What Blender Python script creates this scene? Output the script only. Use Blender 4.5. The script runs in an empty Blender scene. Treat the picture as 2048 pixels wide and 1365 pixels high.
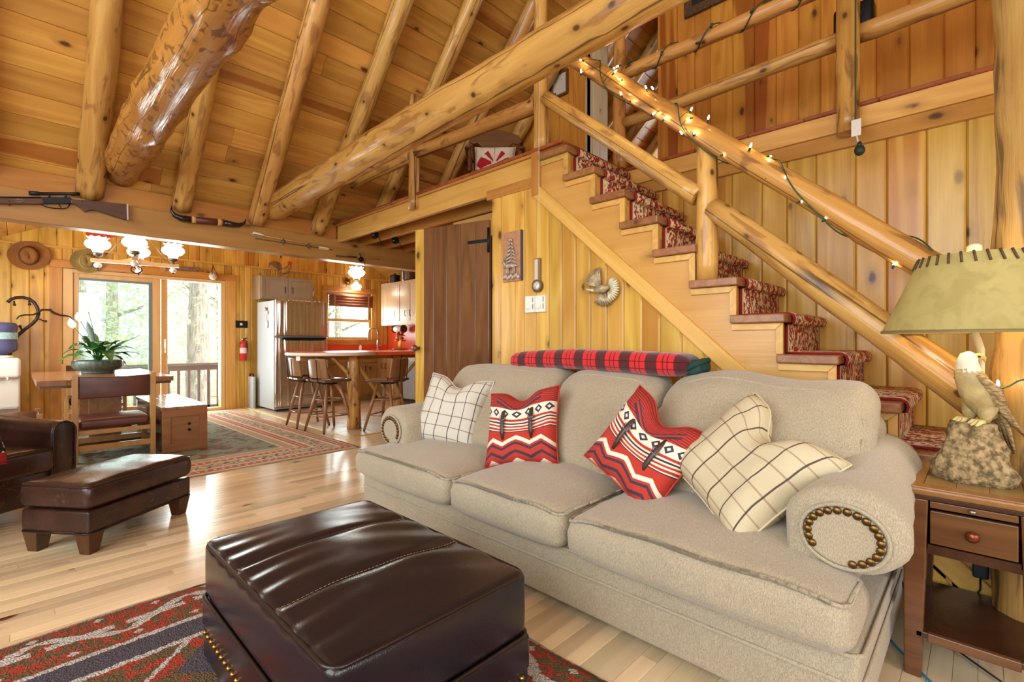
import bpy, bmesh, math, random
from math import sin, cos, pi, radians as R, sqrt, atan2
from mathutils import Vector as V, Matrix as MX, noise as mnoise
random.seed(11)
SC = bpy.context.scene
COL = SC.collection
# ------------------------------------------------------------------ camera
cam = bpy.data.objects.new('camera', bpy.data.cameras.new('camera')); COL.objects.link(cam)
cam.data.sensor_width = 36; cam.data.lens = 965/2048*36; cam.data.clip_start = .03
cam.location = (0, 0, 1.1); cam.rotation_euler = (R(90), 0, -R(45.85))
SC.camera = cam
# ------------------------------------------------------------------ world, sun, window daylight, added fill lamps, exposure
SC.view_settings.view_transform = 'Standard'; SC.view_settings.look = 'None'
SC.view_settings.gamma = 1; SC.view_settings.use_curve_mapping = False
SC.view_settings.exposure = 0.04
W = bpy.data.worlds.new('sky'); SC.world = W; W.use_nodes = True
W.node_tree.nodes['Background'].inputs[0].default_value = (.86, .94, 1, 1)
W.node_tree.nodes['Background'].inputs[1].default_value = 2.6
def light(name, typ, loc, rot, energy, col=(1, 1, 1), size=1, sy=None, spread=None):
    l = bpy.data.lights.new(name, typ); l.energy = energy; l.color = col
    o = bpy.data.objects.new(name, l); COL.objects.link(o); o.location = loc; o.rotation_euler = rot
    if typ == 'AREA':
        l.shape = 'RECTANGLE'; l.size = size; l.size_y = sy or size
        if spread: l.spread = R(spread)
    elif typ == 'SUN': l.angle = R(size)
    else: l.shadow_soft_size = size
    return o
light('sun', 'SUN', (0, -30, 30), (R(48), 0, R(35)), 5.0, (1, .95, .86), 6)
# added fill daylight at invented openings opposite the stairs and behind the camera
light('gable_fill', 'AREA', (-3.12, .6, 2.5), (0, R(-90), 0), 270, (.86, .94, 1), 3.4, 5.2)
light('rear_fill', 'AREA', (-.2, -3.3, 1.75), (R(90), 0, 0), 115, (.88, .95, 1), 4.2, 2.0)
light('dining_door_daylight', 'AREA', (1.45, 9.1, 1.1), (R(-90), 0, 0), 110, (.90, .98, 1), 1.6, 1.9)
light('dining_fill', 'AREA', (-.95, 7.0, 1.5), (0, R(-90), 0), 75, (.92, .98, 1), 1.2, 1.6)  # added to brighten the dining and kitchen end, through an invented side opening
light('kitchen_window_daylight', 'AREA', (4.5, 9.0, 1.62), (R(-90), 0, 0), 60, (.92, .98, 1), .8, .9)
light('loft_window_daylight', 'AREA', (8.3, 2.2, 3.9), (0, R(90), 0), 45, (.92, .97, 1), 1.6, 1.8)
# ------------------------------------------------------------------ cycles economy
cy = SC.cycles
cy.use_denoising = True; cy.max_bounces = 7; cy.diffuse_bounces = 4; cy.glossy_bounces = 3
cy.transmission_bounces = 5; cy.transparent_max_bounces = 8; cy.caustics_reflective = False; cy.caustics_refractive = False
cy.sample_clamp_indirect = 6; cy.use_adaptive_sampling = True; cy.adaptive_threshold = .02
# ------------------------------------------------------------------ helpers: objects
def put(name, me, mat=None, parent=None, M=None, kind=None):
    o = bpy.data.objects.new(name, me); COL.objects.link(o)
    if mat is not None and not me.materials: me.materials.append(mat)
    if parent: o.parent = parent
    if M is not None: o.matrix_basis = M
    if kind: o['kind'] = kind
    return o
def thing(name, label, cat, loc=(0, 0, 0), rz=0, group=None):
    o = bpy.data.objects.new(name, None); COL.objects.link(o)
    o.location = loc; o.rotation_euler = (0, 0, rz); o.empty_display_size = .1
    return tag(o, label, cat, group)
def tag(o, label=None, cat=None, group=None, kind=None):
    if label: o['label'] = label
    if cat: o['category'] = cat
    if group: o['group'] = group
    if kind: o['kind'] = kind
    return o
def copy_tree(o, parent=None):
    c = o.copy(); COL.objects.link(c); c.parent = parent
    for ch in [x for x in o.children]:
        copy_tree(ch, c)
    return c
def frame(o, x, y=None, z=None):
    x = V(x).normalized()
    if z is not None:
        z = V(z); y = z.cross(x).normalized(); z = x.cross(y)
    else:
        y = V(y); z = x.cross(y).normalized(); y = z.cross(x)
    return MX(((x.x, y.x, z.x, o[0]), (x.y, y.y, z.y, o[1]), (x.z, y.z, z.z, o[2]), (0, 0, 0, 1)))
def TR(x=0, y=0, z=0, rz=0, rx=0, ry=0):
    return MX.Translation((x, y, z)) @ MX.Rotation(rz, 4, 'Z') @ MX.Rotation(ry, 4, 'Y') @ MX.Rotation(rx, 4, 'X')
class MB:
    """collects shapes for ONE mesh"""
    def __init__(s): s.v = []; s.f = []; s.sm = []; s.mi = []; s.cm = 0
    def add(s, vs, fs, M=None, smooth=False):
        b = len(s.v)
        s.v += [tuple(M @ V(p)) for p in vs] if M is not None else [tuple(p) for p in vs]
        s.f += [tuple(b+i for i in f) for f in fs]; s.sm += [smooth]*len(fs); s.mi += [s.cm]*len(fs)
        return s
    def box(s, c, d, M=None, rz=0):
        x, y, z = (k/2 for k in d)
        T = TR(*c, rz=rz); T = M @ T if M is not None else T
        return s.add([(-x, -y, -z), (x, -y, -z), (x, y, -z), (-x, y, -z), (-x, -y, z), (x, -y, z), (x, y, z), (-x, y, z)],
                     [(0, 3, 2, 1), (4, 5, 6, 7), (0, 1, 5, 4), (1, 2, 6, 5), (2, 3, 7, 6), (3, 0, 4, 7)], T)
    def bb(s, a, b, M=None):
        return s.box([(p+q)/2 for p, q in zip(a, b)], [abs(q-p) for p, q in zip(a, b)], M)
    def rbox(s, c, d, r=.02, n=3, M=None, rz=0, power=None):
        """box with rounded edges"""
        vs, fs = rounded_box(d, r, n); T = TR(*c, rz=rz)
        return s.add(vs, fs, M @ T if M is not None else T, True)
    def prism(s, pts, z0, z1, M=None, smooth=False):
        n = len(pts)
        vs = [(p[0], p[1], z0) for p in pts]+[(p[0], p[1], z1) for p in pts]
        fs = [tuple(range(n))[::-1], tuple(range(n, 2*n))]
        s.add(vs, fs, M); b = len(s.v)-2*n
        for i in range(n):
            j = (i+1) % n; s.f.append((b+i, b+j, b+n+j, b+n+i)); s.sm.append(smooth); s.mi.append(s.cm)
        return s
    def tube(s, path, r, n=8, M=None, cap=True, smooth=True, flat=None, closed=False):
        path = [V(p) for p in path]; m = len(path)
        rs = r if isinstance(r, (list, tuple)) else [r]*m
        up = None; rings = []
        for i, p in enumerate(path):
            if closed: t = path[(i+1) % m]-path[i-1]
            else: t = path[min(i+1, m-1)]-path[max(i-1, 0)]
            t = t.normalized() if t.length > 1e-9 else V((0, 0, 1))
            if up is None:
                up = V((0, 0, 1)) if abs(t.z) < .9 else V((1, 0, 0))
            u = (up-t*up.dot(t)).normalized(); up = u; w = t.cross(u)
            rings.append([p+(u*cos(2*pi*k/n)*(flat or 1)+w*sin(2*pi*k/n))*rs[i] for k in range(n)])
        vs = [q for ring in rings for q in ring]; fs = []
        for i in range(m if closed else m-1):
            a, b = i*n, ((i+1) % m)*n
            for k in range(n):
                k2 = (k+1) % n; fs.append((a+k, a+k2, b+k2, b+k))
        if cap and not closed: fs += [tuple(range(n))[::-1], tuple(range((m-1)*n, m*n))]
        return s.add(vs, fs, M, smooth)
    def lathe(s, prof, n=20, M=None, smooth=True, cap=True, ph=0):
        vs = [(r*cos(2*pi*k/n+ph), r*sin(2*pi*k/n+ph), z) for r, z in prof for k in range(n)]
        fs = [(i*n+k, i*n+(k+1) % n, (i+1)*n+(k+1) % n, (i+1)*n+k) for i in range(len(prof)-1) for k in range(n)]
        s.add(vs, fs, M, smooth)
        if cap:
            b = len(s.v)-len(vs)
            for ring, rev in ((0, True), (len(prof)-1, False)):
                if prof[ring][0] > 1e-4:
                    f = [b+ring*n+k for k in range(n)]; s.f.append(tuple(f[::-1] if rev else f)); s.sm.append(False); s.mi.append(s.cm)
        return s
    def ball(s, c, r, n=10, m=7, M=None):
        r = r if isinstance(r, (tuple, list)) else (r, r, r)
        vs = [(0, 0, -1)]; fs = []
        for i in range(1, m):
            a = -pi/2+pi*i/m
            vs += [(cos(a)*cos(2*pi*k/n), cos(a)*sin(2*pi*k/n), sin(a)) for k in range(n)]
        vs.append((0, 0, 1)); e = len(vs)-1
        for k in range(n):
            fs.append((0, 1+(k+1) % n, 1+k)); fs.append((e, e-n+k, e-n+(k+1) % n))
        for i in range(m-2):
            for k in range(n):
                a = 1+i*n; fs.append((a+k, a+(k+1) % n, a+n+(k+1) % n, a+n+k))
        vs = [(c[0]+x*r[0], c[1]+y*r[1], c[2]+z*r[2]) for x, y, z in vs]
        return s.add(vs, fs, M, True)
    def sheet(s, fn, nu, nv, M=None, smooth=True, flip=False):
        vs = [fn(i/nu, j/nv) for j in range(nv+1) for i in range(nu+1)]
        fs = [(j*(nu+1)+i, j*(nu+1)+i+1, (j+1)*(nu+1)+i+1, (j+1)*(nu+1)+i) for j in range(nv) for i in range(nu)]
        if flip: fs = [f[::-1] for f in fs]
        return s.add(vs, fs, M, smooth)
    def mesh(s, name):
        me = bpy.data.meshes.new(name); me.from_pydata(s.v, [], s.f)
        me.polygons.foreach_set('use_smooth', s.sm)
        if any(s.mi): me.polygons.foreach_set('material_index', s.mi)
        me.update(); return me
    def build(s, name, mat, parent=None, M=None, bevel=0, seg=2, sub=0, solid=0, kind=None, recalc=False):
        me = s.mesh(name)
        for m in (mat if isinstance(mat, (list, tuple)) else [mat]): me.materials.append(m)
        if recalc:
            bm = bmesh.new(); bm.from_mesh(me); bmesh.ops.recalc_face_normals(bm, faces=bm.faces); bm.to_mesh(me); bm.free()
        o = put(name, me, None, parent, M, kind)
        if solid: q = o.modifiers.new('s', 'SOLIDIFY'); q.thickness = solid; q.offset = 0
        if bevel:
            q = o.modifiers.new('b', 'BEVEL'); q.width = bevel; q.segments = seg; q.limit_method = 'ANGLE'; q.angle_limit = R(40)
        if sub: q = o.modifiers.new('u', 'SUBSURF'); q.levels = sub; q.render_levels = sub
        return o
_rb = {}
def rounded_box(d, r, n):
    """vertices and faces of a box whose edges are rounded with radius r (grid on each face, pushed onto the rounding)"""
    hx, hy, hz = (k/2 for k in d); r = min(r, hx*.999, hy*.999, hz*.999)
    bm = bmesh.new()
    def cuts(h):
        a = [-h+r-r*cos(pi/2*i/n*1.0) if False else -h+r*(1-cos(pi/2*i/n)) if False else -h+r*i/n for i in range(n+1)]
        return a+[-x for x in a[::-1]]
    seen = {}
    def vert(p):
        k = tuple(round(x, 6) for x in p)
        if k not in seen:
            c = V((max(-hx+r, min(hx-r, p[0])), max(-hy+r, min(hy-r, p[1])), max(-hz+r, min(hz-r, p[2]))))
            dlt = V(p)-c
            q = c+dlt.normalized()*r if dlt.length > 1e-9 else c
            seen[k] = bm.verts.new(q)
        return seen[k]
    X, Y, Z = cuts(hx), cuts(hy), cuts(hz)
    def tanmap(A, h):
        out = []
        for x in A:
            e = abs(x)-(h-r)
            if e > 0: x = math.copysign(h-r+r*math.tan(pi/4*e/r), x)
            out.append(x)
        return out
    X, Y, Z = tanmap(X, hx), tanmap(Y, hy), tanmap(Z, hz)
    for (A, B, f) in ((X, Y, lambda a, b: [(a, b, -hz), (a, b, hz)]), (Y, Z, lambda a, b: [(-hx, a, b), (hx, a, b)]), (Z, X, lambda a, b: [(b, -hy, a), (b, hy, a)])):
        for i in range(len(A)-1):
            for j in range(len(B)-1):
                q = [f(A[i], B[j]), f(A[i+1], B[j]), f(A[i+1], B[j+1]), f(A[i], B[j+1])]
                for side in (0, 1):
                    vs = [vert(k[side]) for k in q]
                    if len(set(vs)) < 4: continue
                    if side == 0: vs = vs[::-1]
                    try: bm.faces.new(vs)
                    except ValueError: pass
    bm.verts.index_update()
    vs = [tuple(v.co) for v in bm.verts]; fs = [tuple(v.index for v in f.verts) for f in bm.faces]
    bm.free(); return vs, fs
def plank(name, parent, mat, M, L, W, T=.02, b=.006, x0a=0, x0b=0, x1a=None, x1b=None):
    """one board: local x along its length, y across, z out of the surface; chamfered long edges; ends may be cut at a slant"""
    x1a = L if x1a is None else x1a; x1b = L if x1b is None else x1b
    def at(y):
        k = y/W; return x0a+(x0b-x0a)*k, x1a+(x1b-x1a)*k
    ys = [(0, 0), (0, T-b), (b, T), (W-b, T), (W, T-b), (W, 0)]
    vs = [];
    for y, z in ys: vs.append((at(y)[0], y, z))
    for y, z in ys: vs.append((at(y)[1], y, z))
    fs = [(i, i+1, 7+i, 6+i) for i in range(5)]+[(0, 6, 11, 5), (0, 5, 4, 3, 2, 1), (6, 7, 8, 9, 10, 11)]
    fs = [f[::-1] for f in fs]
    me = bpy.data.meshes.new(name); me.from_pydata(vs, [], fs); me.update()
    return put(name, me, mat, parent, M)
def spans(a, b, lo, hi, rnd=None):
    rnd = rnd or random; out = [a]
    while out[-1] < b-1e-6:
        n = out[-1]+rnd.uniform(lo, hi)
        out.append(b if n > b-lo*.55 else n)
    return out
def log(name, parent, mat, p0, p1, r0, r1, bumps=.10, n=14, seg=None, seed=None, kind=None, knots=5, sweep=.0):
    """peeled log between two points: wavy radius, knot swellings"""
    p0, p1 = V(p0), V(p1); L = (p1-p0).length; seg = seg or max(8, int(L/.09)); sd = random.random()*100 if seed is None else seed
    rr = random.Random(int(sd*1000)); kn = [(rr.random()*L, rr.random()*2*pi, rr.uniform(.1, .2)) for _ in range(int(knots*L))]
    vs = []; fs = []
    for i in range(seg+1):
        x = L*i/seg; r = r0+(r1-r0)*i/seg
        ox = sweep*mnoise.noise((x*.5, sd, 0)); oz = sweep*mnoise.noise((x*.5, sd, 7))
        for k in range(n):
            a = 2*pi*k/n
            q = r*(1+bumps*mnoise.noise((x*2.2, cos(a)*.7+sd, sin(a)*.7))+bumps*.5*mnoise.noise((x*7, cos(a)*1.6+sd, sin(a)*1.6)))
            for kx, ka, kh in kn:
                dx = (x-kx)/(.7*r); da = (a-ka+pi) % (2*pi)-pi
                e = dx*dx+(da/.45)**2
                if e < 4: q += r*kh*math.exp(-e*1.5)
            vs.append((x, cos(a)*q+ox, sin(a)*q+oz))
    for i in range(seg):
        for k in range(n):
            a, b = i*n, (i+1)*n; k2 = (k+1) % n; fs.append((a+k, a+k2, b+k2, b+k))
    nf = len(fs); fs += [tuple(range(n))[::-1], tuple(range(seg*n, seg*n+n))]
    me = bpy.data.meshes.new(name); me.from_pydata(vs, [], fs)
    me.polygons.foreach_set('use_smooth', [True]*nf+[False]*2); me.update()
    d = p1-p0; M = frame(p0, d, z=(0, 0, 1) if abs(d.normalized().z) < .95 else (0, 1, 0))
    return put(name, me, mat, parent, M, kind)
# ------------------------------------------------------------------ helpers: materials
def nd(nt, typ, ins=None, **props):
    n = nt.nodes.new('ShaderNode'+typ)
    for k, v in props.items(): setattr(n, k, v)
    for k, v in (ins or {}).items():
        s = n.inputs[k]
        if isinstance(v, bpy.types.NodeSocket): nt.links.new(v, s)
        elif isinstance(v, bpy.types.Node): nt.links.new(v.outputs[0], s)
        else:
            if s.type == 'RGBA' and len(v) == 3: v = (*v, 1)
            s.default_value = v
    return n
def mix(nt, f, a, b, bt='MIX'):
    n = nt.nodes.new('ShaderNodeMix'); n.data_type = 'RGBA'; n.blend_type = bt
    for i, v in ((0, f), (6, a), (7, b)):
        if isinstance(v, bpy.types.Node): v = v.outputs[0]
        if isinstance(v, bpy.types.NodeSocket): nt.links.new(v, n.inputs[i])
        else: n.inputs[i].default_value = (*v, 1) if i and len(v) == 3 else v
    return n.outputs[2]
def ma(nt, op, a, b=0., c=None, clamp=False):
    n = nt.nodes.new('ShaderNodeMath'); n.operation = op; n.use_clamp = clamp
    for i, v in enumerate((a, b, c)):
        if v is None: continue
        if isinstance(v, bpy.types.Node): v = v.outputs[0]
        if isinstance(v, bpy.types.NodeSocket): nt.links.new(v, n.inputs[i])
        else: n.inputs[i].default_value = v
    return n.outputs[0]
def step(nt, v, a, b):
    n = nt.nodes.new('ShaderNodeMapRange'); n.interpolation_type = 'SMOOTHSTEP'
    nt.links.new(v if isinstance(v, bpy.types.NodeSocket) else v.outputs[0], n.inputs[0])
    n.inputs[1].default_value = a; n.inputs[2].default_value = b
    return n.outputs[0]
def newmat(name):
    m = bpy.data.materials.new(name); m.use_nodes = True
    nt = m.node_tree; return m, nt, nt.nodes['Principled BSDF']
def lin(r, g, b):
    f = lambda c: c/12.92 if c <= .04045 else ((c+.055)/1.055)**2.4
    return tuple(f(c/255) for c in (r, g, b))
def mat(name, col, rough=.5, metal=0, var=.0, vs=6, col2=None, bump=0, bs=60, emit=None, es=1, coat=0, trans=0, ior=1.45, alpha=1, sheen=0, spec=.5, stretch=(1, 1, 1), thr=None):
    m, nt, p = newmat(name)
    p.inputs['Roughness'].default_value = rough; p.inputs['Metallic'].default_value = metal
    p.inputs['Base Color'].default_value = (*col, 1); p.inputs['Specular IOR Level'].default_value = spec
    p.inputs['IOR'].default_value = ior; p.inputs['Transmission Weight'].default_value = trans
    p.inputs['Coat Weight'].default_value = coat; p.inputs['Alpha'].default_value = alpha
    p.inputs['Sheen Weight'].default_value = sheen
    tc = None
    if var or col2 or bump:
        tc = nd(nt, 'TexCoord'); mp = nd(nt, 'Mapping', {0: tc.outputs['Object'], 3: stretch})
    if var or col2:
        n = nd(nt, 'TexNoise', {0: mp, 'Scale': vs, 'Detail': 4.})
        f = step(nt, n, *(thr or (.3, .7)))
        c2 = col2 or tuple(c*(1-var) for c in col)
        nt.links.new(mix(nt, f, col, c2), p.inputs['Base Color'])
    if bump:
        n = nd(nt, 'TexNoise', {0: mp, 'Scale': bs, 'Detail': 3.})
        b = nd(nt, 'Bump', {'Height': n.outputs[0], 'Strength': bump, 'Distance': .01}); nt.links.new(b.outputs[0], p.inputs['Normal'])
    if emit:
        p.inputs['Emission Color'].default_value = (*emit, 1); p.inputs['Emission Strength'].default_value = es
    return m
def wood(name, c1, c2, heart=None, bsc=(3.2, 7, 7), hm=.35, knots=.8, kcol=(.10, .035, .012), rough=.3, rings=9., vary=.22, gr=(1.1, 16, 16), coat=.0, axis=0, blot=None, bump=.15, ksc=(3.4, 6.5, 6.5), crack=0):
    """varnished wood, grain along the local axis; colour differs from board to board"""
    m, nt, p = newmat(name)
    tc = nd(nt, 'TexCoord'); oi = nd(nt, 'ObjectInfo'); r = oi.outputs['Random']
    rot = {0: (0, 0, 0), 1: (0, 0, R(90)), 2: (0, R(90), 0)}[axis]
    mp = nd(nt, 'Mapping', {0: tc.outputs['Object'], 2: rot})
    off = nd(nt, 'CombineXYZ', {0: ma(nt, 'MULTIPLY', r, 37.3), 1: ma(nt, 'MULTIPLY', r, 91.7), 2: ma(nt, 'MULTIPLY', r, 53.1)})
    pos = nd(nt, 'VectorMath', {0: mp.outputs[0], 1: off.outputs[0]}, operation='ADD')
    def sc(v): return nd(nt, 'VectorMath', {0: pos.outputs[0], 1: v}, operation='MULTIPLY')
    fine = nd(nt, 'TexNoise', {0: sc((gr[0]*3, gr[1]*6, gr[2]*6)), 'Scale': 1., 'Detail': 2.})
    broad = nd(nt, 'TexNoise', {0: sc((gr[0]*.5, gr[1]*.35, gr[2]*.35)), 'Scale': 1., 'Detail': 1., 'Distortion': .3})
    ring = ma(nt, 'PINGPONG', ma(nt, 'MULTIPLY', broad, rings), 1.)
    f = ma(nt, 'ADD', ma(nt, 'MULTIPLY', ring, .55), ma(nt, 'MULTIPLY', fine, .5), clamp=True)
    col = mix(nt, f, c1, c2)
    if heart:
        h = nd(nt, 'TexNoise', {0: sc((.35, 7, 7)), 'Scale': 1., 'Detail': 1.})
        hf = ma(nt, 'MULTIPLY', step(nt, h, .52, .58), ma(nt, 'MULTIPLY', step(nt, ma(nt, 'FRACT', ma(nt, 'MULTIPLY', r, 7.31)), 1-hm-.1, 1-hm+.1), .8))
        col = mix(nt, hf, col, heart)
    if blot:
        h = nd(nt, 'TexNoise', {0: sc(bsc), 'Scale': 1., 'Detail': 4., 'Distortion': .8})
        col = mix(nt, ma(nt, 'MULTIPLY', step(nt, h, .52, .64), .75), col, blot)
    if knots:
        vo = nd(nt, 'TexVoronoi', {0: sc(ksc), 'Scale': 1.})
        sel = step(nt, nd(nt, 'SeparateColor', {0: vo.outputs['Color']}).outputs[0], .95-knots*.6, 1-knots*.6)
        kd = nd(nt, 'TexNoise', {0: sc((25, 25, 25)), 'Scale': 1.})
        dist = ma(nt, 'ADD', vo.outputs['Distance'], ma(nt, 'MULTIPLY', kd, .10))
        kf = ma(nt, 'MULTIPLY', ma(nt, 'SUBTRACT', 1., step(nt, dist, .12, .21)), sel)
        halo = ma(nt, 'MULTIPLY', ma(nt, 'MULTIPLY', ma(nt, 'SUBTRACT', 1., step(nt, dist, .15, .42)), sel), .4)
        col = mix(nt, halo, col, tuple(a*.5 for a in c2)); col = mix(nt, kf, col, kcol)
    if crack:
        h = nd(nt, 'TexNoise', {0: sc((.12, 6, 6)), 'Scale': 1., 'Detail': 1.})
        cr = ma(nt, 'SUBTRACT', 1., step(nt, ma(nt, 'ABSOLUTE', ma(nt, 'SUBTRACT', h, .5)), .0, .009*crack))
        col = mix(nt, ma(nt, 'MULTIPLY', cr, .85), col, (.05, .02, .008))
    hs = nd(nt, 'HueSaturation', {'Color': col, 'Hue': ma(nt, 'ADD', .502, ma(nt, 'MULTIPLY', ma(nt, 'SUBTRACT', ma(nt, 'FRACT', ma(nt, 'MULTIPLY', r, 13.7)), .5), .012)),
                                  'Value': ma(nt, 'ADD', 1-vary*.5, ma(nt, 'MULTIPLY', ma(nt, 'FRACT', ma(nt, 'MULTIPLY', r, 3.77)), vary))})
    nt.links.new(hs.outputs[0], p.inputs['Base Color'])
    p.inputs['Roughness'].default_value = rough; p.inputs['Specular IOR Level'].default_value = .4; p.inputs['Coat Weight'].default_value = coat; p.inputs['Coat Roughness'].default_value = .12
    if bump:
        b = nd(nt, 'Bump', {'Height': fine.outputs[0], 'Strength': bump, 'Distance': .004}); nt.links.new(b.outputs[0], p.inputs['Normal'])
    return m
# wood family
WALLP = wood('pine_wall', (.75, .455, .10), (.48, .235, .034), heart=(.42, .16, .022), hm=.22, knots=.95, rough=.26, vary=.3)
WALLR = wood('pine_wall_red', (.68, .30, .05), (.46, .165, .024), heart=(.28, .06, .01), hm=.5, knots=.8, rough=.25)
CEIL = wood('pine_ceiling', (.70, .37, .085), (.47, .205, .038), heart=(.36, .12, .022), hm=.18, knots=.85, rough=.25, vary=.4)
TRIM = wood('fir_trim', (.68, .39, .11), (.54, .275, .058), knots=.25, rough=.3, rings=14)
TRIMY = wood('fir_trim_y', (.68, .39, .11), (.54, .275, .058), knots=.25, rough=.3, rings=14, axis=1)
TRIMOY = wood('fir_trim_orange_y', (.55, .26, .06), (.44, .18, .035), knots=.15, rough=.3, rings=14, axis=1)
TRIMOZ = wood('fir_trim_orange_z', (.55, .26, .06), (.44, .18, .035), knots=.15, rough=.3, rings=14, axis=2)
TRIMZ = wood('fir_trim_z', (.66, .37, .10), (.52, .26, .055), knots=.2, rough=.3, rings=14, axis=2)
TRIMO = wood('fir_trim_orange', (.55, .24, .055), (.44, .17, .035), knots=.15, rough=.3, rings=14)
BEAMW = wood('beam_pine', (.44, .215, .062), (.33, .145, .036), knots=.6, rough=.32, rings=6)
LOGW = wood('peeled_log', (.68, .385, .115), (.46, .215, .048), knots=1.1, rough=.26, blot=(.30, .125, .04), vary=.18, ksc=(6, 9, 9), crack=1.3, bsc=(3.5, 15, 15), bump=.5)
LOGD = wood('peeled_log_dark', (.60, .31, .08), (.40, .175, .038), knots=1.1, rough=.24, blot=(.19, .075, .026), vary=.12, ksc=(6, 9, 9), crack=1.3, bsc=(4, 15, 15), bump=.5)
LOGK = wood('scaly_log', (.52, .235, .055), (.34, .125, .026), knots=1., rough=.2, blot=(.12, .038, .014), vary=.05, ksc=(6, 9, 9), crack=1.3, bsc=(14, 24, 24), bump=.5)
LOGC = wood('weathered_log', (.56, .33, .11), (.40, .20, .05), knots=.9, rough=.34, blot=(.075, .055, .042), vary=.05, ksc=(5, 8, 8), crack=2., bsc=(2.6, 15, 15), bump=.6)
FLOORW = wood('oak_floor', (.80, .635, .405), (.69, .51, .295), knots=.12, rough=.2, rings=7, vary=.5, gr=(1.3, 22, 22), bump=.05)
LOFTF = wood('loft_floor', (.36, .10, .03), (.26, .055, .02), knots=.2, rough=.3, vary=.4)
LITP = wood('lit_pine', (.80, .66, .42), (.70, .54, .30), knots=.8, rough=.4)  # window light on the loft stub boards, put into the colour as paleness
DARKD = wood('rustic_door', (.20, .09, .034), (.10, .04, .016), knots=.7, rough=.22, vary=.3, blot=(.15, .06, .025))
TREADW = wood('tread_wood', (.36, .155, .055), (.22, .085, .035), knots=.3, rough=.25, axis=0, gr=(1.1, 30, 30))
# ================================================================== the shell
XW, XR, YB, YK, XK, ZL = 2.56, 3.37, 5.26, 8.72, 5.33, 2.44
XL, YR = -3.0, -3.2          # side with the invented light openings, rear wall behind the camera
KS = 1.03; CA = math.atan(KS); YRIDGE = .9
def zc(y): return 2.45+KS*(5.3-y)          # underside of the main roof boards
def slab(name, a, b, m, kind='structure', parent=None):
    return MB().bb(a, b).build(name, m, parent, kind=kind)
UNDER = mat('subfloor', lin(70, 42, 20), .8)
BACKW = mat('wall_backing', lin(60, 32, 12), .8)
# ---- floor: strips of oak along x
floor = slab('floor', (XL, YR, -.12), (XK+.3, YK+.1, -.022), UNDER)
rows = []; rf = random.Random(4); y = YR; pw = .0605
while y < YK:
    x = XL-rf.random()*.9
    while x < XK:
        L = rf.uniform(.45, 1.5)
        x1 = min(x+L, XK)
        a = max(x, XL)
        if y > 5.16 and x1 > 2.66: x1 = 2.66
        if x1-a > .04: rows.append((a, x1, y))
        x += L
    y += pw
def fl_vis(q):
    cx, cy_ = min(max((q[0]+q[1])/2, -.2), 2.5), q[2]
    d = sin(R(45.85))*cx+cos(R(45.85))*cy_; u = cos(R(45.85))*cx-sin(R(45.85))*cy_
    if d < .75 or abs(u/d) > 1.12: return 99
    if 1.55 < cx and cy_ < 2.7: return 50+d
    return d
rows.sort(key=fl_vis)
for q in rows[:300]:
    plank('floor_strip', floor, FLOORW, frame((q[0], q[2], -.022), (1, 0, 0), y=(0, 1, 0)), q[1]-q[0]-.0006, pw-.0008, .022, .0012)
ff = MB()
for q in rows[300:]:
    ff.bb((q[0], q[2], -.022), (q[1]-.001, q[2]+pw-.0012, 0))
ff.build('floor_strips', FLOORW, floor, kind='stuff')
# ---- kitchen tiles
TILE = mat('stone_tile', lin(214, 190, 160), .35, var=.22, vs=5, bump=.05)
GROUT = mat('grout', lin(170, 150, 125), .8)
tf = slab('floor_tiles', (2.68, 5.18, -.03), (XK, YK, -.004), GROUT)
nx, ny = 8, 11
for i in range(nx):
    for j in range(ny):
        w, h = (XK-2.70)/nx, (YK-5.2)/ny
        MB().box((2.70+w*(i+.5), 5.2+h*(j+.5), -.004), (w-.008, h-.008, .016)).build('tile', TILE, tf, bevel=.002, seg=1)
edge = MB().bb((2.64, 5.14, -.01), (2.70, YK, .010)).build('trim_1', mat('threshold', lin(226, 208, 160), .4, var=.15), kind='structure')
MB().bb((2.70, 5.14, -.01), (XK, 5.2, .010)).build('threshold_strip', TRIM, edge)
# ---- main roof: boards + log rafters + log ties
ceiling = MB()
th = .06; n = V((0, -sin(CA), -cos(CA)))
def rp(x, y, o=0): return V((x, y, zc(y)))+n*(-o)
XE = 8.6
for y0, y1 in ((YRIDGE, 5.38),):
    ceiling.add([rp(XL, y0, .03), rp(XE, y0, .03), rp(XE, y1, .03), rp(XL, y1, .03), rp(XL, y0, .09), rp(XE, y0, .09), rp(XE, y1, .09), rp(XL, y1, .09)],
                [(0, 3, 2, 1), (4, 5, 6, 7), (0, 1, 5, 4), (1, 2, 6, 5), (2, 3, 7, 6), (3, 0, 4, 7)])
ceiling = ceiling.build('ceiling', BACKW, kind='structure')
up = V((0, -cos(CA), sin(CA))); rc = random.Random(8); row = 0; s = -.12
while s < (5.3-YRIDGE)/cos(CA):
    xs = spans(XL-rc.random()*1.2, XE, 2.0, 4.2, rc)
    for a, b in zip(xs, xs[1:]):
        o = V((a, 5.3, 2.45))+up*s-n*.028
        plank('ceiling_board', ceiling, CEIL, frame(o, (1, 0, 0), y=up), b-a-.002, .1745, .026, .006)
    s += .176; row += 1
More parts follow.
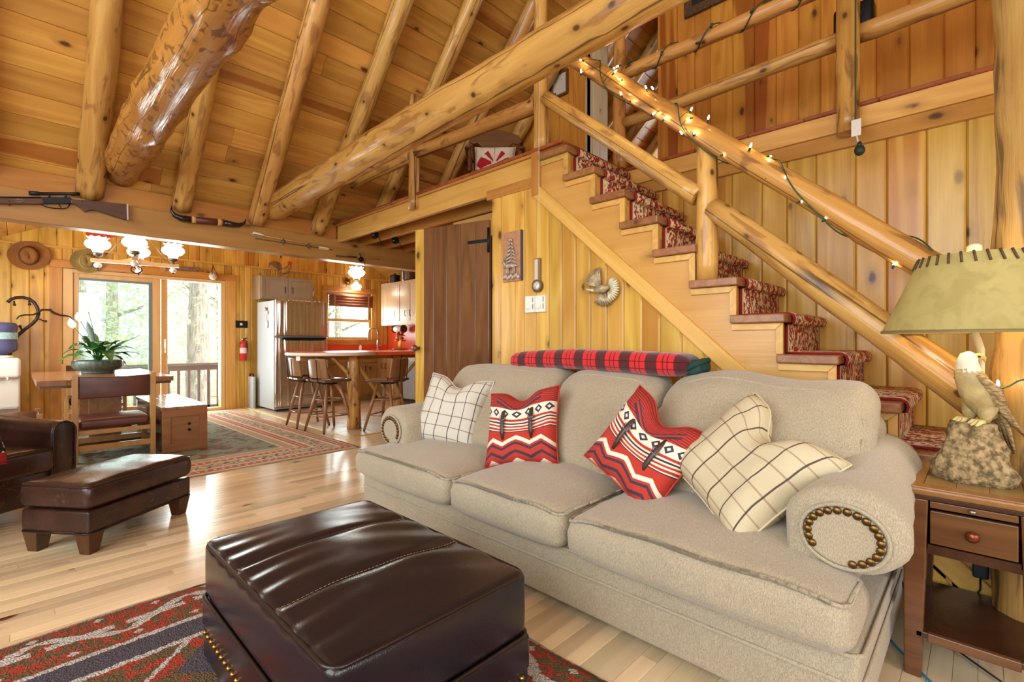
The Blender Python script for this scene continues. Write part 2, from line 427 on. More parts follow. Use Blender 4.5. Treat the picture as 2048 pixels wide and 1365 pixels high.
# the other slope of the roof, behind the camera
yo = YR-.4; zo = zc(YRIDGE)-KS*(YRIDGE-yo)
MB().add([(XL, YRIDGE, zc(YRIDGE)), (XE, YRIDGE, zc(YRIDGE)), (XE, yo, zo), (XL, yo, zo), (XL, YRIDGE, zc(YRIDGE)+.1), (XE, YRIDGE, zc(YRIDGE)+.1), (XE, yo, zo+.1), (XL, yo, zo+.1)],
         [(0, 1, 2, 3), (7, 6, 5, 4), (0, 4, 5, 1), (1, 5, 6, 2), (2, 6, 7, 3), (3, 7, 4, 0)]).build('ceiling_rear', CEIL, kind='structure')
RAFT = [('wide pale peeled log rafter, leftmost under the roof boards', .09), ('short looking log rafter just behind the thick dark tie log', .078), ('long straight log rafter with a dark crack, between the two tie logs', .083),
        ('log rafter whose foot stands just beyond the pale tie log', .083), ('log rafter crossing above the loft railing, third from the loft chair', .08), ('log rafter passing behind the loft chair backrest', .08),
        ('log rafter at the far loft partition, last before the small picture', .08)]
for i in range(-1, 11):
    x = .433+.64*i
    lab, r = RAFT[i] if 0 <= i < len(RAFT) else (None, .08)
    o = log('log_rafter', None, LOGW, rp(x, 5.36)+n*r*1.08, rp(x, YRIDGE+.2)+n*r*1.08, r*1.03, r*.95, .09, sweep=.02)
    if lab: tag(o, lab, 'rafter', 'log rafters under the roof boards')
    else: o['kind'] = 'structure'
tag(log('tie_log', None, LOGK, (.634, 5.44, 2.575), (.634, YR, 2.66), .142, .125, .13, n=18, knots=7), 'thick dark amber tie log with scaly peeled bark marks above the rifle', 'log beam', 'horizontal tie logs')
tag(log('tie_log', None, LOGW, (1.885, 5.44, 2.49), (1.885, YR, 2.70), .132, .088, .08, n=18, knots=4), 'pale tie log with a long crack reaching over the loft railing', 'log beam', 'horizontal tie logs')
# ---- the boxed beam with the rifle
beam = MB().bb((XL, YB, 2.02), (XK, YB+.15, 2.265)).build('beam', BEAMW, kind='structure', bevel=.006)
MB().bb((XL, YB+.025, 2.265), (XW, YB+.2, 2.425)).build('beam_plate', TRIMO, beam, bevel=.004)
MB().bb((XW, YB+.06, 2.265), (XK, YB+.16, 2.44)).build('beam_blocking', WALLP, beam, bevel=.004)
MB().bb((XL, YB+.19, 2.42), (XK, YB+.26, 3.9)).build('wall_above_beam', BACKW, kind='structure')
# ---- wing ceiling (dining and kitchen), ridge along y at x = 2.6
XG = -.75
def zw(x): return 3.75-.5*abs(x-2.6)
wing = MB()
for x0, x1 in ((XG, 2.6), (2.6, XK+.1)):
    wing.add([(x0, YB+.2, zw(x0)+.03), (x1, YB+.2, zw(x1)+.03), (x1, YK+.2, zw(x1)+.03), (x0, YK+.2, zw(x0)+.03), (x0, YB+.2, zw(x0)+.09), (x1, YB+.2, zw(x1)+.09), (x1, YK+.2, zw(x1)+.09), (x0, YK+.2, zw(x0)+.09)],
             [(0, 3, 2, 1), (4, 5, 6, 7), (0, 1, 5, 4), (1, 2, 6, 5), (2, 3, 7, 6), (3, 0, 4, 7)])
wing = wing.build('ceiling_kitchen', BACKW, kind='structure')
ca5 = math.atan(.5)
for side, x0, L in ((1, 2.6, (XK+.05-2.6)/cos(ca5)), (-1, 2.6, (2.6-XG)/cos(ca5))):
    t = 0
    while t < L-.02:
        d = V((side*cos(ca5), 0, -sin(ca5)))
        o = V((x0, YB+.2 if side > 0 else YK, zw(x0)))+d*t+V((0, 0, .028))
        plank('ceiling_board', wing, CEIL, frame(o, (0, side, 0), z=(-side*sin(ca5), 0, -cos(ca5))) @ TR(0, -.0 if True else 0, 0), YK-YB-.2, .172, .026, .006)
        t += .176
# ---- walls ------------------------------------------------------------------
def vboards(parent, m, xs, plane, axis, z0, ztop, sign, T=.02, b=.009, zb=None, name='wall_board'):
    """vertical boards: xs are joints along the wall; ztop(x) is the height"""
    for a, c in zip(xs, xs[1:]):
        a2, c2 = a+.0006, c-.0006
        zl = zb or (lambda q: z0)
        if axis == 'y':      # wall in plane x = const, boards run along y; sign -1 faces -x
            if sign < 0: M = frame((plane+T, a2, 0), (0, 0, 1), z=(-1, 0, 0)); e0, e1 = a2, c2
            else: M = frame((plane-T, c2, 0), (0, 0, 1), z=(1, 0, 0)); e0, e1 = c2, a2
        else:                # plane y = const; sign -1 faces -y
            if sign < 0: M = frame((c2, plane+T, 0), (0, 0, 1), z=(0, -1, 0)); e0, e1 = c2, a2
            else: M = frame((a2, plane-T, 0), (0, 0, 1), z=(0, 1, 0)); e0, e1 = a2, c2
        wy = (M.to_3x3() @ V((0, 1, 0)))
        plank(name, parent, m, M, 1, abs(c2-a2), T, b, zl(e0), zl(e1), ztop(e0), ztop(e1))
rw = random.Random(21)
# wall under the stairs: face at XW
def zlow(y): return 2.136+.897*(y-2.28)
def zstr(y): return max(.02, min(2.26, zlow(y)+.05)) if y < 2.26 else 2.26
ws = MB().prism([(2.706, 0), (2.706, 2.25), (2.28, 2.136), (-.1, .0)], XW+.022, XW+.05, frame((0, 0, 0), (0, 1, 0), y=(0, 0, 1))).build('wall_stair', BACKW, kind='structure')
joints = [2.706, 2.607, 2.46, 2.366, 2.253, 2.136, 2.021, 1.907, 1.79, 1.667, 1.548, 1.425]
while joints[-1] > -.1: joints.append(joints[-1]-rw.uniform(.11, .135))
vboards(ws, WALLP, joints[::-1], XW, 'y', 0, zstr, -1)
# wall behind the stairs
wr = MB().bb((XR+.022, -1.6, 0), (XR+.06, 2.6, 2.3)).build('wall_right', BACKW, kind='structure')
js = spans(-1.6, 2.6, .135, .2, rw)
vboards(wr, WALLP, js, XR, 'y', 0, lambda y: 2.26, -1)
# fascia of the right-hand loft
f1 = MB().bb((XR-.03, -1.6, 2.22), (XR+.02, 2.0, 2.31)).build('trim_2', TRIMOY, kind='structure', bevel=.004)
MB().bb((XR-.045, -1.6, 2.31), (XR+.02, 2.0, 2.425)).build('fascia_board', TRIMY, f1, bevel=.005)
# loft floor
lf = MB().bb((XR, -1.6, 2.405), (XE, 2.0, 2.425)).bb((XW, 2.0, 2.405), (XE, YB+.1, 2.425)).build('floor_loft', LOFTF, kind='structure')
x = 0
for a, b in ((-1.6, 2.0),):
    ys = spans(a, b, .18, .42, rw)
    for p, q in zip(ys, ys[1:]):
        MB().bb((XR-.055, p, 2.425), (XR+.3, q-.002, 2.447)).build('floor_strip', LOFTF, lf, bevel=.004, seg=1)
ys = spans(2.0, YB+.05, .15, .4, rw)
for p, q in zip(ys, ys[1:]):
    MB().bb((XW-.03, p, 2.425), (XW+.45, q-.002, 2.447)).build('floor_strip', LOFTF, lf, bevel=.004, seg=1)
MB().bb((XW+.45, 2.0, 2.425), (XE, YB+.1, 2.445)).bb((XR+.3, -1.6, 2.425), (XE, 2.0, 2.445)).build('floor_field', LOFTF, lf)
# joists under the loft
for k in range(9):
    xj = XW+.30*k
    o = MB().bb((xj, 2.27 if k == 0 else 2.75, 2.235 if k else 2.225), (xj+.045, YB+(.0 if k == 0 else .06), 2.405)).build('joist', TRIMY if k == 0 else TRIMOY, lf, bevel=.004, seg=1)
MB().bb((XW-.016, 2.27, 2.405), (XW, YB, 2.424)).build('fascia_lip', TRIMOY, lf)
MB().bb((XW-.012, 2.27, 2.19), (XW+.05, 2.75, 2.262)).build('trim_3', TRIMOY, kind='structure', bevel=.004)
MB().bb((XW-.028, 2.20, 2.12), (XW+.05, 2.272, 2.425)).build('trim_4', TRIMOZ, kind='structure', bevel=.004)
# hall under the loft: door opening y 2.706..3.46, then a wall to the kitchen
wh = MB().bb((XW+.40, 3.50, 0), (XW+.44, 3.62, 2.235)).bb((XW+.40, 2.70, 2.02), (XW+.44, 3.5, 2.235)).bb((XW+.40, 3.56, 0), (XK, 3.60, 2.235)).bb((XW+.05, 2.68, 0), (XW+.44, 2.70, 2.235)).build('wall_hall', BACKW, kind='structure')
vboards(wh, WALLP, spans(XW+.38, XK, .13, .18, rw), 3.62, 'x', 0, lambda q: 2.235, 1)
MB().bb((XW+.36, 2.70, 2.03), (XW+.40, 3.62, 2.232)).build('trim_5', TRIMY, kind='structure', bevel=.004)
MB().bb((XW+.36, 3.48, 0), (XW+.46, 3.62, 2.03)).build('trim_6', TRIMZ, kind='structure', bevel=.004)
# kitchen side wall
wk = MB().bb((XK+.022, 3.6, 0), (XK+.1, YK+.2, 2.6)).build('wall_kitchen', BACKW, kind='structure')
vboards(wk, WALLP, spans(3.6, YK, .13, .18, rw), XK, 'y', 0, lambda q: 2.42, -1)
# back wall with slider and window
DX0, DX1, DZ = .44, 2.35, 2.075
KX0, KX1, KZ0, KZ1 = 4.05, 4.95, 1.13, 2.03
wb = MB()
def wpan(m, x0, x1, z0, z1): m.bb((x0, YK+.022, z0), (x1, YK+.12, z1))
wpan(wb, XG, DX0, 0, 2.45); wpan(wb, DX1, KX0, 0, 2.45); wpan(wb, KX1, XK+.1, 0, 2.45); wpan(wb, DX0, DX1, DZ, 2.45); wpan(wb, KX0, KX1, 0, KZ0); wpan(wb, KX0, KX1, KZ1, 2.45)
wb.prism([(XG, 2.45), (XK+.1, 2.45), (XK+.1, zw(XK+.1)), (2.6, 3.78), (XG, zw(XG))] if zw(XG) > 2.45 else [(XG, 2.1), (XK+.1, 2.3), (XK+.1, zw(XK+.1)), (2.6, 3.78), (XG, zw(XG))], -YK-.12, -YK-.022, frame((0, 0, 0), (1, 0, 0), y=(0, 0, 1)))
wb = wb.build('wall_back', BACKW, kind='structure')
ZT = 2.335
def seg(a, b, z0, z1, lo=.10, hi=.165):
    vboards(wb, WALLP, spans(a, b, lo, hi, rw), YK, 'x', z0, lambda q: z1, -1)
seg(XG, DX0, 0, min(ZT, 2.335)); seg(DX0, DX1, DZ, ZT); seg(DX1, KX0, 0, ZT, .07, .12); seg(KX0, KX1, 0, KZ0); seg(KX0, KX1, KZ1, ZT); seg(KX1, XK, 0, ZT)
vboards(wb, WALLP, spans(XG, XK, .14, .19, rw), YK-.02, 'x', ZT, lambda q: max(ZT+.02, zw(q)), -1, name='upper_board')
MB().bb((XG, YK-.035, ZT-.012), (XK, YK, ZT+.012)).build('trim_7', TRIM, kind='structure')
# dining side wall, gable wall, rear wall (all outside the picture); openings added for the fill lamps
MB().bb((XG-.1, YB+.2, 0), (XG, YK+.1, .85)).bb((XG-.1, YB+.2, 2.08), (XG, YK+.1, 2.3)).bb((XG-.1, YB+.2, .85), (XG, 6.2, 2.08)).bb((XG-.1, 7.8, .85), (XG, YK+.1, 2.08)).build('wall_dining', WALLP, kind='structure')
wl = MB()
wl.bb((XL-.1, YR, 0), (XL, 5.4, .75)).bb((XL-.1, YR, 4.3), (XL, 5.4, 7.2))
for y0, y1 in ((YR, -2.2), (-.55, -.35), (1.3, 1.5), (3.15, 5.5)): wl.bb((XL-.1, y0, .75), (XL, y1, 4.3))
wl.build('wall_left', WALLP, kind='structure')
wq = MB().bb((XL, YR-.1, 0), (XE, YR, .75)).bb((XL, YR-.1, 2.75), (XE, YR, 6))
for x0, x1 in ((XL, -2.4), (-.3, -.1), (2.0, XE)): wq.bb((x0, YR-.1, .75), (x1, YR, 2.75))
wq.build('wall_rear', WALLP, kind='structure')
MB().bb((XR+.06, -1.75, 0), (XE, -1.6, 6)).bb((XR, YR, 0), (XR+.1, -1.6, 6)).build('wall_side', WALLP, kind='structure')
MB().bb((XL, YB+.2, 0), (XG, YB+.3, 2.5)).build('wall_nook', WALLP, kind='structure')
# ---- loft walls
XU, YO0, YO1 = 4.4, 2.28, 3.13
lw = MB()
lw.prism([(-1.6, ZL), (YO0, ZL), (YO0, zc(YO0)), (YRIDGE, zc(YRIDGE)), (-1.6, zc(YRIDGE)-KS*(YRIDGE+1.6))], XU+.022, XU+.08, frame((0, 0, 0), (0, 1, 0), y=(0, 0, 1)))
lw.prism([(YO1, ZL), (5.28, ZL), (YO1, zc(YO1))], XU+.022, XU+.08, frame((0, 0, 0), (0, 1, 0), y=(0, 0, 1)))
lw.prism([(YO0, 4.55), (YO1, 4.55), (YO1, zc(YO1)), (YO0, zc(YO0))], XU+.022, XU+.08, frame((0, 0, 0), (0, 1, 0), y=(0, 0, 1)))
lw = lw.build('wall_loft', BACKW, kind='structure')
def zl2(y): return min(zc(y), zc(YRIDGE)-KS*(YRIDGE-y)) if y < YRIDGE else zc(y)
vboards(lw, WALLR, spans(-1.6, YO0, .14, .2, rw), XU, 'y', ZL, lambda y: min(zl2(y), 5.2), -1)
vboards(lw, WALLR, spans(YO1, 5.25, .14, .2, rw), XU, 'y', ZL, lambda y: max(ZL+.02, zc(y)-.02), -1)
ls = MB().bb((XU+.02, YO1+.022, ZL), (4.83, YO1+.1, 4.6)).build('wall_loft_stub', BACKW, kind='structure')
vboards(ls, LITP, spans(XU, 4.84, .1, .15, rw), YO1, 'x', ZL, lambda q: 4.6, -1)
wg = MB().bb((XE, -1.7, 2.2), (XE+.1, .9, 7)).bb((XE, 3.4, 2.2), (XE+.1, 5.5, 7)).bb((XE, .9, 2.2), (XE+.1, 3.4, 2.9)).bb((XE, .9, 4.9), (XE+.1, 3.4, 7)).build('wall_gable', LITP, kind='structure')
# ================================================================== staircase
stair = thing('staircase', 'open sided pine staircase rising to the loft beside the plank wall', 'staircase', (XW, 0, 0))
NY = lambda k: 1.949-.2145*k
NZ = lambda k: 2.395-.194*k
XI = -XW   # parts are in stair-local x (0 = wall face)
SW = XR-XW
for k in range(0, 12):
    y0 = NY(k); d = .25
    MB().bb((-.04, y0, NZ(k)-.042), (SW-.002, y0+d if k else 2.2, NZ(k))).build('tread', TREADW, stair, bevel=.006)
    MB().bb((-.0, y0+.03, NZ(k+1)), (SW-.004, y0+.048, NZ(k)-.043)).build('riser', WALLP, stair)
    # casing under the tread end and down the riser line, mitred
    w = .034
    MB().prism([(y0+.012, NZ(k)-.043), (y0+.25, NZ(k)-.043), (y0+.25, NZ(k)-.043-w), (y0+.012+w, NZ(k)-.043-w)], -.014, .0, frame((0, 0, 0), (0, 1, 0), y=(0, 0, 1))).build('casing', TRIM, stair, bevel=.003, recalc=True)
    MB().prism([(y0+.012, NZ(k)-.043), (y0+.012+w, NZ(k)-.043-w), (y0+.012+w, NZ(k+1)), (y0+.012, NZ(k+1))], -.014, .0, frame((0, 0, 0), (0, 1, 0), y=(0, 0, 1))).build('casing', TRIM, stair, bevel=.003, recalc=True)
pts = [(-.05, 0.02), (2.25, zlow(2.25)+.03), (2.25, 2.35)]
for k in range(0, 12): pts += [(NY(k)+.02, NZ(k)-.04), (NY(k)+.02, NZ(k+1)-.04)]
pts = [p for p in pts if p[1] > .015]
MB().prism(pts, 0, .028, frame((0, 0, 0), (0, 1, 0), y=(0, 0, 1))).build('stringer', wood('stringer_ply', (.68, .37, .105), (.56, .27, .06), knots=.5, rough=.25, axis=1, rings=7), stair, recalc=True)
dl = V((0, 2.30, 0))-V((0, -.1, 0)); sl = math.atan(.897)
plank('diagonal_trim', stair, TRIM, frame((.0, -.09-.083*sin(sl), zlow(-.09)+.083*cos(sl)), (0, cos(sl), sin(sl)), z=(-1, 0, 0)), 2.37/cos(sl), .083, .022, .004, x0b=-.09, x1b=2.37/cos(sl)-.0)
# runner
RUN, nt, p = newmat('runner_carpet')
tc = nd(nt, 'TexCoord'); sx = nd(nt, 'SeparateXYZ', {0: tc.outputs['Object']})
e = ma(nt, 'ABSOLUTE', ma(nt, 'SUBTRACT', sx.outputs[0], .405))
nz = nd(nt, 'TexNoise', {0: nd(nt, 'Mapping', {0: tc.outputs['Object'], 3: (26, 20, 20)}), 'Scale': 1., 'Detail': 2., 'Distortion': 1.6})
nz2 = nd(nt, 'TexNoise', {0: nd(nt, 'Mapping', {0: tc.outputs['Object'], 3: (70, 40, 40)}), 'Scale': 1., 'Detail': 1.})
c = mix(nt, step(nt, nz, .48, .53), lin(150, 28, 24), lin(216, 190, 140))
c = mix(nt, step(nt, nz2, .58, .64), c, lin(84, 76, 44))
c = mix(nt, step(nt, e, .295, .30), c, lin(206, 176, 130)); c = mix(nt, step(nt, e, .312, .316), c, lin(138, 22, 22))
nt.links.new(c, p.inputs['Base Color']); p.inputs['Roughness'].default_value = .95
nt.links.new(nd(nt, 'Bump', {'Height': nz2.outputs[0], 'Strength': .6, 'Distance': .006}).outputs[0], p.inputs['Normal'])
prof = [(2.2, NZ(0))]
for k in range(0, 11):
    y0, z0 = NY(k), NZ(k)
    prof += [(y0+.012, z0), (y0-.004, z0-.008), (y0-.008, z0-.024), (y0-.002, z0-.042), (y0+.012, z0-.05), (y0+.028, z0-.056), (y0+.028, NZ(k+1)+.014), (y0+.018, NZ(k+1))]
rm = MB(); x0, x1 = .075, .735; tk = .011
nrm = []
for i, q in enumerate(prof):
    a, b = V(prof[max(i-1, 0)]), V(prof[min(i+1, len(prof)-1)]); t = (b-a).normalized(); nrm.append(V((t.y, -t.x)) if V((t.y, -t.x)).y-V((t.y, -t.x)).x > 0 else V((-t.y, t.x)))
inn = [V(q)+m*.001 for q, m in zip(prof, nrm)]; out = [V(q)+m*tk for q, m in zip(prof, nrm)]
vs = []
for a, b in zip(inn, out): vs += [(x0, a.x, a.y), (x1, a.x, a.y), (x0, b.x, b.y), (x1, b.x, b.y)]
fs = []
for i in range(len(prof)-1):
    a, b = 4*i, 4*i+4; fs += [(a+2, b+2, b+3, a+3), (a, a+1, b+1, b), (a, b, b+2, a+2), (a+1, a+3, b+3, b+1)]
rm.add(vs, fs, None, True)
ro = rm.build('stair_runner', RUN, None, TR(XW, 0, 0), recalc=True)
tag(ro, 'red and cream patterned carpet runner over the stair treads', 'carpet runner')
# ---- log posts and rails
def rail(name, lab, a, b, r0, r1, m=LOGW, group='log rails of the stairs and loft', cat='rail', **k):
    return tag(log(name, None, m, a, b, r0, r1, k.pop('bumps', .10), **k), lab, cat, group)
rail('handrail_log', 'upper stair handrail log wrapped with string lights', (2.60, 2.20, 3.21), (2.52, -.06, 1.215), .055, .058, LOGD)
rail('handrail_log', 'short lower stair rail log between loft post and stair post', (2.58, 2.17, 2.795), (2.59, 1.10, 1.885), .048, .055)
rail('handrail_log', 'lower stair rail log running down behind the lamp to the floor', (2.58, 1.02, 1.81), (2.47, .0, .88), .055, .076)
rail('stair_post', 'log post standing on a stair tread under the lit handrail', (2.60, 1.06, 1.425), (2.60, 1.055, 2.15), .055, .053, cat='post', group='log posts of the stairs and loft')
rail('stair_post', 'tall pale log post at the top of the stairs', (2.585, 2.225, 2.447), (2.585, 2.225, 4.3), .052, .046, cat='post', group='log posts of the stairs and loft')
rail('loft_post', 'log post bolted to the loft edge above the hall', (2.545, 3.72, 2.30), (2.545, 3.72, 3.34), .05, .047, cat='post', group='log posts of the stairs and loft')
rail('loft_rail', 'loft rail log between the stair-top post and the loft edge post', (2.60, 2.27, 2.79), (2.55, 3.675, 2.815), .058, .05)
rail('loft_rail', 'loft rail log running from the loft edge post to the beam', (2.55, 3.765, 2.80), (2.60, 5.2, 2.83), .05, .045)
rail('loft_post', 'slim log post behind the lights at the stairwell corner of the loft', (3.30, 2.03, 2.447), (3.30, 2.03, 3.9), .05, .045, LOGD, cat='post', group='log posts of the stairs and loft')
rail('loft_post', 'flattened log post with a hanging light plug on the loft edge', (3.27, .536, 2.27), (3.27, .536, 3.45), .057, .053, LOGD, cat='post', group='log posts of the stairs and loft')
rail('loft_rail', 'upper loft guard rail log strung with unlit light wire', (3.31, 1.99, 3.19), (3.31, -1.5, 3.16), .048, .052)
rail('loft_rail', 'lower loft guard rail log ending at the slim corner post', (3.31, 1.99, 2.80), (3.31, .58, 2.83), .043, .05)
rail('loft_rail', 'lower loft guard rail log ahead of the column, beyond the plug post', (3.31, .49, 2.83), (3.31, -1.5, 2.86), .05, .052)
rail('log_column', 'thick weathered log column at the edge beside the lamp', (2.475, -.165, 0), (2.475, -.165, 4.6), .135, .125, LOGC, cat='column', group='log posts of the stairs and loft', n=20, knots=4, bumps=.16)
# ================================================================== rustic door, ajar
BLACK = mat('black_iron', (.012, .012, .013), .45, metal=.6)
dr = MB().bb((.03, .012, .06), (.70, .02, 1.9)).build('door_1', DARKD, None, TR(XW+.0, 2.712, 0, rz=R(90+14.5)), kind='structure')
ws_ = [0, .122, .267, .403, .535, .64, .734]
for a, b in zip(ws_, ws_[1:]):
    plank('door_board', dr, WALLP if b > .73 else DARKD, frame((b-.0008, .012, .012), (0, 0, 1), z=(0, 1, 0)) if False else frame((a+.0008, .0, .012), (0, 0, 1), z=(0, 1, 0)), 2.02, b-a-.0016, .032, .004)
h = MB().bb((.0, .032, 1.86), (.19, .037, 1.885)).bb((.14, .032, 1.875), (.2, .037, 1.87)).tube([(0, .034, 1.78), (0, .034, 1.97)], .011)
h.build('strap_hinge', BLACK, dr)
MB().lathe([(.012, 0), (.012, .03), (.026, .045), (.028, .06), (.016, .07), (0, .072)], 14, TR(.69, .032, 1.04, rx=R(-90))).build('door_knob', mat('knob_wood', lin(96, 62, 34), .35), dr)
# ================================================================== sliding door
FRAMEW = wood('door_frame_oak', (.70, .45, .20), (.60, .36, .14), knots=0, rough=.35, axis=2, rings=10)
def glassmat(name, tint=(1, 1, 1), gl=.12):
    m, nt, p = newmat(name); nt.nodes.remove(p)
    t = nd(nt, 'BsdfTransparent', {0: tint}); g = nd(nt, 'BsdfGlossy', {0: (1, 1, 1), 'Roughness': .02}); lw = nd(nt, 'LayerWeight', {0: .35})
    mx = nd(nt, 'MixShader', {0: ma(nt, 'ADD', ma(nt, 'MULTIPLY', lw.outputs['Fresnel'], .6), gl*.3), 1: t.outputs[0], 2: g.outputs[0]})
    nt.links.new(mx.outputs[0], nt.nodes['Material Output'].inputs[0]); return m
GLASS = glassmat('window_glass', (.93, .97, .95))
GRAYG = mat('weatherstrip_grey', lin(112, 126, 122), .5)
wd = MB().bb((DX0-.125, YK-.03, DZ-.005), (DX1+.15, YK+.02, DZ+.095)).build('window_1', TRIMO, kind='structure', bevel=.004)
MB().bb((DX0-.125, YK-.03, 0), (DX0-.005, YK+.02, DZ-.006)).build('casing', TRIMOZ, wd, bevel=.004)
MB().bb((DX1+.005, YK-.03, 0), (DX1+.15, YK+.02, DZ-.006)).build('casing', TRIMZ, wd, bevel=.004)
fr = MB().bb((DX0, YK-.02, 0), (DX0+.1, YK+.12, DZ-.01)).bb((DX1-.06, YK-.02, 0), (DX1, YK+.12, DZ-.01)).bb((DX0+.1, YK-.02, DZ-.06), (DX1-.06, YK+.12, DZ-.01)).bb((DX0+.1, YK-.02, 0), (DX1-.06, YK+.12, .045))
fr.build('door_frame', FRAMEW, wd, bevel=.004)
sp = MB().bb((1.40, YK+.0, .05), (1.50, YK+.035, DZ-.06)).bb((.545, YK+.0, .05), (.60, YK+.035, DZ-.06)).bb((.60, YK, DZ-.12), (1.40, YK+.035, DZ-.06)).bb((.60, YK, .05), (1.40, YK+.035, .16)).build('sliding_panel', FRAMEW, wd, bevel=.003)
MB().bb((.60, YK+.01, .16), (1.40, YK+.018, DZ-.12)).build('pane', GLASS, sp)
MB().bb((1.36, YK-.005, .16), (1.40, YK+.03, DZ-.12)).bb((.60, YK-.005, DZ-.15), (1.36, YK+.03, DZ-.12)).build('seal', GRAYG, sp)
s2 = MB().bb((1.52, YK+.06, .05), (1.60, YK+.10, DZ-.06)).bb((.52, YK+.06, .05), (.58, YK+.10, DZ-.06)).build('sliding_panel', FRAMEW, wd, bevel=.003)
MB().bb((.58, YK+.075, .05), (1.52, YK+.082, DZ-.06)).build('pane', GLASS, s2)
MB().tube([(1.555, YK+.02, .93), (1.555, YK-.01, .93), (1.555, YK-.01, 1.12), (1.555, YK+.02, 1.12)], .009).build('handle', mat('handle_metal', lin(200, 190, 170), .3, metal=.8), s2)
# ---- kitchen window
wn = MB().bb((KX0-.1, YK-.025, KZ1), (KX1+.1, YK+.02, KZ1+.1)).build('window_2', TRIMO, kind='structure', bevel=.004)
MB().bb((KX0-.1, YK-.025, KZ0-.1), (KX0, YK+.02, KZ1)).build('casing', TRIMZ, wn, bevel=.004)
MB().bb((KX1, YK-.025, KZ0-.1), (KX1+.1, YK+.02, KZ1)).build('casing', TRIMZ, wn, bevel=.004)
MB().bb((KX0-.1, YK-.05, KZ0-.1), (KX1+.1, YK+.02, KZ0-.005)).build('window_sill', TRIMO, wn, bevel=.004)
zm = 1.50
for z0, z1, yy in ((KZ0, zm+.02, .03), (zm-.02, KZ1, .055)):
    f = MB().bb((KX0, YK+yy, z0), (KX0+.04, YK+yy+.03, z1)).bb((KX1-.04, YK+yy, z0), (KX1, YK+yy+.03, z1)).bb((KX0+.04, YK+yy, z0), (KX1-.04, YK+yy+.03, z0+.045)).bb((KX0+.04, YK+yy, z1-.05), (KX1-.04, YK+yy+.03, z1)).build('sash', FRAMEW, wn)
    MB().bb((KX0+.04, YK+yy+.012, z0+.045), (KX1-.04, YK+yy+.018, z1-.05)).build('pane', GLASS, f)
BL = wood('bamboo_blind', (.34, .12, .06), (.24, .075, .04), knots=0, rough=.5, vary=.3)
bl = thing('window_blind', 'rolled up reddish bamboo blind over the kitchen window', 'blind', ((KX0+KX1)/2, YK-.04, 0))
MB().bb((-.46, -.02, 1.96), (.46, .01, 2.0)).build('head_rail', BL, bl)
for i in range(12):
    MB().tube([(-.445, -.012-.012*(i % 3), 1.765+.0175*i), (.445, -.012-.012*(i % 3), 1.765+.0175*i)], .0105, 6).build('slat', BL, bl)
TAPE = mat('blind_tape', lin(150, 84, 60), .8)
for x in (-.36, .33): MB().bb((x, -.045, 1.75), (x+.03, -.042, 1.97)).build('tape', TAPE, bl)
# ================================================================== outside: deck, railing, wood
DECKW = wood('deck_wood', (.40, .29, .25), (.33, .23, .20), knots=.1, rough=.7)
dk = slab('floor_deck', (-2, YK+.15, -.34), (7, 11.2, -.30), UNDER)
y = YK+.15
while y < 11.1:
    plank('deck_board', dk, DECKW, frame((-2, y, -.30), (1, 0, 0), y=(0, 1, 0)), 9, .135, .025, .003); y += .141
dr_ = thing('deck_railing', 'weathered brown deck railing with square balusters beyond the sliding door', 'railing', (0, 10.6, 0))
MB().bb((-2, -.06, .645), (7, .08, .685)).build('top_rail', DECKW, dr_, bevel=.005)
MB().bb((-2, -.02, .55), (7, .02, .64)).build('sub_rail', DECKW, dr_)
MB().bb((-2, -.02, -.2), (7, .02, -.12)).build('bottom_rail', DECKW, dr_)
for i in range(56):
    x = -1.9+.16*i
    big = i % 12 == 8
    MB().bb((x-.02-(.025 if big else 0), -.02-(.02 if big else 0), -.27), (x+.02+(.025 if big else 0), .02, .55 if not big else .645)).build('baluster' if not big else 'post', DECKW, dr_)
GRND = mat('leaf_litter', lin(196, 180, 150), .95, var=.4, vs=2, bump=.5, bs=10)
MB().bb((-40, YK+.2, -1.1), (50, 60, -.9)).build('ground', GRND, kind='structure')
BARK = mat('bark', lin(206, 196, 184), .9, var=.45, vs=4, stretch=(1, 6, 6), bump=.8, bs=25)
def leafmat(name, c):
    m, nt, p = newmat(name); nt.nodes.remove(p)
    d = nd(nt, 'BsdfDiffuse', {0: c}); t = nd(nt, 'BsdfTranslucent', {0: tuple(min(1, k*1.15) for k in c)})
    mx = nd(nt, 'MixShader', {0: .5, 1: d.outputs[0], 2: t.outputs[0]}); nt.links.new(mx.outputs[0], nt.nodes['Material Output'].inputs[0]); return m
LEAF = [leafmat('spring_leaf', lin(214, 232, 170)), leafmat('spring_leaf_pale', lin(230, 240, 204)), leafmat('conifer_leaf', lin(196, 216, 196))]
rt = random.Random(77)
TL = ['stout pale barked tree trunk seen through the open slider', 'slender forked tree between the deck posts, seen through the open slider', 'thin tree behind the stout trunk through the open slider', 'leafy tree seen through the glass beside the peace lily', 'broad leafy tree behind the sliding door glass', 'tree showing at the edge of the glass panel nearest the coat rack', 'far tree filling the upper pane of the kitchen window', 'far tree filling the lower pane of the kitchen window', 'tall far tree beyond the deck railing', 'pale far tree in the gap of the sliding door']
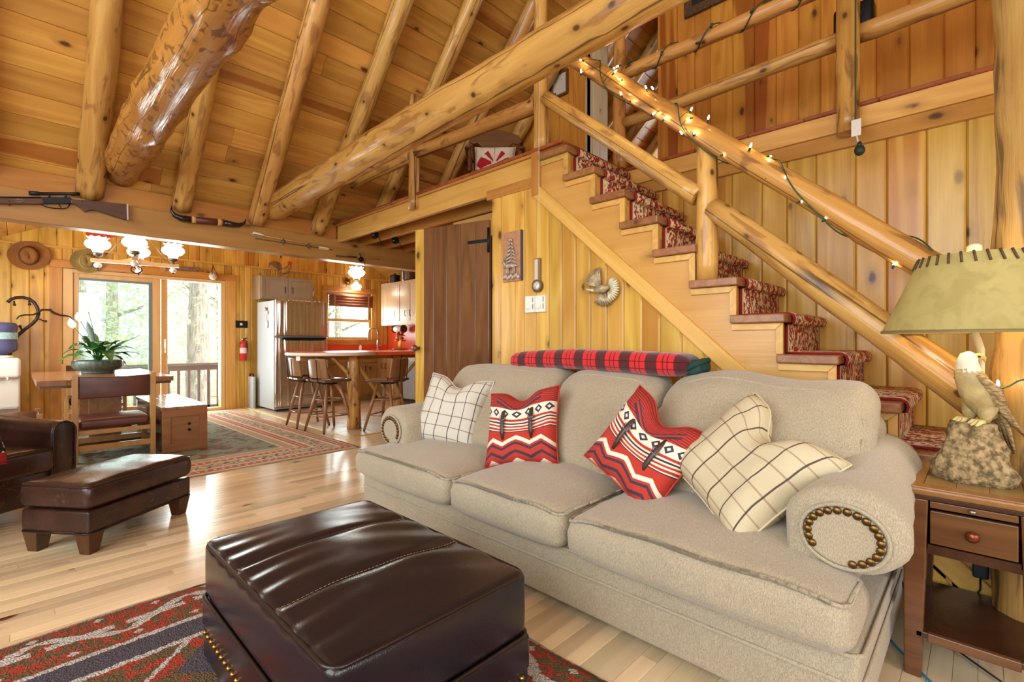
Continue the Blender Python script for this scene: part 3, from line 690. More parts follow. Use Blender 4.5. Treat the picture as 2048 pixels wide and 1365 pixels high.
def tree(i, x, y, r, h, lab, leaf, nl, spread, zlo):
    t = thing('forest_tree', lab, 'tree', (x, y, -.92), 0, 'trees beyond the deck')
    log('trunk', t, BARK, (0, 0, 0), (rt.uniform(-.3, .3), rt.uniform(-.3, .3), h), r, r*.55, .15, n=10, seg=22, knots=1)
    for k in range(6):
        a = rt.random()*6.3; z = rt.uniform(.25, .8)*h
        MB().tube([(0, 0, z), (cos(a)*spread*.4, sin(a)*spread*.4, z+.5), (cos(a)*spread*.8, sin(a)*spread*.8, z+1.3)], [r*.35, r*.2, r*.08], 5).build('branch', BARK, t)
    lm = MB(); vs = []; fs = []
    for k in range(nl):
        a = rt.random()*6.283; q = spread*sqrt(rt.random()); z = rt.uniform(zlo, h*1.02)
        c = V((cos(a)*q, sin(a)*q, z)); s_ = rt.uniform(.03, .075)
        u = V((rt.uniform(-1, 1), rt.uniform(-1, 1), rt.uniform(-1, 1))).normalized(); w = u.orthogonal().normalized()*s_*.6; u = u*s_
        b = len(vs); vs += [c-u, c+w, c+u, c-w]; fs.append((b, b+1, b+2, b+3))
    lm.add(vs, fs); o = lm.build('foliage', leaf, t, kind='stuff')
spots = [(2.95, 13.2, .24, 9, 0, 2600, 2.0), (4.3, 14.5, .06, 7, 1, 2600, 1.7), (3.5, 14.6, .12, 9, 1, 2400, 2.0), (.9, 13.6, .14, 8, 2, 3600, 2.0), (1.8, 16.5, .16, 9, 2, 4200, 2.6), (-.4, 12.8, .12, 8, 2, 3000, 1.7), (8.6, 17.5, .16, 9, 1, 3600, 2.6), (9.6, 21, .2, 9, 0, 3600, 3.0), (5.2, 19.5, .18, 10, 1, 4200, 3.0), (4.0, 22.5, .2, 10, 0, 4600, 3.4)]
for i, (x, y, r, h, lf_, nl, spd) in enumerate(spots): tree(i, x, y, r, h, TL[i], LEAF[lf_], nl, spd, .9)
# ================================================================== soft furniture helpers
def softbox(mb, c, d, r, n=3, sub=.08, fn=None, M=None):
    """box with rounded edges on a fine grid, then bent by fn(p) -> p (p in local box coordinates)"""
    hx, hy, hz = (k/2 for k in d); r = min(r, hx*.98, hy*.98, hz*.98)
    def cuts(h):
        a = [-h+r-r*math.tan(pi/4*(1-i/n)) for i in range(n+1)]
        m = max(1, int(round((2*h-2*r)/sub)))
        mid = [-h+r+(2*h-2*r)*i/m for i in range(1, m)]
        return a+mid+[-x for x in a[::-1]]
    X, Y, Z = cuts(hx), cuts(hy), cuts(hz); seen = {}; vs = []; fs = []
    def vert(p):
        k = tuple(round(x, 5) for x in p)
        if k not in seen:
            q = V((max(-hx+r, min(hx-r, p[0])), max(-hy+r, min(hy-r, p[1])), max(-hz+r, min(hz-r, p[2]))))
            dl = V(p)-q
            q = q+dl.normalized()*r if dl.length > 1e-9 else V(p)
            if fn: q = V(fn(q))
            seen[k] = len(vs); vs.append((q.x+c[0], q.y+c[1], q.z+c[2]))
        return seen[k]
    for A, B, f in ((X, Y, lambda a, b, s: (a, b, s*hz)), (Y, Z, lambda a, b, s: (s*hx, a, b)), (Z, X, lambda a, b, s: (b, s*hy, a))):
        for s in (-1, 1):
            for i in range(len(A)-1):
                for j in range(len(B)-1):
                    q = [vert(f(A[i], B[j], s)), vert(f(A[i+1], B[j], s)), vert(f(A[i+1], B[j+1], s)), vert(f(A[i], B[j+1], s))]
                    fs.append(tuple(q if s > 0 else q[::-1]))
    return mb.add(vs, fs, M, True)
def nz3(p, s, k=0): return mnoise.noise((p[0]*s+k, p[1]*s+k*1.7, p[2]*s))
def fabric(name, c, c2, sc=420, bump=.5, rough=.9, sheen=.3, big=.12):
    m, nt, p = newmat(name); tc = nd(nt, 'TexCoord')
    a = nd(nt, 'TexNoise', {0: nd(nt, 'Mapping', {0: tc.outputs['Object'], 3: (sc*.22, sc, sc*.22)}), 'Scale': 1., 'Detail': 1.})
    b = nd(nt, 'TexNoise', {0: nd(nt, 'Mapping', {0: tc.outputs['Object'], 3: (sc*.9, sc*.9, sc*.9)}), 'Scale': 1., 'Detail': 1.})
    g = nd(nt, 'TexNoise', {0: tc.outputs['Object'], 'Scale': 3., 'Detail': 3.})
    f = ma(nt, 'MULTIPLY', ma(nt, 'ADD', a, b), .5)
    col = mix(nt, step(nt, f, .34, .66), c2, c)
    col = mix(nt, ma(nt, 'MULTIPLY', step(nt, g, .4, .75), big), col, tuple(k*.5 for k in c2))
    nt.links.new(col, p.inputs['Base Color']); p.inputs['Roughness'].default_value = rough; p.inputs['Sheen Weight'].default_value = sheen
    nt.links.new(nd(nt, 'Bump', {'Height': f, 'Strength': bump, 'Distance': .003}).outputs[0], p.inputs['Normal'])
    return m
def leather(name, c, c2, rough=.32, scr=None, bs=300, crease=0):
    m, nt, p = newmat(name); tc = nd(nt, 'TexCoord')
    g = nd(nt, 'TexNoise', {0: tc.outputs['Object'], 'Scale': 5., 'Detail': 4.})
    col = mix(nt, step(nt, g, .35, .7), c, c2)
    if scr:
        w = nd(nt, 'TexNoise', {0: tc.outputs['Object'], 'Scale': 9., 'Detail': 3., 'Distortion': 2.5})
        e = ma(nt, 'ABSOLUTE', ma(nt, 'SUBTRACT', w, .5)); k = nd(nt, 'TexNoise', {0: tc.outputs['Object'], 'Scale': 4.})
        col = mix(nt, ma(nt, 'MULTIPLY', ma(nt, 'MULTIPLY', ma(nt, 'SUBTRACT', 1., step(nt, e, .002, .016)), step(nt, k, .46, .6)), .35), col, scr)
    nt.links.new(col, p.inputs['Base Color']); p.inputs['Roughness'].default_value = rough
    v = nd(nt, 'TexVoronoi', {0: tc.outputs['Object'], 'Scale': bs})
    nt.links.new(nd(nt, 'Bump', {'Height': v.outputs[0], 'Strength': .12, 'Distance': .002}).outputs[0], p.inputs['Normal'])
    rr = nd(nt, 'MapRange', {0: g.outputs[0], 3: rough-.08, 4: rough+.12}); nt.links.new(rr.outputs[0], p.inputs['Roughness'])
    return m
SOFA = fabric('sofa_linen', lin(184, 170, 142), lin(144, 131, 106), sc=620, bump=.6)
BRASS = mat('antique_brass', lin(120, 92, 50), .32, metal=.9, var=.3, vs=40)
DKW = wood('dark_stained_wood', (.105, .045, .018), (.065, .025, .010), knots=.1, rough=.28, axis=2, vary=.1, rings=10)
# ================================================================== sofa
sx0, sy0 = 1.49, .22
sofa = thing('sofa', 'long beige linen three seat sofa with rolled nailhead arms', 'sofa', (sx0, sy0, 0))
SL = 2.52
softbox(MB(), (.50, SL/2, .18), (.98, SL, .232), .02, 2, .2).build('base', SOFA, sofa)
for z in (.212, .288):
    MB().tube([(.9, -.004, z), (.03, -.004, z), (.006, .02, z), (.006, SL-.02, z), (.03, SL+.004, z), (.9, SL+.004, z)], .006, 6).build('piping', SOFA, sofa)
for x, y in ((.07, .06), (.07, SL-.06), (.93, .06), (.93, SL-.06)):
    MB().lathe([(.026, 0), (.038, .075)], 4, TR(x, y, 0), False, ph=pi/4).build('foot', DKW, sofa)
# seat cushions (near, middle, far): y ranges
for k, (a, b) in enumerate(((.0, .916), (.916, 1.612), (1.612, SL+.01))):
    L = b-a; cy0 = (a+b)/2
    def seat(p, k=k, L=L):
        x, y, z = p; u = x/.41; v = y/(L/2)
        crown = (1-u*u)*(1-min(1, abs(v))**3)
        if z > 0: z += .045*crown*(1 if k != 1 else 1.15)+.006*nz3(p, 7, k)
        if u < -.6: x -= .022*(1-v**4)*(1-(z/.12)**2); 
        ed = abs(v)**6
        z -= .028*ed*(1 if z > 0 else -.3); y += .004*nz3(p, 16, k+3)
        if u < -.5: x += .005*sin(p[2]*150+3*nz3(p, 9, k))*abs(v)**7*(1-abs(v)**30)
        if u > -.35:      # behind the arm fronts the cushion is narrower
            if k == 0: y = max(y, -L/2+.19)
            if k == 2: y = min(y, L/2-.2)
        return (x, y, z)
    cu = softbox(MB(), (.36, cy0, .372), (.82, L-.008, .165), .05, 4, .045, seat).build('seat_cushion', SOFA, sofa)
    def onseat(yy, zz, off=0): return seat(V((-.41+.004, yy-cy0, zz)))
    pts = []
    e_ = .0146; ya, yb = -L/2+.004+e_, L/2-.004-e_
    loop = [(x, ya) for x in (.1, 0, -.1, -.2, -.3)]+[(-.36, ya+.0), (-.385, ya+.012)]+[(-.3954, ya+.035+(yb-ya-.07)*i/34) for i in range(35)]+[(-.385, yb-.012), (-.36, yb)]+[(x, yb) for x in (-.3, -.2, -.1, 0, .1)]
    for xx, yy in loop:
        q = seat(V((xx, yy, .0679))); pts.append((q[0]+.36-.005, q[1]+cy0, q[2]+.372+.006))
        MB().tube(pts, .0068, 8).build('piping', SOFA, cu)
# back frame
softbox(MB(), (.90, SL/2+.0, .50), (.20, SL-.1, .62), .06, 3, .3).build('back_frame', SOFA, sofa)
for k, (a, b, h) in enumerate(((.05, .885, .50), (.885, 1.505, .48), (1.505, SL-.06, .49))):
    L = b-a
    def backc(p, k=k, L=L, h=h):
        x, y, z = p; v = y/(L/2); w = z/(h/2)
        bul = (1-v**4)*(1-w**4)
        x -= .055*bul+.016*nz3(p, 5, k+9)*(1-abs(w)**4)
        x += .010*sin(p[2]*70+4*nz3(p, 6, k))*abs(v)**6*(1-abs(v)**40)*(p[0] < 0)
        if p[0] < 0 and w > -.2: x += .014*max(0, sin(y*21+6*nz3((0, y*2, k), 1)))**3*(w+.2)*(1-w*.5)
        x += .010*sin(y*38+5*nz3(p, 4, k))*max(0, w)**2 if w > .2 else 0
        z += .03*nz3((y*3.5, k*3, 0), 1) if w > .5 else 0
        z -= .035*abs(v)**4 if w > .3 else 0
        if w < -.2 and k == 0: y = max(y, -L/2+.10*min(1, (-w-.2)*3))
        if w < -.2 and k == 2: y = min(y, L/2-.12*min(1, (-w-.2)*3))
        # lean back
        return (x+.16*w, y, z)
    cc = softbox(MB(), (.66, (a+b)/2, .70), (.24, L-.004, h), .08, 4, .05, backc).build('back_cushion', SOFA, sofa)
    pts = []
    for i in range(57):
        t = i/56*2*pi+.0; cx_, cz_ = cos(t), sin(t)
        e = (abs(cx_)**5+abs(cz_)**5)**.2; yy, zz = cx_/e*(L/2-.026), cz_/e*(h/2-.026)
        q = backc(V((-.0966, yy, zz))); pts.append((q[0]+.66-.001, q[1]+(a+b)/2, q[2]+.70))
    MB().tube(pts[:-1], .0068, 8, closed=True).build('piping', SOFA, cc)
# rolled arms
def arm(yc, side):
    am = MB(); x0, x1 = .13, .93; prof = []
    for i in range(29):         # cross-section: scroll over a leg, open at the floor
        a = R(-118)+R(296)*i/28
        prof.append((cos(a), sin(a)))
    nseg = 16; vs = []; fs = []
    for i in range(nseg+1):
        u = i/nseg; x = x0+(x1-x0)*u
        ry = .152-.03*min(1, u*2.2)+.004*sin(u*23); rz = .122+.012*u; zc_ = .568+.03*u; rnd_ = 1
        if i == 0: rnd_ = .86
        if i == 1: x = x0+.02
        ring = []
        for c_, s_ in prof:
            g = 1+.014*sin(atan2(s_, c_)*26)*max(0, 1-u*5)
            ring.append((x, yc+side*c_*ry*rnd_*g, zc_+s_*rz*rnd_*g))
        ring = [(x, yc+side*.03, .07)]+ring+[(x, yc-side*.145, .40), (x, yc-side*.145, .07)]
        vs += ring
    m = len(prof)+3
    for i in range(nseg):
        for k in range(m-1): fs.append((i*m+k, i*m+k+1, (i+1)*m+k+1, (i+1)*m+k))
    fs += [tuple(range(m))[::-1], tuple(range(nseg*m, nseg*m+m))]
    am.add(vs, fs, None, True)
    ao = am.build('arm', SOFA, sofa, recalc=True)
    # front panel, piping and nailheads
    fp = MB(); ring = []
    for i in range(33):
        a = 2*pi*i/32; ring.append((yc+side*cos(a)*.098, .552+sin(a)*.082))
    fp.prism([(y, z) for y, z in ring[:-1]], x0-.012, x0+.01, frame((0, 0, 0), (0, 1, 0), y=(0, 0, 1)))
    pan = fp.build('arm_panel', SOFA, sofa, bevel=.008, recalc=True)
    MB().tube([(x0-.008, yc+side*cos(2*pi*i/32)*.104, .553+sin(2*pi*i/32)*.088) for i in range(32)], .006, 6, closed=True).build('piping', SOFA, pan)
    nm = MB().ball((0, 0, 0), (.006, .0115, .0115), 10, 6).mesh('nailhead'); nm.materials.append(BRASS)
    for i in range(19):
        a = R(-75)+R(285)*i/18
        put('nailhead', nm, None, pan, TR(x0-.014, yc+side*cos(a)*.086, .553+sin(a)*.072))
arm(.055, -1); arm(2.385, 1)
# ================================================================== throw pillows
def pillow(name, lab, m, loc, size, th, rot, dent=0, group=None, seed=0, squash=(1, 1)):
    """local: x width, y height (up), z thickness towards the viewer"""
    n = 22; mb = MB(); vs = []; uvs = []; fs = []
    for side in (1, -1):
        b = len(vs)
        for j in range(n+1):
            for i in range(n+1):
                u, v = 2*i/n-1, 2*j/n-1
                U = math.copysign(abs(u)**.85, u); W_ = math.copysign(abs(v)**.85, v)
                x = U*size/2*(1-.07*(1-W_*W_)); y = W_*size/2*(1-.07*(1-U*U))
                f = max(0, (1-u**4)*(1-v**4))**.55
                z = th/2*f*(1+.25*mnoise.noise((u*1.3+seed, v*1.3, side*2.)))
                if dent:
                    g = math.exp(-(u/.30)**2)*max(0, (v+.35)/1.35)**1.7
                    y -= dent*size*g; z *= 1-.35*g
                    z += .04*size*abs(u)*max(0, v)*(1 if side > 0 else -1)*0
                z += .008*mnoise.noise((u*4+seed, v*4, side))*f
                vs.append((x*squash[0], y*squash[1], side*z)); uvs.append((i/n, j/n))
        for j in range(n):
            for i in range(n):
                q = (b+j*(n+1)+i, b+j*(n+1)+i+1, b+(j+1)*(n+1)+i+1, b+(j+1)*(n+1)+i); fs.append(q if side > 0 else q[::-1])
    mb.add(vs, fs, None, True); me = mb.mesh(name); me.materials.append(m)
    uvl = me.uv_layers.new(name='uv')
    for l in me.loops: uvl.data[l.index].uv = uvs[l.vertex_index]
    bm = bmesh.new(); bm.from_mesh(me); bmesh.ops.remove_doubles(bm, verts=bm.verts, dist=1e-4); bm.to_mesh(me); bm.free()
    t = thing(name, lab, 'pillow', loc, 0, group); t.matrix_basis = MX.Translation(loc) @ rot
    c = put('cover', me, None, t)
    pp = []
    for k in range(4):
        for i in range(n):
            j, i2 = [(0, i), (i, n), (n, n-i), (n-i, 0)][k]
            pp.append(vs[j*(n+1)+i2])
    MB().tube([(p[0], p[1], 0) for p in pp], .004, 6, closed=True).build('piping', m, t)
    return t, c
def uvm(name):
    m, nt, p = newmat(name); uv = nd(nt, 'UVMap'); s = nd(nt, 'SeparateXYZ', {0: uv.outputs[0]}); p.inputs['Roughness'].default_value = .9
    w = nd(nt, 'TexNoise', {0: uv.outputs[0], 'Scale': 220., 'Detail': 1.})
    nt.links.new(nd(nt, 'Bump', {'Height': w.outputs[0], 'Strength': .25, 'Distance': .003}).outputs[0], p.inputs['Normal'])
    return m, nt, p, s.outputs[0], s.outputs[1], w
def plaid(name, base, l1, l2, nu, nv, w1, w2):
    m, nt, p, u, v, w = uvm(name)
    def line(c, n, wd, o=0.): return ma(nt, 'LESS_THAN', ma(nt, 'ABSOLUTE', ma(nt, 'SUBTRACT', ma(nt, 'FRACT', ma(nt, 'ADD', ma(nt, 'MULTIPLY', c, n), o)), .5)), wd)
    col = mix(nt, ma(nt, 'MULTIPLY', step(nt, w, .35, .7), .35), base, tuple(k*.75 for k in base))
    col = mix(nt, ma(nt, 'MULTIPLY', line(v, nv, w2), .75), col, l2); col = mix(nt, ma(nt, 'MULTIPLY', line(u, nu, w1), .92), col, l1)
    nt.links.new(col, p.inputs['Base Color']); return m
PL1 = plaid('cream_windowpane', lin(206, 200, 184), lin(52, 42, 38), lin(120, 96, 76), 6., 6., .035, .04)
PL2 = plaid('cream_windowpane_warm', lin(200, 186, 152), lin(58, 44, 38), lin(150, 122, 96), 6., 6., .035, .04)
# red southwestern print
RED, nt, p, u, v, w = uvm('southwest_print')
ORG, CRM, NVY, DRD = lin(178, 50, 36), lin(226, 214, 190), lin(58, 48, 62), lin(110, 30, 28)
def gt(a, b): return ma(nt, 'GREATER_THAN', a, b)
def band(x, a, b): return ma(nt, 'MULTIPLY', gt(x, a), ma(nt, 'LESS_THAN', x, b))
uc = ma(nt, 'ABSOLUTE', ma(nt, 'SUBTRACT', u, .5))
zig = ma(nt, 'ABSOLUTE', ma(nt, 'SUBTRACT', ma(nt, 'FRACT', ma(nt, 'MULTIPLY', u, 3.)), .5))
col = mix(nt, ma(nt, 'MULTIPLY', band(v, .72, 1.1), gt(ma(nt, 'FRACT', ma(nt, 'MULTIPLY', v, 34.)), .6)), ORG, DRD)
vv = ma(nt, 'SUBTRACT', v, ma(nt, 'MULTIPLY', uc, .55))          # chevron that dips at the middle
for a, b, c in ((.62, .66, NVY), (.66, .69, ORG), (.69, .715, NVY)): col = mix(nt, ma(nt, 'MULTIPLY', band(vv, a, b), gt(.3, uc)), col, c)
vs_ = ma(nt, 'ADD', v, ma(nt, 'MULTIPLY', ma(nt, 'MULTIPLY', uc, uc), -.3))
col = mix(nt, band(vs_, .54, .68), col, CRM)
du = ma(nt, 'ABSOLUTE', ma(nt, 'SUBTRACT', ma(nt, 'FRACT', ma(nt, 'MULTIPLY', u, 7.)), .5)); dv = ma(nt, 'ABSOLUTE', ma(nt, 'MULTIPLY', ma(nt, 'SUBTRACT', vs_, .61), 7.))
dd = ma(nt, 'ADD', du, dv); col = mix(nt, ma(nt, 'MULTIPLY', band(dd, .16, .38), band(vs_, .54, .68)), col, NVY)
for a, b, c in ((.40, .54, CRM), (.515, .54, ORG), (.485, .50, NVY), (.455, .47, ORG), (.42, .44, ORG), (.40, .41, NVY)): col = mix(nt, band(vs_, a, b), col, c)
z2 = ma(nt, 'ADD', v, ma(nt, 'MULTIPLY', zig, .16))
for a, b, c in ((.30, .355, CRM), (.235, .27, NVY), (.12, .16, NVY), (.0, .05, CRM)): col = mix(nt, ma(nt, 'MULTIPLY', band(z2, a, b), gt(.40, v)), col, c)
nt.links.new(col, p.inputs['Base Color'])
def prot(yaw, tilt, roll=0):
    """pillow standing: local z points to -x (into the room), y up; tilt leans it back, roll turns it in its plane"""
    B = frame((0, 0, 0), (0, -1, 0), y=(0, 0, 1))
    return MX.Rotation(yaw, 4, 'Z') @ MX.Rotation(tilt, 4, 'Y') @ B @ MX.Rotation(roll, 4, 'Z')
PG = 'throw pillows on the sofa'
pillow('throw_pillow', 'white windowpane check pillow against the far sofa arm', PL1, (1.90, 2.36, .665), .45, .16, prot(R(22), R(24), R(-6)), .14, PG, 1)
p2, c2 = pillow('throw_pillow', 'red southwestern print pillow with two straps, between far seat cushions', RED, (1.84, 1.71, .655), .41, .15, prot(R(14), R(26), R(10)), .13, PG, 2)
p3, c3 = pillow('throw_pillow', 'red southwestern print pillow slumped on its corner near the middle seat', RED, (1.82, 1.00, .655), .40, .15, prot(R(4), R(24), R(-30)), .17, PG, 3)
pillow('throw_pillow', 'beige check pillow slouching into the near rolled sofa arm', PL2, (1.83, .60, .66), .44, .18, prot(R(-14), R(40), R(-30)), .22, PG, 4, (1.06, 1))
STRAP = leather('strap_leather', lin(64, 44, 34), lin(44, 30, 24), .4)
for t in (p2, p3):
    for sx in (-.075, .085):
        s = MB(); s.tube([(sx, -.085, .068), (sx, -.05, .082), (sx, .0, .090), (sx, .05, .084), (sx, .085, .070)], [.006, .011, .011, .011, .006], 8, flat=.35).build('strap', STRAP, t)
        MB().tube([(sx-.014, .012, .092), (sx+.014, .012, .092), (sx+.014, .036, .091), (sx-.014, .036, .091)], .0025, 5, closed=True).build('buckle', mat('buckle', (.2, .19, .18), .3, metal=.9), t)
# ================================================================== folded blanket on the sofa back
BUF, nt, p = newmat('buffalo_plaid'); tc = nd(nt, 'TexCoord'); s3 = nd(nt, 'SeparateXYZ', {0: tc.outputs['Object']}); yq = s3.outputs[1]; zq = s3.outputs[2]
def per(c, n, o=0.): return ma(nt, 'FRACT', ma(nt, 'ADD', ma(nt, 'MULTIPLY', c, n), o))
bk = ma(nt, 'LESS_THAN', per(yq, 6.6), .42)
l1 = ma(nt, 'LESS_THAN', ma(nt, 'ABSOLUTE', ma(nt, 'SUBTRACT', per(yq, 6.6), .71)), .10); l2 = ma(nt, 'GREATER_THAN', ma(nt, 'ABSOLUTE', ma(nt, 'SUBTRACT', per(yq, 6.6), .71)), .06)
lz = ma(nt, 'LESS_THAN', ma(nt, 'ABSOLUTE', ma(nt, 'SUBTRACT', ma(nt, 'ABSOLUTE', ma(nt, 'ADD', zq, .005)), .018)), .0022)
c = mix(nt, ma(nt, 'MULTIPLY', bk, .88), lin(206, 22, 28), lin(22, 8, 10)); c = mix(nt, ma(nt, 'MULTIPLY', ma(nt, 'MULTIPLY', l1, l2), .85), c, lin(30, 8, 12)); c = mix(nt, ma(nt, 'MULTIPLY', lz, .9), c, lin(30, 8, 12))
nt.links.new(c, p.inputs['Base Color']); p.inputs['Roughness'].default_value = .95; p.inputs['Sheen Weight'].default_value = .3
bn = nd(nt, 'TexNoise', {0: tc.outputs['Object'], 'Scale': 260.}); nt.links.new(nd(nt, 'Bump', {'Height': bn.outputs[0], 'Strength': .5, 'Distance': .003}).outputs[0], p.inputs['Normal'])
bt = thing('folded_blanket', 'red and black plaid blanket folded along the sofa back', 'blanket', (2.30, 1.59, .985))
def bfn(p):
    x, y, z = p; e = abs(y/.62)
    return (x+.02*sin(y*3), y, z*(1-.25*max(0, e-.85)/.15)+.012*sin(y*4+1)+.004*nz3(p, 9)-.012*(y/.62))
softbox(MB(), (0, 0, 0), (.20, 1.22, .115), .052, 5, .05, bfn).build('blanket_fold', BUF, bt)
softbox(MB(), (.0, -.60, -.012), (.17, .10, .075), .034, 4, .04).build('lining_end', mat('green_lining', lin(36, 72, 62), .9, var=.2, vs=40), bt)
MB().tube([(-.085, -.58, -.03), (-.095, -.62, .0), (-.06, -.655, .02), (0, -.66, .025), (.06, -.64, .015)], [.008, .014, .014, .012, .008], 8).build('lining_roll', mat('green_lining_dark', lin(30, 58, 50), .9), bt)
# ================================================================== leather ottoman (big)
OTL = leather('espresso_leather', lin(34, 26, 31), lin(26, 20, 27), .21)
ox, oy = .745, 1.415; OW, OD = .60, .93
ot = thing('leather_ottoman', 'large square espresso leather ottoman with brass nailheads on the rug', 'ottoman', (ox, oy, .018))
def otop(p):
    x, y, z = p; u, v = x/(OW/2), y/(OD/2)
    if z > .05:
        z += .028*(1-u*u)*(1-v*v)
        for s in (-1/3, 1/3):
            z -= .012*math.exp(-((v-s)/.035)**2)*(1-abs(u)**8)
        fold = max(0, -u-.15)
        z += .0055*fold*sin(y*62+2*nz3(p, 3))*(1-abs(v)**6)+.0035*nz3(p, 6)*(1-u*u)
        z += .0035*max(0, u+.2)*sin(y*38+x*20)*(1-abs(v)**4)
    b = .012*(1-(z/.1)**2)
    x += math.copysign(b*(1-v**4), x)*(abs(u) > .9); y += math.copysign(b*(1-u**4), y)*(abs(v) > .9)
    return (x, y, z)
softbox(MB(), (0, 0, .318), (OW, OD, .185), .024, 4, .018, otop).build('top_cushion', OTL, ot)
def ring(z, grow=0., n=10, c=.04, wob=0.):
    hx, hy = OW/2+grow, OD/2+grow; pts = []
    for cx_, cy_, a0 in ((hx-c, hy-c, 0), (-hx+c, hy-c, 90), (-hx+c, -hy+c, 180), (hx-c, -hy+c, 270)):
        pts += [(cx_+c*cos(R(a0+90*i/n)), cy_+c*sin(R(a0+90*i/n)), z) for i in range(n+1)]
    return pts
PIPE = leather('piping_leather', lin(34, 20, 18), lin(26, 15, 14), .3)
for z, g in ((.402, -.004), (.229, .006)):
    MB().tube(ring(z, g), .0065, 6, closed=True).build('piping', PIPE, ot)
softbox(MB(), (0, 0, .175), (OW+.012, OD+.012, .105), .012, 2, .2).build('middle_band', OTL, ot)
softbox(MB(), (0, 0, .075), (OW+.006, OD+.006, .11), .012, 2, .2).build('base', OTL, ot)
STI = mat('stitch', lin(150, 120, 96), .6)
for s in (-1/3, 1/3):
    sm = MB()
    for dy in (-.006, .006):
        for i in range(48):
            x = -OW/2+.014+(OW-.028)*i/48; q = otop(V((x, s*OD/2+dy, .0925))); q2 = otop(V((x+.008, s*OD/2+dy, .0925)))
            sm.tube([(q[0], q[1], q[2]+.319), (q2[0], q2[1], q2[2]+.319)], .0011, 4)
    sm.build('seam_stitching', STI, ot, kind='stuff')
nm = MB().ball((0, 0, 0), .0085, 8, 6).mesh('nailhead'); nm.materials.append(mat('bright_brass', lin(170, 128, 60), .28, metal=.95))
for i in range(25):
    for s in (-1, 1): put('nailhead', nm, None, ot, TR(s*(OW/2+.004), -OD/2+.03+(OD-.06)*i/24, .112))
for i in range(16):
    for s in (-1, 1): put('nailhead', nm, None, ot, TR(-OW/2+.03+(OW-.06)*i/15, s*(OD/2+.004), .112))
for x in (-1, 1):
    for y in (-1, 1): MB().lathe([(.02, 0), (.03, .022)], 10, TR(x*.24, y*.4, 0)).build('foot', DKW, ot)
# ================================================================== rugs
def rugmat(name, bx, by, bands, field, rough=.97, bs=900, bstr=1.):
    m, nt, p = newmat(name); tc = nd(nt, 'TexCoord'); s = nd(nt, 'SeparateXYZ', {0: tc.outputs['Object']}); X, Y = s.outputs[0], s.outputs[1]
    wob = nd(nt, 'TexNoise', {0: tc.outputs['Object'], 'Scale': 60., 'Detail': 2.})
    wb = ma(nt, 'MULTIPLY', ma(nt, 'SUBTRACT', wob, .5), .022 if bs < 500 else .008)
    ex = ma(nt, 'SUBTRACT', bx, ma(nt, 'ABSOLUTE', X)); ey = ma(nt, 'SUBTRACT', by, ma(nt, 'ABSOLUTE', Y))
    e = ma(nt, 'ADD', ma(nt, 'MINIMUM', ex, ey), wb)
    along = ma(nt, 'ADD', mix_f(nt, ma(nt, 'LESS_THAN', ex, ey), X, Y), wb)
    return m, nt, p, e, along, tc, X, Y
def mix_f(nt, f, a, b):
    n = nt.nodes.new('ShaderNodeMix'); n.data_type = 'FLOAT'
    for i, v in ((0, f), (2, a), (3, b)): nt.links.new(v, n.inputs[i])
    return n.outputs[0]
RX, RY = 1.45, 1.62
RUG1, nt, p, e, al, tc, X, Y = rugmat('shag_rug', RX, RY, None, None, bs=300)
ORG, OLV, WHT, NAV = lin(192, 66, 40), lin(120, 94, 58), lin(220, 214, 206), lin(92, 84, 96)
def gt(a, b): return ma(nt, 'GREATER_THAN', a, b)
def band(x, a, b): return ma(nt, 'MULTIPLY', gt(x, a), ma(nt, 'LESS_THAN', x, b))
def tri(c, n, o=0.): return ma(nt, 'ABSOLUTE', ma(nt, 'SUBTRACT', ma(nt, 'MULTIPLY', ma(nt, 'FRACT', ma(nt, 'ADD', ma(nt, 'MULTIPLY', c, n), o)), 2.), 1.))
mot = nd(nt, 'TexNoise', {0: nd(nt, 'Mapping', {0: tc.outputs['Object'], 3: (1, 1, 1)}), 'Scale': 34., 'Detail': 2.})
mo2 = nd(nt, 'TexNoise', {0: tc.outputs['Object'], 'Scale': 14., 'Detail': 1.})
col = mix(nt, step(nt, mot, .45, .55), ORG, OLV)
# outer band: stepped zigzag "x" figures and rows of dots
lz = ma(nt, 'ABSOLUTE', ma(nt, 'SUBTRACT', ma(nt, 'MULTIPLY', ma(nt, 'SUBTRACT', e, .145), 8.), ma(nt, 'SUBTRACT', ma(nt, 'MULTIPLY', tri(al, 2.2), 1.2), .6)))
fig = ma(nt, 'MULTIPLY', ma(nt, 'LESS_THAN', lz, .16), band(e, .075, .215))
fig2 = ma(nt, 'MULTIPLY', ma(nt, 'LESS_THAN', ma(nt, 'ABSOLUTE', ma(nt, 'SUBTRACT', e, .145)), .016), ma(nt, 'LESS_THAN', ma(nt, 'ABSOLUTE', ma(nt, 'SUBTRACT', tri(al, 2.2), .5)), .42))
dots = ma(nt, 'LESS_THAN', ma(nt, 'ADD', ma(nt, 'MULTIPLY', tri(al, 5.5, .3), .09), ma(nt, 'ABSOLUTE', ma(nt, 'SUBTRACT', e, .05))), .018)
dot2 = ma(nt, 'LESS_THAN', ma(nt, 'ADD', ma(nt, 'MULTIPLY', tri(al, 5.5, .8), .09), ma(nt, 'ABSOLUTE', ma(nt, 'SUBTRACT', e, .25))), .018)
for f in (fig, fig2, dots, dot2): col = mix(nt, f, col, WHT)
for a, b, c in ((-.1, .012, WHT), (.29, .315, WHT), (.315, .425, NAV), (.425, .45, WHT)): col = mix(nt, band(e, a, b), col, c)
inn = mix(nt, step(nt, mo2, .46, .52), ORG, OLV)
dia = ma(nt, 'ADD', tri(al, 2.4), tri(e, 2.4)); inn = mix(nt, band(dia, .9, 1.02), inn, WHT); inn = mix(nt, band(dia, .0, .5), inn, NAV)
col = mix(nt, gt(e, .45), col, inn)
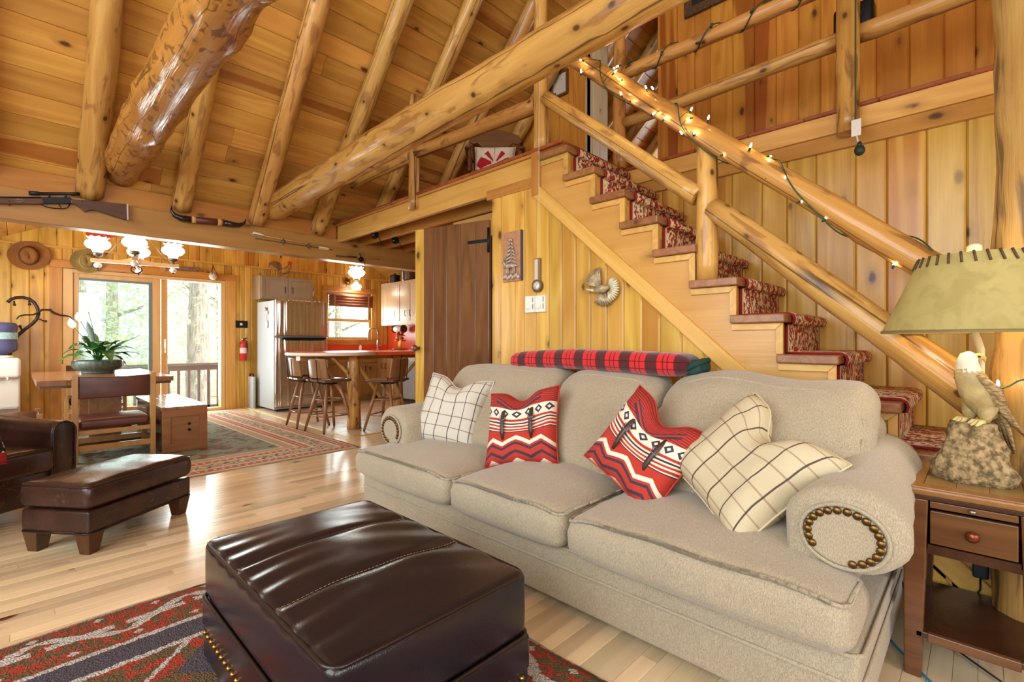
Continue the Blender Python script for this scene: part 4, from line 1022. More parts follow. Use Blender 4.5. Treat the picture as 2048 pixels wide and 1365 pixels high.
sh = nd(nt, 'TexNoise', {0: tc.outputs['Object'], 'Scale': 170., 'Detail': 2.})
col = mix(nt, ma(nt, 'MULTIPLY', step(nt, sh, .5, .36), .55), col, tuple(k*.25 for k in OLV))
nt.links.new(col, p.inputs['Base Color']); p.inputs['Roughness'].default_value = 1
nt.links.new(nd(nt, 'Bump', {'Height': sh.outputs[0], 'Strength': 1., 'Distance': .02}).outputs[0], p.inputs['Normal'])
def rugm(hx, hy, t, wav, nseg=70):
    mb = MB()
    def top(u, v):
        x, y = (u*2-1)*hx, (v*2-1)*hy
        x += wav*mnoise.noise((y*3, 1.3, hx))*abs(u*2-1)**6; y += wav*mnoise.noise((x*3, 4.3, hy))*abs(v*2-1)**6
        z = t*(1-max(abs(u*2-1), abs(v*2-1))**60*.6)+.2*t*mnoise.noise((x*30, y*30, 0))
        return (x, y, z)
    mb.sheet(top, nseg, nseg)
    mb.sheet(lambda u, v: (top(u, v)[0], top(u, v)[1], .0005), nseg, nseg, flip=True)
    n1 = nseg+1; o = n1*n1
    for i in range(nseg):
        for a, b in ((i, i+1), (nseg*n1+i+1, nseg*n1+i), ((i+1)*n1, i*n1), (i*n1+nseg, (i+1)*n1+nseg)):
            mb.f.append((a, a+o, b+o, b)); mb.sm.append(False); mb.mi.append(0)
    return mb
r1 = rugm(RX, RY, .014, .02).build('area_rug', RUG1, None, TR(-.12, .875, 0, rz=R(2.0)), recalc=True)
tag(r1, 'red, olive and plum shag rug with white zigzags under the ottoman', 'rug')
R2X, R2Y = 1.5, 1.95
RUG2, nt, p, e, al, tc, X, Y = rugmat('dining_rug', R2X, R2Y, None, None, bs=900)
BRK, CRE, GRN, TAN = lin(178, 96, 70), lin(214, 200, 172), lin(132, 138, 116), lin(182, 154, 120)
fld = nd(nt, 'TexNoise', {0: tc.outputs['Object'], 'Scale': 7., 'Detail': 3., 'Distortion': 1.}); fl2 = nd(nt, 'TexNoise', {0: tc.outputs['Object'], 'Scale': 26., 'Detail': 2.})
col = mix(nt, step(nt, fld, .52, .6), GRN, mix(nt, step(nt, fl2, .45, .55), lin(150, 84, 64), lin(70, 84, 74)))
dg = ma(nt, 'ADD', tri(al, 3.), ma(nt, 'MULTIPLY', e, 1.))
for a, b, c in ((0, .03, TAN), (.03, .06, CRE), (.06, .14, BRK), (.14, .17, CRE), (.17, .33, TAN), (.33, .36, CRE), (.36, .44, BRK), (.44, .47, CRE), (.47, .56, TAN), (.56, .58, CRE)): col = mix(nt, band(e, a, b), col, c)
fg = ma(nt, 'LESS_THAN', ma(nt, 'ABSOLUTE', ma(nt, 'SUBTRACT', ma(nt, 'MULTIPLY', ma(nt, 'SUBTRACT', e, .25), 9.), ma(nt, 'SUBTRACT', tri(al, 9.), .5))), .28); col = mix(nt, ma(nt, 'MULTIPLY', fg, band(e, .175, .325)), col, mix(nt, step(nt, fl2, .5, .56), lin(92, 96, 84), CRE))
dt = ma(nt, 'MULTIPLY', gt(tri(al, 16.), .62), ma(nt, 'ADD', band(e, .085, .115), band(e, .385, .415))); col = mix(nt, dt, col, CRE)
nt.links.new(col, p.inputs['Base Color']); p.inputs['Roughness'].default_value = .97
b2 = nd(nt, 'TexNoise', {0: tc.outputs['Object'], 'Scale': 240.}); nt.links.new(nd(nt, 'Bump', {'Height': b2.outputs[0], 'Strength': .7, 'Distance': .006}).outputs[0], p.inputs['Normal'])
r2 = rugm(R2X, R2Y, .010, .012, 50).build('area_rug', RUG2, None, TR(.945, 6.50, 0, rz=R(1.5)), recalc=True)
tag(r2, 'faded green and brick kilim rug under the dining table', 'rug')
# ================================================================== end table
TW = wood('end_table_wood', (.17, .068, .023), (.095, .035, .012), knots=.1, rough=.25, vary=.08, rings=12, axis=1)
TW2 = wood('end_table_dark', (.075, .028, .011), (.04, .015, .007), knots=.0, rough=.25, vary=.08, axis=2)
TOPW = wood('end_table_top', (.33, .145, .04), (.22, .09, .024), knots=.2, rough=.22, vary=.1, axis=0)
et = thing('end_table', 'narrow dark stained end table with one drawer beside the sofa', 'end table', (2.285, .018, 0))
ex, ey, ez = .25, .165, .63
MB().bb((-ex, -ey, ez-.028), (ex, ey, ez-.004)).build('top', TOPW, et, bevel=.008)
MB().bb((-ex+.015, -ey+.015, ez-.045), (ex-.015, ey-.015, ez-.028)).build('top_moulding', TW2, et, bevel=.005)
for i in range(3):
    MB().bb((-ex+.055, -ey+.05+.0767*i, ez-.0045), (ex-.055, -ey+.05+.0767*(i+1)-.0015, ez-.0005)).build('inlay_slat', wood('inlay_wood', (.30, .18, .06), (.23, .13, .04), knots=0, rough=.25, axis=0), et)
for a, b in (((-ex, -ey), (-ex+.053, ey)), ((ex-.053, -ey), (ex, ey)), ((-ex+.053, -ey), (ex-.053, -ey+.048)), ((-ex+.053, ey-.048), (ex-.053, ey))):
    MB().bb((*a, ez-.006), (*b, ez)).build('top_border', TOPW, et, bevel=.002)
for x in (-1, 1):
    for y in (-1, 1):
        MB().add([(x*(ex-.02)-s*.033*x-(.0), y*(ey-.0)-q*.062*y, z) for z, f in ((0, .72), (ez-.045, 1)) for s, q in ((0, 0), (2*f, 0), (2*f, f), (0, f))],
                 [(0, 1, 2, 3), (4, 5, 6, 7), (0, 1, 5, 4), (1, 2, 6, 5), (2, 3, 7, 6), (3, 0, 4, 7)]).build('leg', TW2 if x > 0 else TW, et, bevel=.004, recalc=True)
MB().bb((-ex+.03, -ey+.06, .425), (-ex+.045, ey-.06, .44)).bb((-ex+.03, -ey+.02, .425), (ex-.03, -ey+.035, ez-.045)).bb((-ex+.03, ey-.035, .425), (ex-.03, ey-.02, ez-.045)).bb((ex-.045, -ey+.03, .425), (ex-.03, ey-.03, ez-.045)).bb((-ex+.03, -ey+.035, .41), (ex-.03, ey-.035, .425)).build('case', TW2, et)
d = MB().bb((-ex+.02, -ey+.066, .447), (-ex+.04, ey-.066, .553)).build('drawer', TW, et, bevel=.003)
MB().lathe([(.006, 0), (.006, .012), (.017, .018), (.017, .023), (.008, .029), (0, .03)], 16, TR(-ex+.02, 0, .50, ry=R(-90))).build('knob', mat('knob_copper', lin(120, 62, 40), .3, metal=.7), d)
d = MB().bb((-ex+.02, -ey+.066, .562), (-ex+.04, ey-.066, .583)).build('pull_out_tray', TW, et, bevel=.002)
MB().ball((-ex+.016, 0, .573), (.009, .011, .008), 10, 6).build('knob', mat('knob_pewter', lin(150, 140, 120), .3, metal=.9), d)
MB().bb((-ex+.02, -ey+.03, .135), (ex-.02, ey-.03, .155)).build('shelf', TW2, et, bevel=.003)
MB().bb((-ex+.012, -ey+.06, .128), (-ex+.032, ey-.06, .158)).build('shelf_rail', TW, et, bevel=.003)
# ================================================================== eagle lamp
lamp = thing('eagle_lamp', 'table lamp with a carved eagle on a rock and tan parchment shade', 'lamp', (2.255, .015, .63))
ROCK = mat('rock', lin(178, 152, 108), .9, var=.6, vs=55, col2=lin(92, 76, 48), bump=1., bs=90)
EB = mat('eagle_resin', lin(186, 162, 108), .5, var=.4, vs=14, bump=.3, bs=60)
EWH = mat('eagle_white', lin(232, 222, 196), .5, var=.15, vs=30, bump=.4, bs=90)
EBR = mat('eagle_brown', lin(128, 96, 56), .55, col2=lin(190, 164, 116), vs=60, bump=.7, bs=120, stretch=(1, 1, 3))
rk = MB(); rr_ = []
vs = []; fs = []; n, m = 22, 12
for j in range(m+1):
    z = .195*j/m; w = (1-.5*(j/m)**1.6)
    for i in range(n):
        a = 2*pi*i/n
        k = 1+.30*mnoise.noise((cos(a)*1.5, sin(a)*1.5, z*11))+.18*mnoise.noise((cos(a)*4, sin(a)*4, z*26))
        sq = 1/max(abs(cos(a)), abs(sin(a)))**.5
        vs.append((cos(a)*.092*w*k*sq*.85, sin(a)*.100*w*k*sq, z*(1+.06*mnoise.noise((cos(a)*2, sin(a)*2, 3)))))
for j in range(m):
    for i in range(n): fs.append((j*n+i, j*n+(i+1) % n, (j+1)*n+(i+1) % n, (j+1)*n+i))
fs += [tuple(range(n))[::-1], tuple(range(m*n, m*n+n))]
rk.add(vs, fs, None, True).build('rock_base', ROCK, lamp, recalc=True)
# the eagle faces the picture's upper right: its body runs along the screen, head over the rock, tail to the right
scr = V((.6966, -.7175, 0)); tow = V((-.7175, -.6966, 0))
EM = frame((0, 0, 0), scr, z=(0, 0, 1)) @ TR(0, 0, 0)      # local x = to the right on screen, y = away from the viewer
def ell(mb, path, rad, n=12):
    mb.tube(path, rad, n)
eb = MB(); eb.tube([(.055, 0, .215), (.035, 0, .25), (.01, 0, .30), (-.015, 0, .35), (-.028, 0, .385)], [.026, .042, .048, .040, .028], 16, EM)
body = eb.build('eagle_body', EB, lamp)
hd = MB(); hd.tube([(-.010, 0, .345), (-.022, 0, .375), (-.024, 0, .40), (-.018, 0, .42), (-.012, 0, .432)], [.037, .033, .028, .024, .009], 14, EM)
hd.build('head', EWH, body)
MB().tube([(-.004, -.002, .416), (.014, -.004, .419), (.028, -.006, .413), (.031, -.006, .397)], [.012, .011, .007, .001], 8, EM).build('beak', mat('beak', lin(206, 176, 96), .4), body)
MB().ball((-.008, -.026, .418), .004, 8, 6, EM).build('eye', BLACK, body)
for s in (-1, 1):
    wg = MB()
    for k in range(9):
        t = k/8; x0 = -.005+.05*t; z0 = .345-.085*t
        wg.tube([(x0-.012, s*.040, z0), (x0+.035, s*.050, z0-.06), (x0+.068+.03*t, s*.035, z0-.105-.01*k/8)], [.016, .015, .004], 6, EM, flat=.45)
    wg.tube([(-.02, s*.030, .36), (.02, s*.042, .31), (.055, s*.040, .25)], [.02, .034, .022], 8, EM, flat=.5)
    wg.build('wing', EBR, body)
tl = MB()
for k in range(5): tl.tube([(.05, -.02+.01*k, .25), (.085, -.024+.012*k, .19), (.105, -.03+.015*k, .12-.012*abs(k-2))], [.014, .013, .006], 6, EM, flat=.5)
tl.build('tail', EBR, body)
for s in (-1, 1):
    MB().tube([(.02, s*.025, .25), (.012, s*.028, .225), (.008, s*.028, .20)], [.030, .022, .013], 10, EM).build('leg', EB, body)
    cl = MB()
    for k in range(3): cl.tube([(.008, s*.028, .202), (-.02, s*.028+(k-1)*.014, .202), (-.038, s*.028+(k-1)*.018, .190)], [.009, .008, .003], 6, EM)
    cl.build('talons', mat('talon', lin(214, 196, 130), .5), body)
pt = MB().tube([V(EM @ V((.050, .03, .30))), V(EM @ V((.052, .03, .44))), V(EM @ V((.03, .02, .475))), (0, 0, .50), (0, 0, .74)], .011, 10)
pt.build('stem', mat('stem_cream', lin(214, 200, 160), .5), lamp)
PARCH, nt, p = newmat('parchment'); tc = nd(nt, 'TexCoord')
n1_ = nd(nt, 'TexNoise', {0: tc.outputs['Object'], 'Scale': 14., 'Detail': 5., 'Distortion': 1.}); c = mix(nt, step(nt, n1_, .4, .7), lin(186, 170, 106), lin(172, 156, 92))
nt.links.new(c, p.inputs['Base Color']); p.inputs['Roughness'].default_value = .7
tb = nd(nt, 'BsdfTranslucent', {0: c}); mx = nd(nt, 'MixShader', {0: .22, 1: p.outputs[0], 2: tb.outputs[0]}); nt.links.new(mx.outputs[0], nt.nodes['Material Output'].inputs[0])
sm = MB(); sm.lathe([(.25, .498), (.143, .755)], 48, None, True, False).lathe([(.247, .498), (.140, .755)], 48, None, True, False)
sh = sm.build('shade', PARCH, lamp)
MB().lathe([(.2515, .496), (.2515, .506), (.2475, .506), (.2475, .496), (.2515, .496)], 48, cap=False).build('shade_trim', mat('shade_rim', lin(120, 104, 60), .6), sh)
LACE = mat('lacing', lin(84, 62, 34), .7)
for k in range(30):
    a = 2*pi*k/30; r0, r1 = .1455, .1575; da = .035
    MB().tube([(cos(a)*r0, sin(a)*r0, .757), (cos(a+da)*(r1+.002), sin(a+da)*(r1+.002), .722)], .0038, 5).build('lacing', LACE, sh)
MB().lathe([(.006, .755), (.008, .765), (.020, .772), (.020, .79), (.012, .797), (0, .798)], 16).build('finial', mat('finial', lin(238, 220, 170), .4), lamp)
MB().tube([(-.134, 0, .75), (.134, 0, .75)], .003, 6).build('harp', BRASS, lamp)
MB().ball((0, 0, .60), (.03, .03, .045), 12, 8).build('bulb', mat('bulb_glow', (1, .9, .7), .4, emit=(1, .82, .55), es=14), lamp)
o = light('lamp_bulb', 'POINT', (0, 0, .60), (0, 0, 0), 7.5, (1, .80, .52), .045); o.parent = lamp
# ================================================================== dining
OAKL = wood('honey_oak', (.56, .29, .105), (.45, .21, .065), knots=0, rough=.3, axis=2, vary=.1, rings=12)
OAKT = wood('table_oak', (.36, .175, .075), (.25, .11, .045), knots=.1, rough=.16, axis=1, vary=.12, rings=10)
OAKD = wood('dark_oak', (.17, .075, .035), (.10, .042, .02), knots=.1, rough=.25, axis=1, vary=.15)
CHL = leather('chair_leather', lin(98, 52, 36), lin(78, 38, 28), .35)
def make_chair(lab, loc, rz):
    """local: back at y = 0, seat towards +y, width along x"""
    t = thing('dining_chair', lab, 'chair', loc, rz, 'dining chairs')
    w, h = .28, .79
    for s in (-1, 1):
        MB().bb((s*w-.021, -.021, 0), (s*w+.021, .021, h)).build('rear_post', OAKL, t, bevel=.003)
        MB().bb((s*w-.021, .44, 0), (s*w+.021, .482, .40)).build('front_leg', OAKL, t, bevel=.003)
        MB().bb((s*w-.012, .021, .24), (s*w+.012, .44, .29)).build('side_rail', OAKL, t, bevel=.002)
        MB().bb((s*w-.012, .021, .10), (s*w+.012, .44, .145)).build('side_stretcher', OAKL, t, bevel=.002)
        for z in (.745, .60):
            MB().lathe([(.007, 0), (.006, .003), (0, .004)], 8, TR(s*(w+.021), 0, z, ry=R(90*s))).build('bolt', BLACK, t)
    for z0, z1 in ((.245, .285), (.10, .15)):
        MB().bb((-w+.021, -.012, z0), (w-.021, .012, z1)).build('back_rail', OAKL, t, bevel=.002)
        MB().bb((-w+.021, .45, z0), (w-.021, .474, z1)).build('front_rail', OAKL, t, bevel=.002)
    def bk(p): return (p.x, p.y+.03*(1-(p.x/w)**2)*-1, p.z-.012*(1-(p.x/w)**2)*(1 if p.z > 0 else -.3))
    softbox(MB(), (0, .004, .672), (2*w-.045, .022, .205), .01, 2, .06, bk).build('backrest', CHL, t)
    def st(p): return (p.x, p.y, p.z+(.02*(1-(p.x/w)**2)*(1-(p.y/.24)**2) if p.z > 0 else 0))
    softbox(MB(), (0, .235, .335), (2*w-.05, .47, .09), .03, 3, .07, st).build('seat', CHL, t)
    return t
ch = make_chair('leather backed oak dining chair facing the table, nearest the bench', (.65, 5.75, .011), 0)
for lab, loc, rz in (('oak dining chair behind the table, its top rail showing past the plant', (.72, 8.5, .011), R(180)), ('oak dining chair cut off at the left edge, beside the water cooler', (-.30, 6.62, .011), R(-90))):
    c = copy_tree(ch); c.location = loc; c.rotation_euler = (0, 0, rz); c['label'] = lab
tb = thing('dining_table', 'long dark oak dining table with thick planked top and trestle legs', 'table', (.655, 7.1, .011))
for i in range(5):
    MB().bb((-.52+.208*i, -.95, .668), (-.52+.208*(i+1)-.0015, .95, .72)).build('top_plank', OAKT, tb, bevel=.003)
MB().bb((-.50, -.93, .645), (.50, -.89, .668)).bb((-.50, .89, .645), (.50, .93, .668)).bb((-.50, -.89, .645), (-.47, .89, .668)).bb((.47, -.89, .645), (.50, .89, .668)).build('apron', OAKD, tb)
for y in (-.55, .55):
    MB().bb((-.13, y-.03, .09), (.13, y+.03, .645)).build('trestle_board', OAKT, tb, bevel=.004)
    MB().bb((-.36, y-.05, .0), (.36, y+.05, .09)).build('trestle_foot', OAKD, tb, bevel=.006)
MB().bb((-.03, -.52, .18), (.03, .52, .28)).build('stretcher', OAKD, tb, bevel=.004)
cb = thing('storage_bench', 'wooden chest bench with planked top and two dark pegs beside the dining table', 'bench', (1.178, 6.36, .011))
for i in range(3): MB().bb((-.195+.13*i, -.70, .415), (-.195+.13*(i+1)-.0015, .70, .443)).build('top_plank', OAKT, cb, bevel=.003)
MB().bb((-.185, -.68, .0), (.185, .69, .415)).build('body', OAKD, cb)
CHEST = wood('chest_front', (.33, .135, .05), (.24, .09, .032), knots=.1, rough=.3, axis=0, vary=.1, rings=14)
for a, b in (((-.19, .0), (.19, .085)), ((-.19, .345), (.19, .415)), ((-.19, .085), (-.12, .345)), ((.12, .085), (.19, .345))):
    MB().bb((a[0], -.70, a[1]), (b[0], -.68, b[1])).build('frame_rail', CHEST, cb, bevel=.002)
MB().bb((-.12, -.688, .085), (.12, -.68, .345)).build('panel', CHEST, cb)
for z in (.265, .205): MB().lathe([(.013, 0), (.013, .006), (.008, .011), (0, .012)], 12, TR(.035, -.688, z, rx=R(90))).build('peg', BLACK, cb)
# ---- peace lily
LEAFG = mat('lily_leaf', lin(52, 112, 44), .35, col2=lin(34, 84, 34), vs=9)
POT = mat('glazed_pot', lin(92, 104, 92), .35, var=.35, vs=30)
pp = thing('potted_peace_lily', 'peace lily in a fluted grey green bowl on the dining table', 'plant', (.665, 7.25, .731))
pm = MB(); n = 64; prof = [(.145, 0), (.15, .015), (.145, .03), (.20, .05), (.225, .09), (.225, .135), (.218, .15), (.205, .15), (.20, .13), (0, .128)]
vs = []; fs = []
for j, (r, z) in enumerate(prof):
    for k in range(n):
        a = 2*pi*k/n; f = 1+(.035*cos(a*28) if 1 < j < 7 else 0); vs.append((r*f*cos(a), r*f*sin(a), z))
for j in range(len(prof)-1):
    for k in range(n): fs.append((j*n+k, j*n+(k+1) % n, (j+1)*n+(k+1) % n, (j+1)*n+k))
fs.append(tuple(range(n))[::-1]); pm.add(vs, fs, None, True); pm.build('pot', POT, pp)
MB().lathe([(.198, .125), (.1, .14), (0, .145)], 24).build('soil', mat('soil', lin(60, 44, 30), .95), pp)
rl = random.Random(5)
def leaf(L, w, yaw, lift, droop):
    def fn(u, v):
        t = v; ww = w*max(.0, sin(pi*min(1, max(0, (t-.32)/.68))**.85))+.004
        s = (u-.5)*2
        x = L*t*cos(lift)*(1-.1*t); z = L*t*sin(lift)-droop*L*max(0, t-.25)**2+.25*abs(s)*ww
        return (cos(yaw)*x-sin(yaw)*s*ww, sin(yaw)*x+cos(yaw)*s*ww, z+.14)
    return MB().sheet(fn, 4, 12)
for k in range(34):
    yaw = k*2.4+rl.random(); lift = R(rl.uniform(25, 76)); L = rl.uniform(.34, .54)
    leaf(L, rl.uniform(.04, .07), yaw, lift, rl.uniform(.4, 1.1)).build('leaf', LEAFG, pp)
leaf(.5, .075, R(150), R(76), .1).build('leaf', LEAFG, pp); leaf(.5, .06, R(20), R(40), .25).build('leaf', LEAFG, pp)
SPA = leafmat('spathe', lin(246, 238, 224))
for yaw, lift, L in ((R(165), R(72), .50), (R(140), R(80), .60), (R(-40), R(35), .55), (R(200), R(60), .46)):
    f = MB().tube([(0, 0, .14), (cos(yaw)*L*cos(lift)*.5, sin(yaw)*L*cos(lift)*.5, .14+L*sin(lift)*.6), (cos(yaw)*L*cos(lift), sin(yaw)*L*cos(lift), .14+L*sin(lift)*.95)], .004, 5).build('flower_stem', LEAFG, pp)
    tip = V((cos(yaw)*L*cos(lift), sin(yaw)*L*cos(lift), .14+L*sin(lift)*.95))
    MB().sheet(lambda u, v: (tip.x+(u-.5)*.075*sin(pi*v**.8)+cos(yaw)*.03*v, tip.y+(u-.5)*.03*sin(pi*v)+sin(yaw)*.03*v, tip.z-.02+.12*v+.01*abs(u-.5)), 4, 8).build('spathe', SPA, f)
# ---- chandelier
MILK = mat('milk_glass', (.95, .95, .92), .3, emit=(1, .95, .86), es=7)
MILKB = mat('milk_knob', (.9, .88, .84), .3)
YOKE = wood('yoke_maple', (.70, .42, .20), (.60, .34, .15), knots=0, rough=.3, axis=0, vary=.05)
IRON = mat('pewter', lin(120, 110, 96), .4, metal=.8)
SHP = [(.042, 0), (.05, .025), (.055, .035), (.088, .05), (.108, .075), (.112, .095), (.104, .12), (.082, .138), (.076, .146), (.088, .160), (.094, .166)]
def hobnail_shade(parent, M, mtl, flip=1, sc=1.):
    n = 28; vs = []; fs = []
    for j, (r, z) in enumerate(SHP):
        for k in range(n):
            a = 2*pi*k/n; f = 1+(.10*cos(a*9) if j >= 9 else .02*cos(a*14)*(j > 2)); vs.append((r*f*cos(a)*sc, r*f*sin(a)*sc, z*sc*flip+(.008*cos(a*9) if j >= 9 else 0)))
    for j in range(len(SHP)-1):
        for k in range(n): fs.append((j*n+k, j*n+(k+1) % n, (j+1)*n+(k+1) % n, (j+1)*n+k))
    return MB().add(vs, fs, None, True).build('glass_shade', mtl, parent, M)
cl = thing('chandelier', 'four light yoke chandelier with milk glass shades over the dining table', 'chandelier', (.97, 6.92, 1.97), R(-11))
for ax in (0, 1):
    pts = []
    for i in range(25):
        u = -1+2*i/24; pts.append((u*.40, .03+.055*math.exp(-(u/.25)**2)+.012*abs(u)))
    poly = [(x, 0) for x, z in pts]+[(x, z) for x, z in pts[::-1]]
    M = frame((0, 0, 0), (1, 0, 0), y=(0, 0, 1)) if ax == 0 else frame((0, 0, 0), (0, 1, 0), y=(0, 0, 1))
    MB().prism(poly, -.025, .025, M).build('yoke_arm', YOKE, cl, bevel=.005, recalc=True)
for k in range(4):
    a = k*pi/2; x, y = .34*cos(a), .34*sin(a)
    MB().lathe([(.03, .035), (.012, .05), (.012, .065), (.042, .075), (.046, .10), (.038, .115)], 16, TR(x, y, 0)).build('shade_holder', IRON, cl)
    hobnail_shade(cl, TR(x, y, .105), MILK)
    kb = MB().lathe([(.012, -.002), (.034, -.02), (.038, -.038), (.026, -.056), (.01, -.062)], 14, TR(x, y, 0)).build('glass_drop', MILKB, cl)
    MB().lathe([(.009, -.062), (.006, -.075), (0, -.08)], 8, TR(x, y, 0)).build('drop_tip', BLACK, kb)
    MB().tube([(x*.8, y*.8, .06), (x*.35, y*.35, .30), (0, 0, .44)], .005, 5).build('stay_rod', IRON, cl)
    o = light('chandelier_bulb', 'POINT', (x, y, .21), (0, 0, 0), 26, (1, .88, .70), .07); o.parent = cl
MB().lathe([(.02, .0), (.03, .06), (.018, .10), (.012, .44), (.02, .46), (0, .47)], 12).build('stem', IRON, cl)
MB().tube([(.05*cos(t), 0, -.06+.04*sin(t)) for t in [2*pi*i/16 for i in range(16)]], .006, 6, closed=True, M=TR(0, -.05, 0)).build('iron_ring', BLACK, cl)
for i in range(34):
    t = i/33; M = TR(.0+.62*t, -.10*t, .47+.80*t-.9*t*(1-t)*.9, ry=R(70), rx=R(90*(i % 2)))
    MB().tube([(.018*cos(a), .009*sin(a), 0) for a in [2*pi*k/10 for k in range(10)]], .003, 4, closed=True, M=M @ MX.Scale(1.1, 4)).build('chain_link', IRON, cl)
# ---- water cooler
WHP = mat('white_plastic', lin(232, 226, 214), .35)
wc = thing('water_cooler', 'white water cooler against the back wall at the left edge', 'water cooler', (-.11, 8.36, 0))
softbox(MB(), (0, .03, .40), (.31, .28, .80), .025, 2, .3).build('cabinet', WHP, wc)
softbox(MB(), (0, -.03, .78), (.32, .30, .24), .04, 3, .2).build('top_housing', WHP, wc)
MB().bb((-.13, -.19, .30), (.13, -.10, .325)).build('drip_tray', mat('tray_grey', lin(190, 190, 186), .4), wc, bevel=.005)
for x in (-.05, .05): MB().tube([(x, -.17, .67), (x, -.20, .665), (x, -.205, .64)], .009, 8).build('tap', WHP, wc)
MB().lathe([(.10, .90), (.105, .915), (.09, .93)], 20).build('collar', WHP, wc)
JUG = mat('jug_plastic', lin(104, 104, 150), .12, spec=.8, trans=.35, ior=1.2)
jg = thing('water_jug', 'blue tinted water jug upside down on the white cooler', 'water jug', (-.11, 8.36, .93))
MB().lathe([(.03, -.015), (.035, .0), (.09, .03), (.125, .05), (.135, .075), (.135, .15), (.127, .165), (.127, .195), (.135, .21), (.135, .25), (.127, .265), (.127, .29), (.135, .305), (.135, .355), (.12, .385), (.06, .392), (0, .392)], 28).build('jug', JUG, jg)
MB().lathe([(.1365, .19), (.1365, .27)], 28, cap=False).build('label_band', mat('jug_label', lin(168, 204, 200), .5, var=.3, vs=60), jg)
# ---- coat rack in dark bent metal
IRD = mat('bent_dark_iron', lin(52, 40, 46), .35, metal=.4)
cr = thing('coat_rack', 'dark bent metal coat rack curving beside the water cooler', 'coat rack', (.16, 8.50, .012))
def wpx(px, py, Y):
    t = (px-1024)/965; a = R(45.85); ax, ay = sin(a)+cos(a)*t, cos(a)-sin(a)*t; d = Y/ay
    return V((ax*d, Y, 1.1+(682.5-py)/965*d))
def cpath(pts, Y=8.5): return [wpx(x, y, Y)-V((.16, 8.5, 0)) for x, y in pts]
MB().tube(cpath([(15, 607), (22, 601), (33, 597.5), (46, 597), (58, 600), (68, 607), (75, 618), (77, 630), (74, 640), (66, 649), (50, 661), (36, 673), (26, 686), (20, 705), (18, 740), (18, 800)])+[V((-.16, 0, .0))], .018, 8).build('bent_stem', IRD, cr)
MB().tube(cpath([(33, 641), (38, 635), (50, 632), (66, 632), (76, 628), (84, 622), (100, 622), (106, 627), (118, 632), (132, 634), (141, 636), (145, 641)], 8.46), [.008, .012, .014, .014, .015, .018, .022, .022, .018, .014, .012, .010], 8, flat=.7).build('jacket_hanger', IRD, cr)
for pts in ([(72, 636), (84, 643), (91, 645)], [(28, 604), (29, 612)], [(58, 604), (59, 611)], [(45, 665), (40, 655)], [(22, 694), (33, 691)]):
    q = cpath(pts, 8.47); g = MB().tube(q, .009, 6); g.ball(q[-1], .016, 8, 6); g.build('hook', IRD, cr)
MB().lathe([(.2, 0), (.2, .02), (.05, .035), (.02, .06)], 24, TR(-.16, 0, 0)).build('base', IRD, cr)
# ================================================================== leather club chair and footstool
CLUB = leather('worn_leather', lin(60, 33, 23), lin(40, 22, 16), .26, scr=lin(150, 98, 70), bs=220)
u = V((.80, .60, 0)); bkv = V((-.60, .80, 0))
ach = thing('club_chair', 'worn brown leather club chair at the left edge', 'armchair', (-.10, 3.98, 0), atan2(.60, .80))
# local: x across the chair (towards its far arm), y towards the back; front at y = 0
for s in (1, -1):
    am = MB(); vs = []; fs = []; m = 15; nseg = 10
    for i in range(nseg+1):
        t = i/nseg; y = .0+.80*t; z1 = .585+.05*t
        ring_ = []
        for k in range(m):
            a = pi*k/(m-1); ring_.append((s*.40+cos(a)*.07*(1+.06*(i == 0)), y, z1-.07+sin(a)*.07))
        ring_ = [(s*.40+.06, y, .10)]+ring_+[(s*.40-.06, y, .10)]; vs += ring_
    q = m+2
    for i in range(nseg):
        for k in range(q): fs.append((i*q+k, i*q+(k+1) % q, (i+1)*q+(k+1) % q, (i+1)*q+k))
    fs += [tuple(range(q)), tuple(range(nseg*q, nseg*q+q))[::-1]]
    ao = am.add(vs, fs, None, True).build('arm', CLUB, ach, recalc=True, bevel=.012)
    MB().tube([(s*.40+.062, -.003, .12), (s*.40+.066, -.003, .40)]+[(s*.40+cos(pi*k/10)*.07, -.004, .515+sin(pi*k/10)*.07) for k in range(11)]+[(s*.40-.066, -.003, .40), (s*.40-.062, -.003, .12)], .006, 6).build('piping', PIPE, ao)
softbox(MB(), (0, .42, .20), (.70, .80, .20), .02, 2, .2).build('base', CLUB, ach)
def clubseat(p):
    u_, v_ = p.x/.33, p.y/.36
    return (p.x, p.y, p.z+(.03*(1-u_*u_)*(1-v_*v_)+.006*nz3(p, 8) if p.z > 0 else 0))
sc_ = softbox(MB(), (0, .33, .365), (.66, .72, .15), .035, 4, .05, clubseat).build('seat_cushion', CLUB, ach)
MB().tube([(-.315, .0, .425), (-.3, -.024, .428), (.3, -.024, .428), (.315, .0, .425), (.318, .5, .43)], .005, 6).build('piping', PIPE, sc_)
softbox(MB(), (0, .83, .50), (.86, .20, .80), .07, 3, .1).build('backrest', CLUB, ach)
for x in (-.36, .36):
    for y in (.06, .80): MB().lathe([(.022, 0), (.034, .10)], 4, TR(x, y, 0), False, ph=pi/4).build('leg', DKW, ach)
BWP, nt, p = newmat('monochrome_print'); tc = nd(nt, 'TexCoord'); nq = nd(nt, 'TexVoronoi', {0: tc.outputs['Object'], 'Scale': 32.}); s2_ = nd(nt, 'SeparateXYZ', {0: tc.outputs['Object']})
c = mix(nt, step(nt, nq, .28, .34), lin(226, 214, 178), lin(28, 24, 24)); c = mix(nt, ma(nt, 'LESS_THAN', s2_.outputs[1], -.13), c, lin(170, 34, 30)); nt.links.new(c, p.inputs['Base Color']); p.inputs['Roughness'].default_value = .9
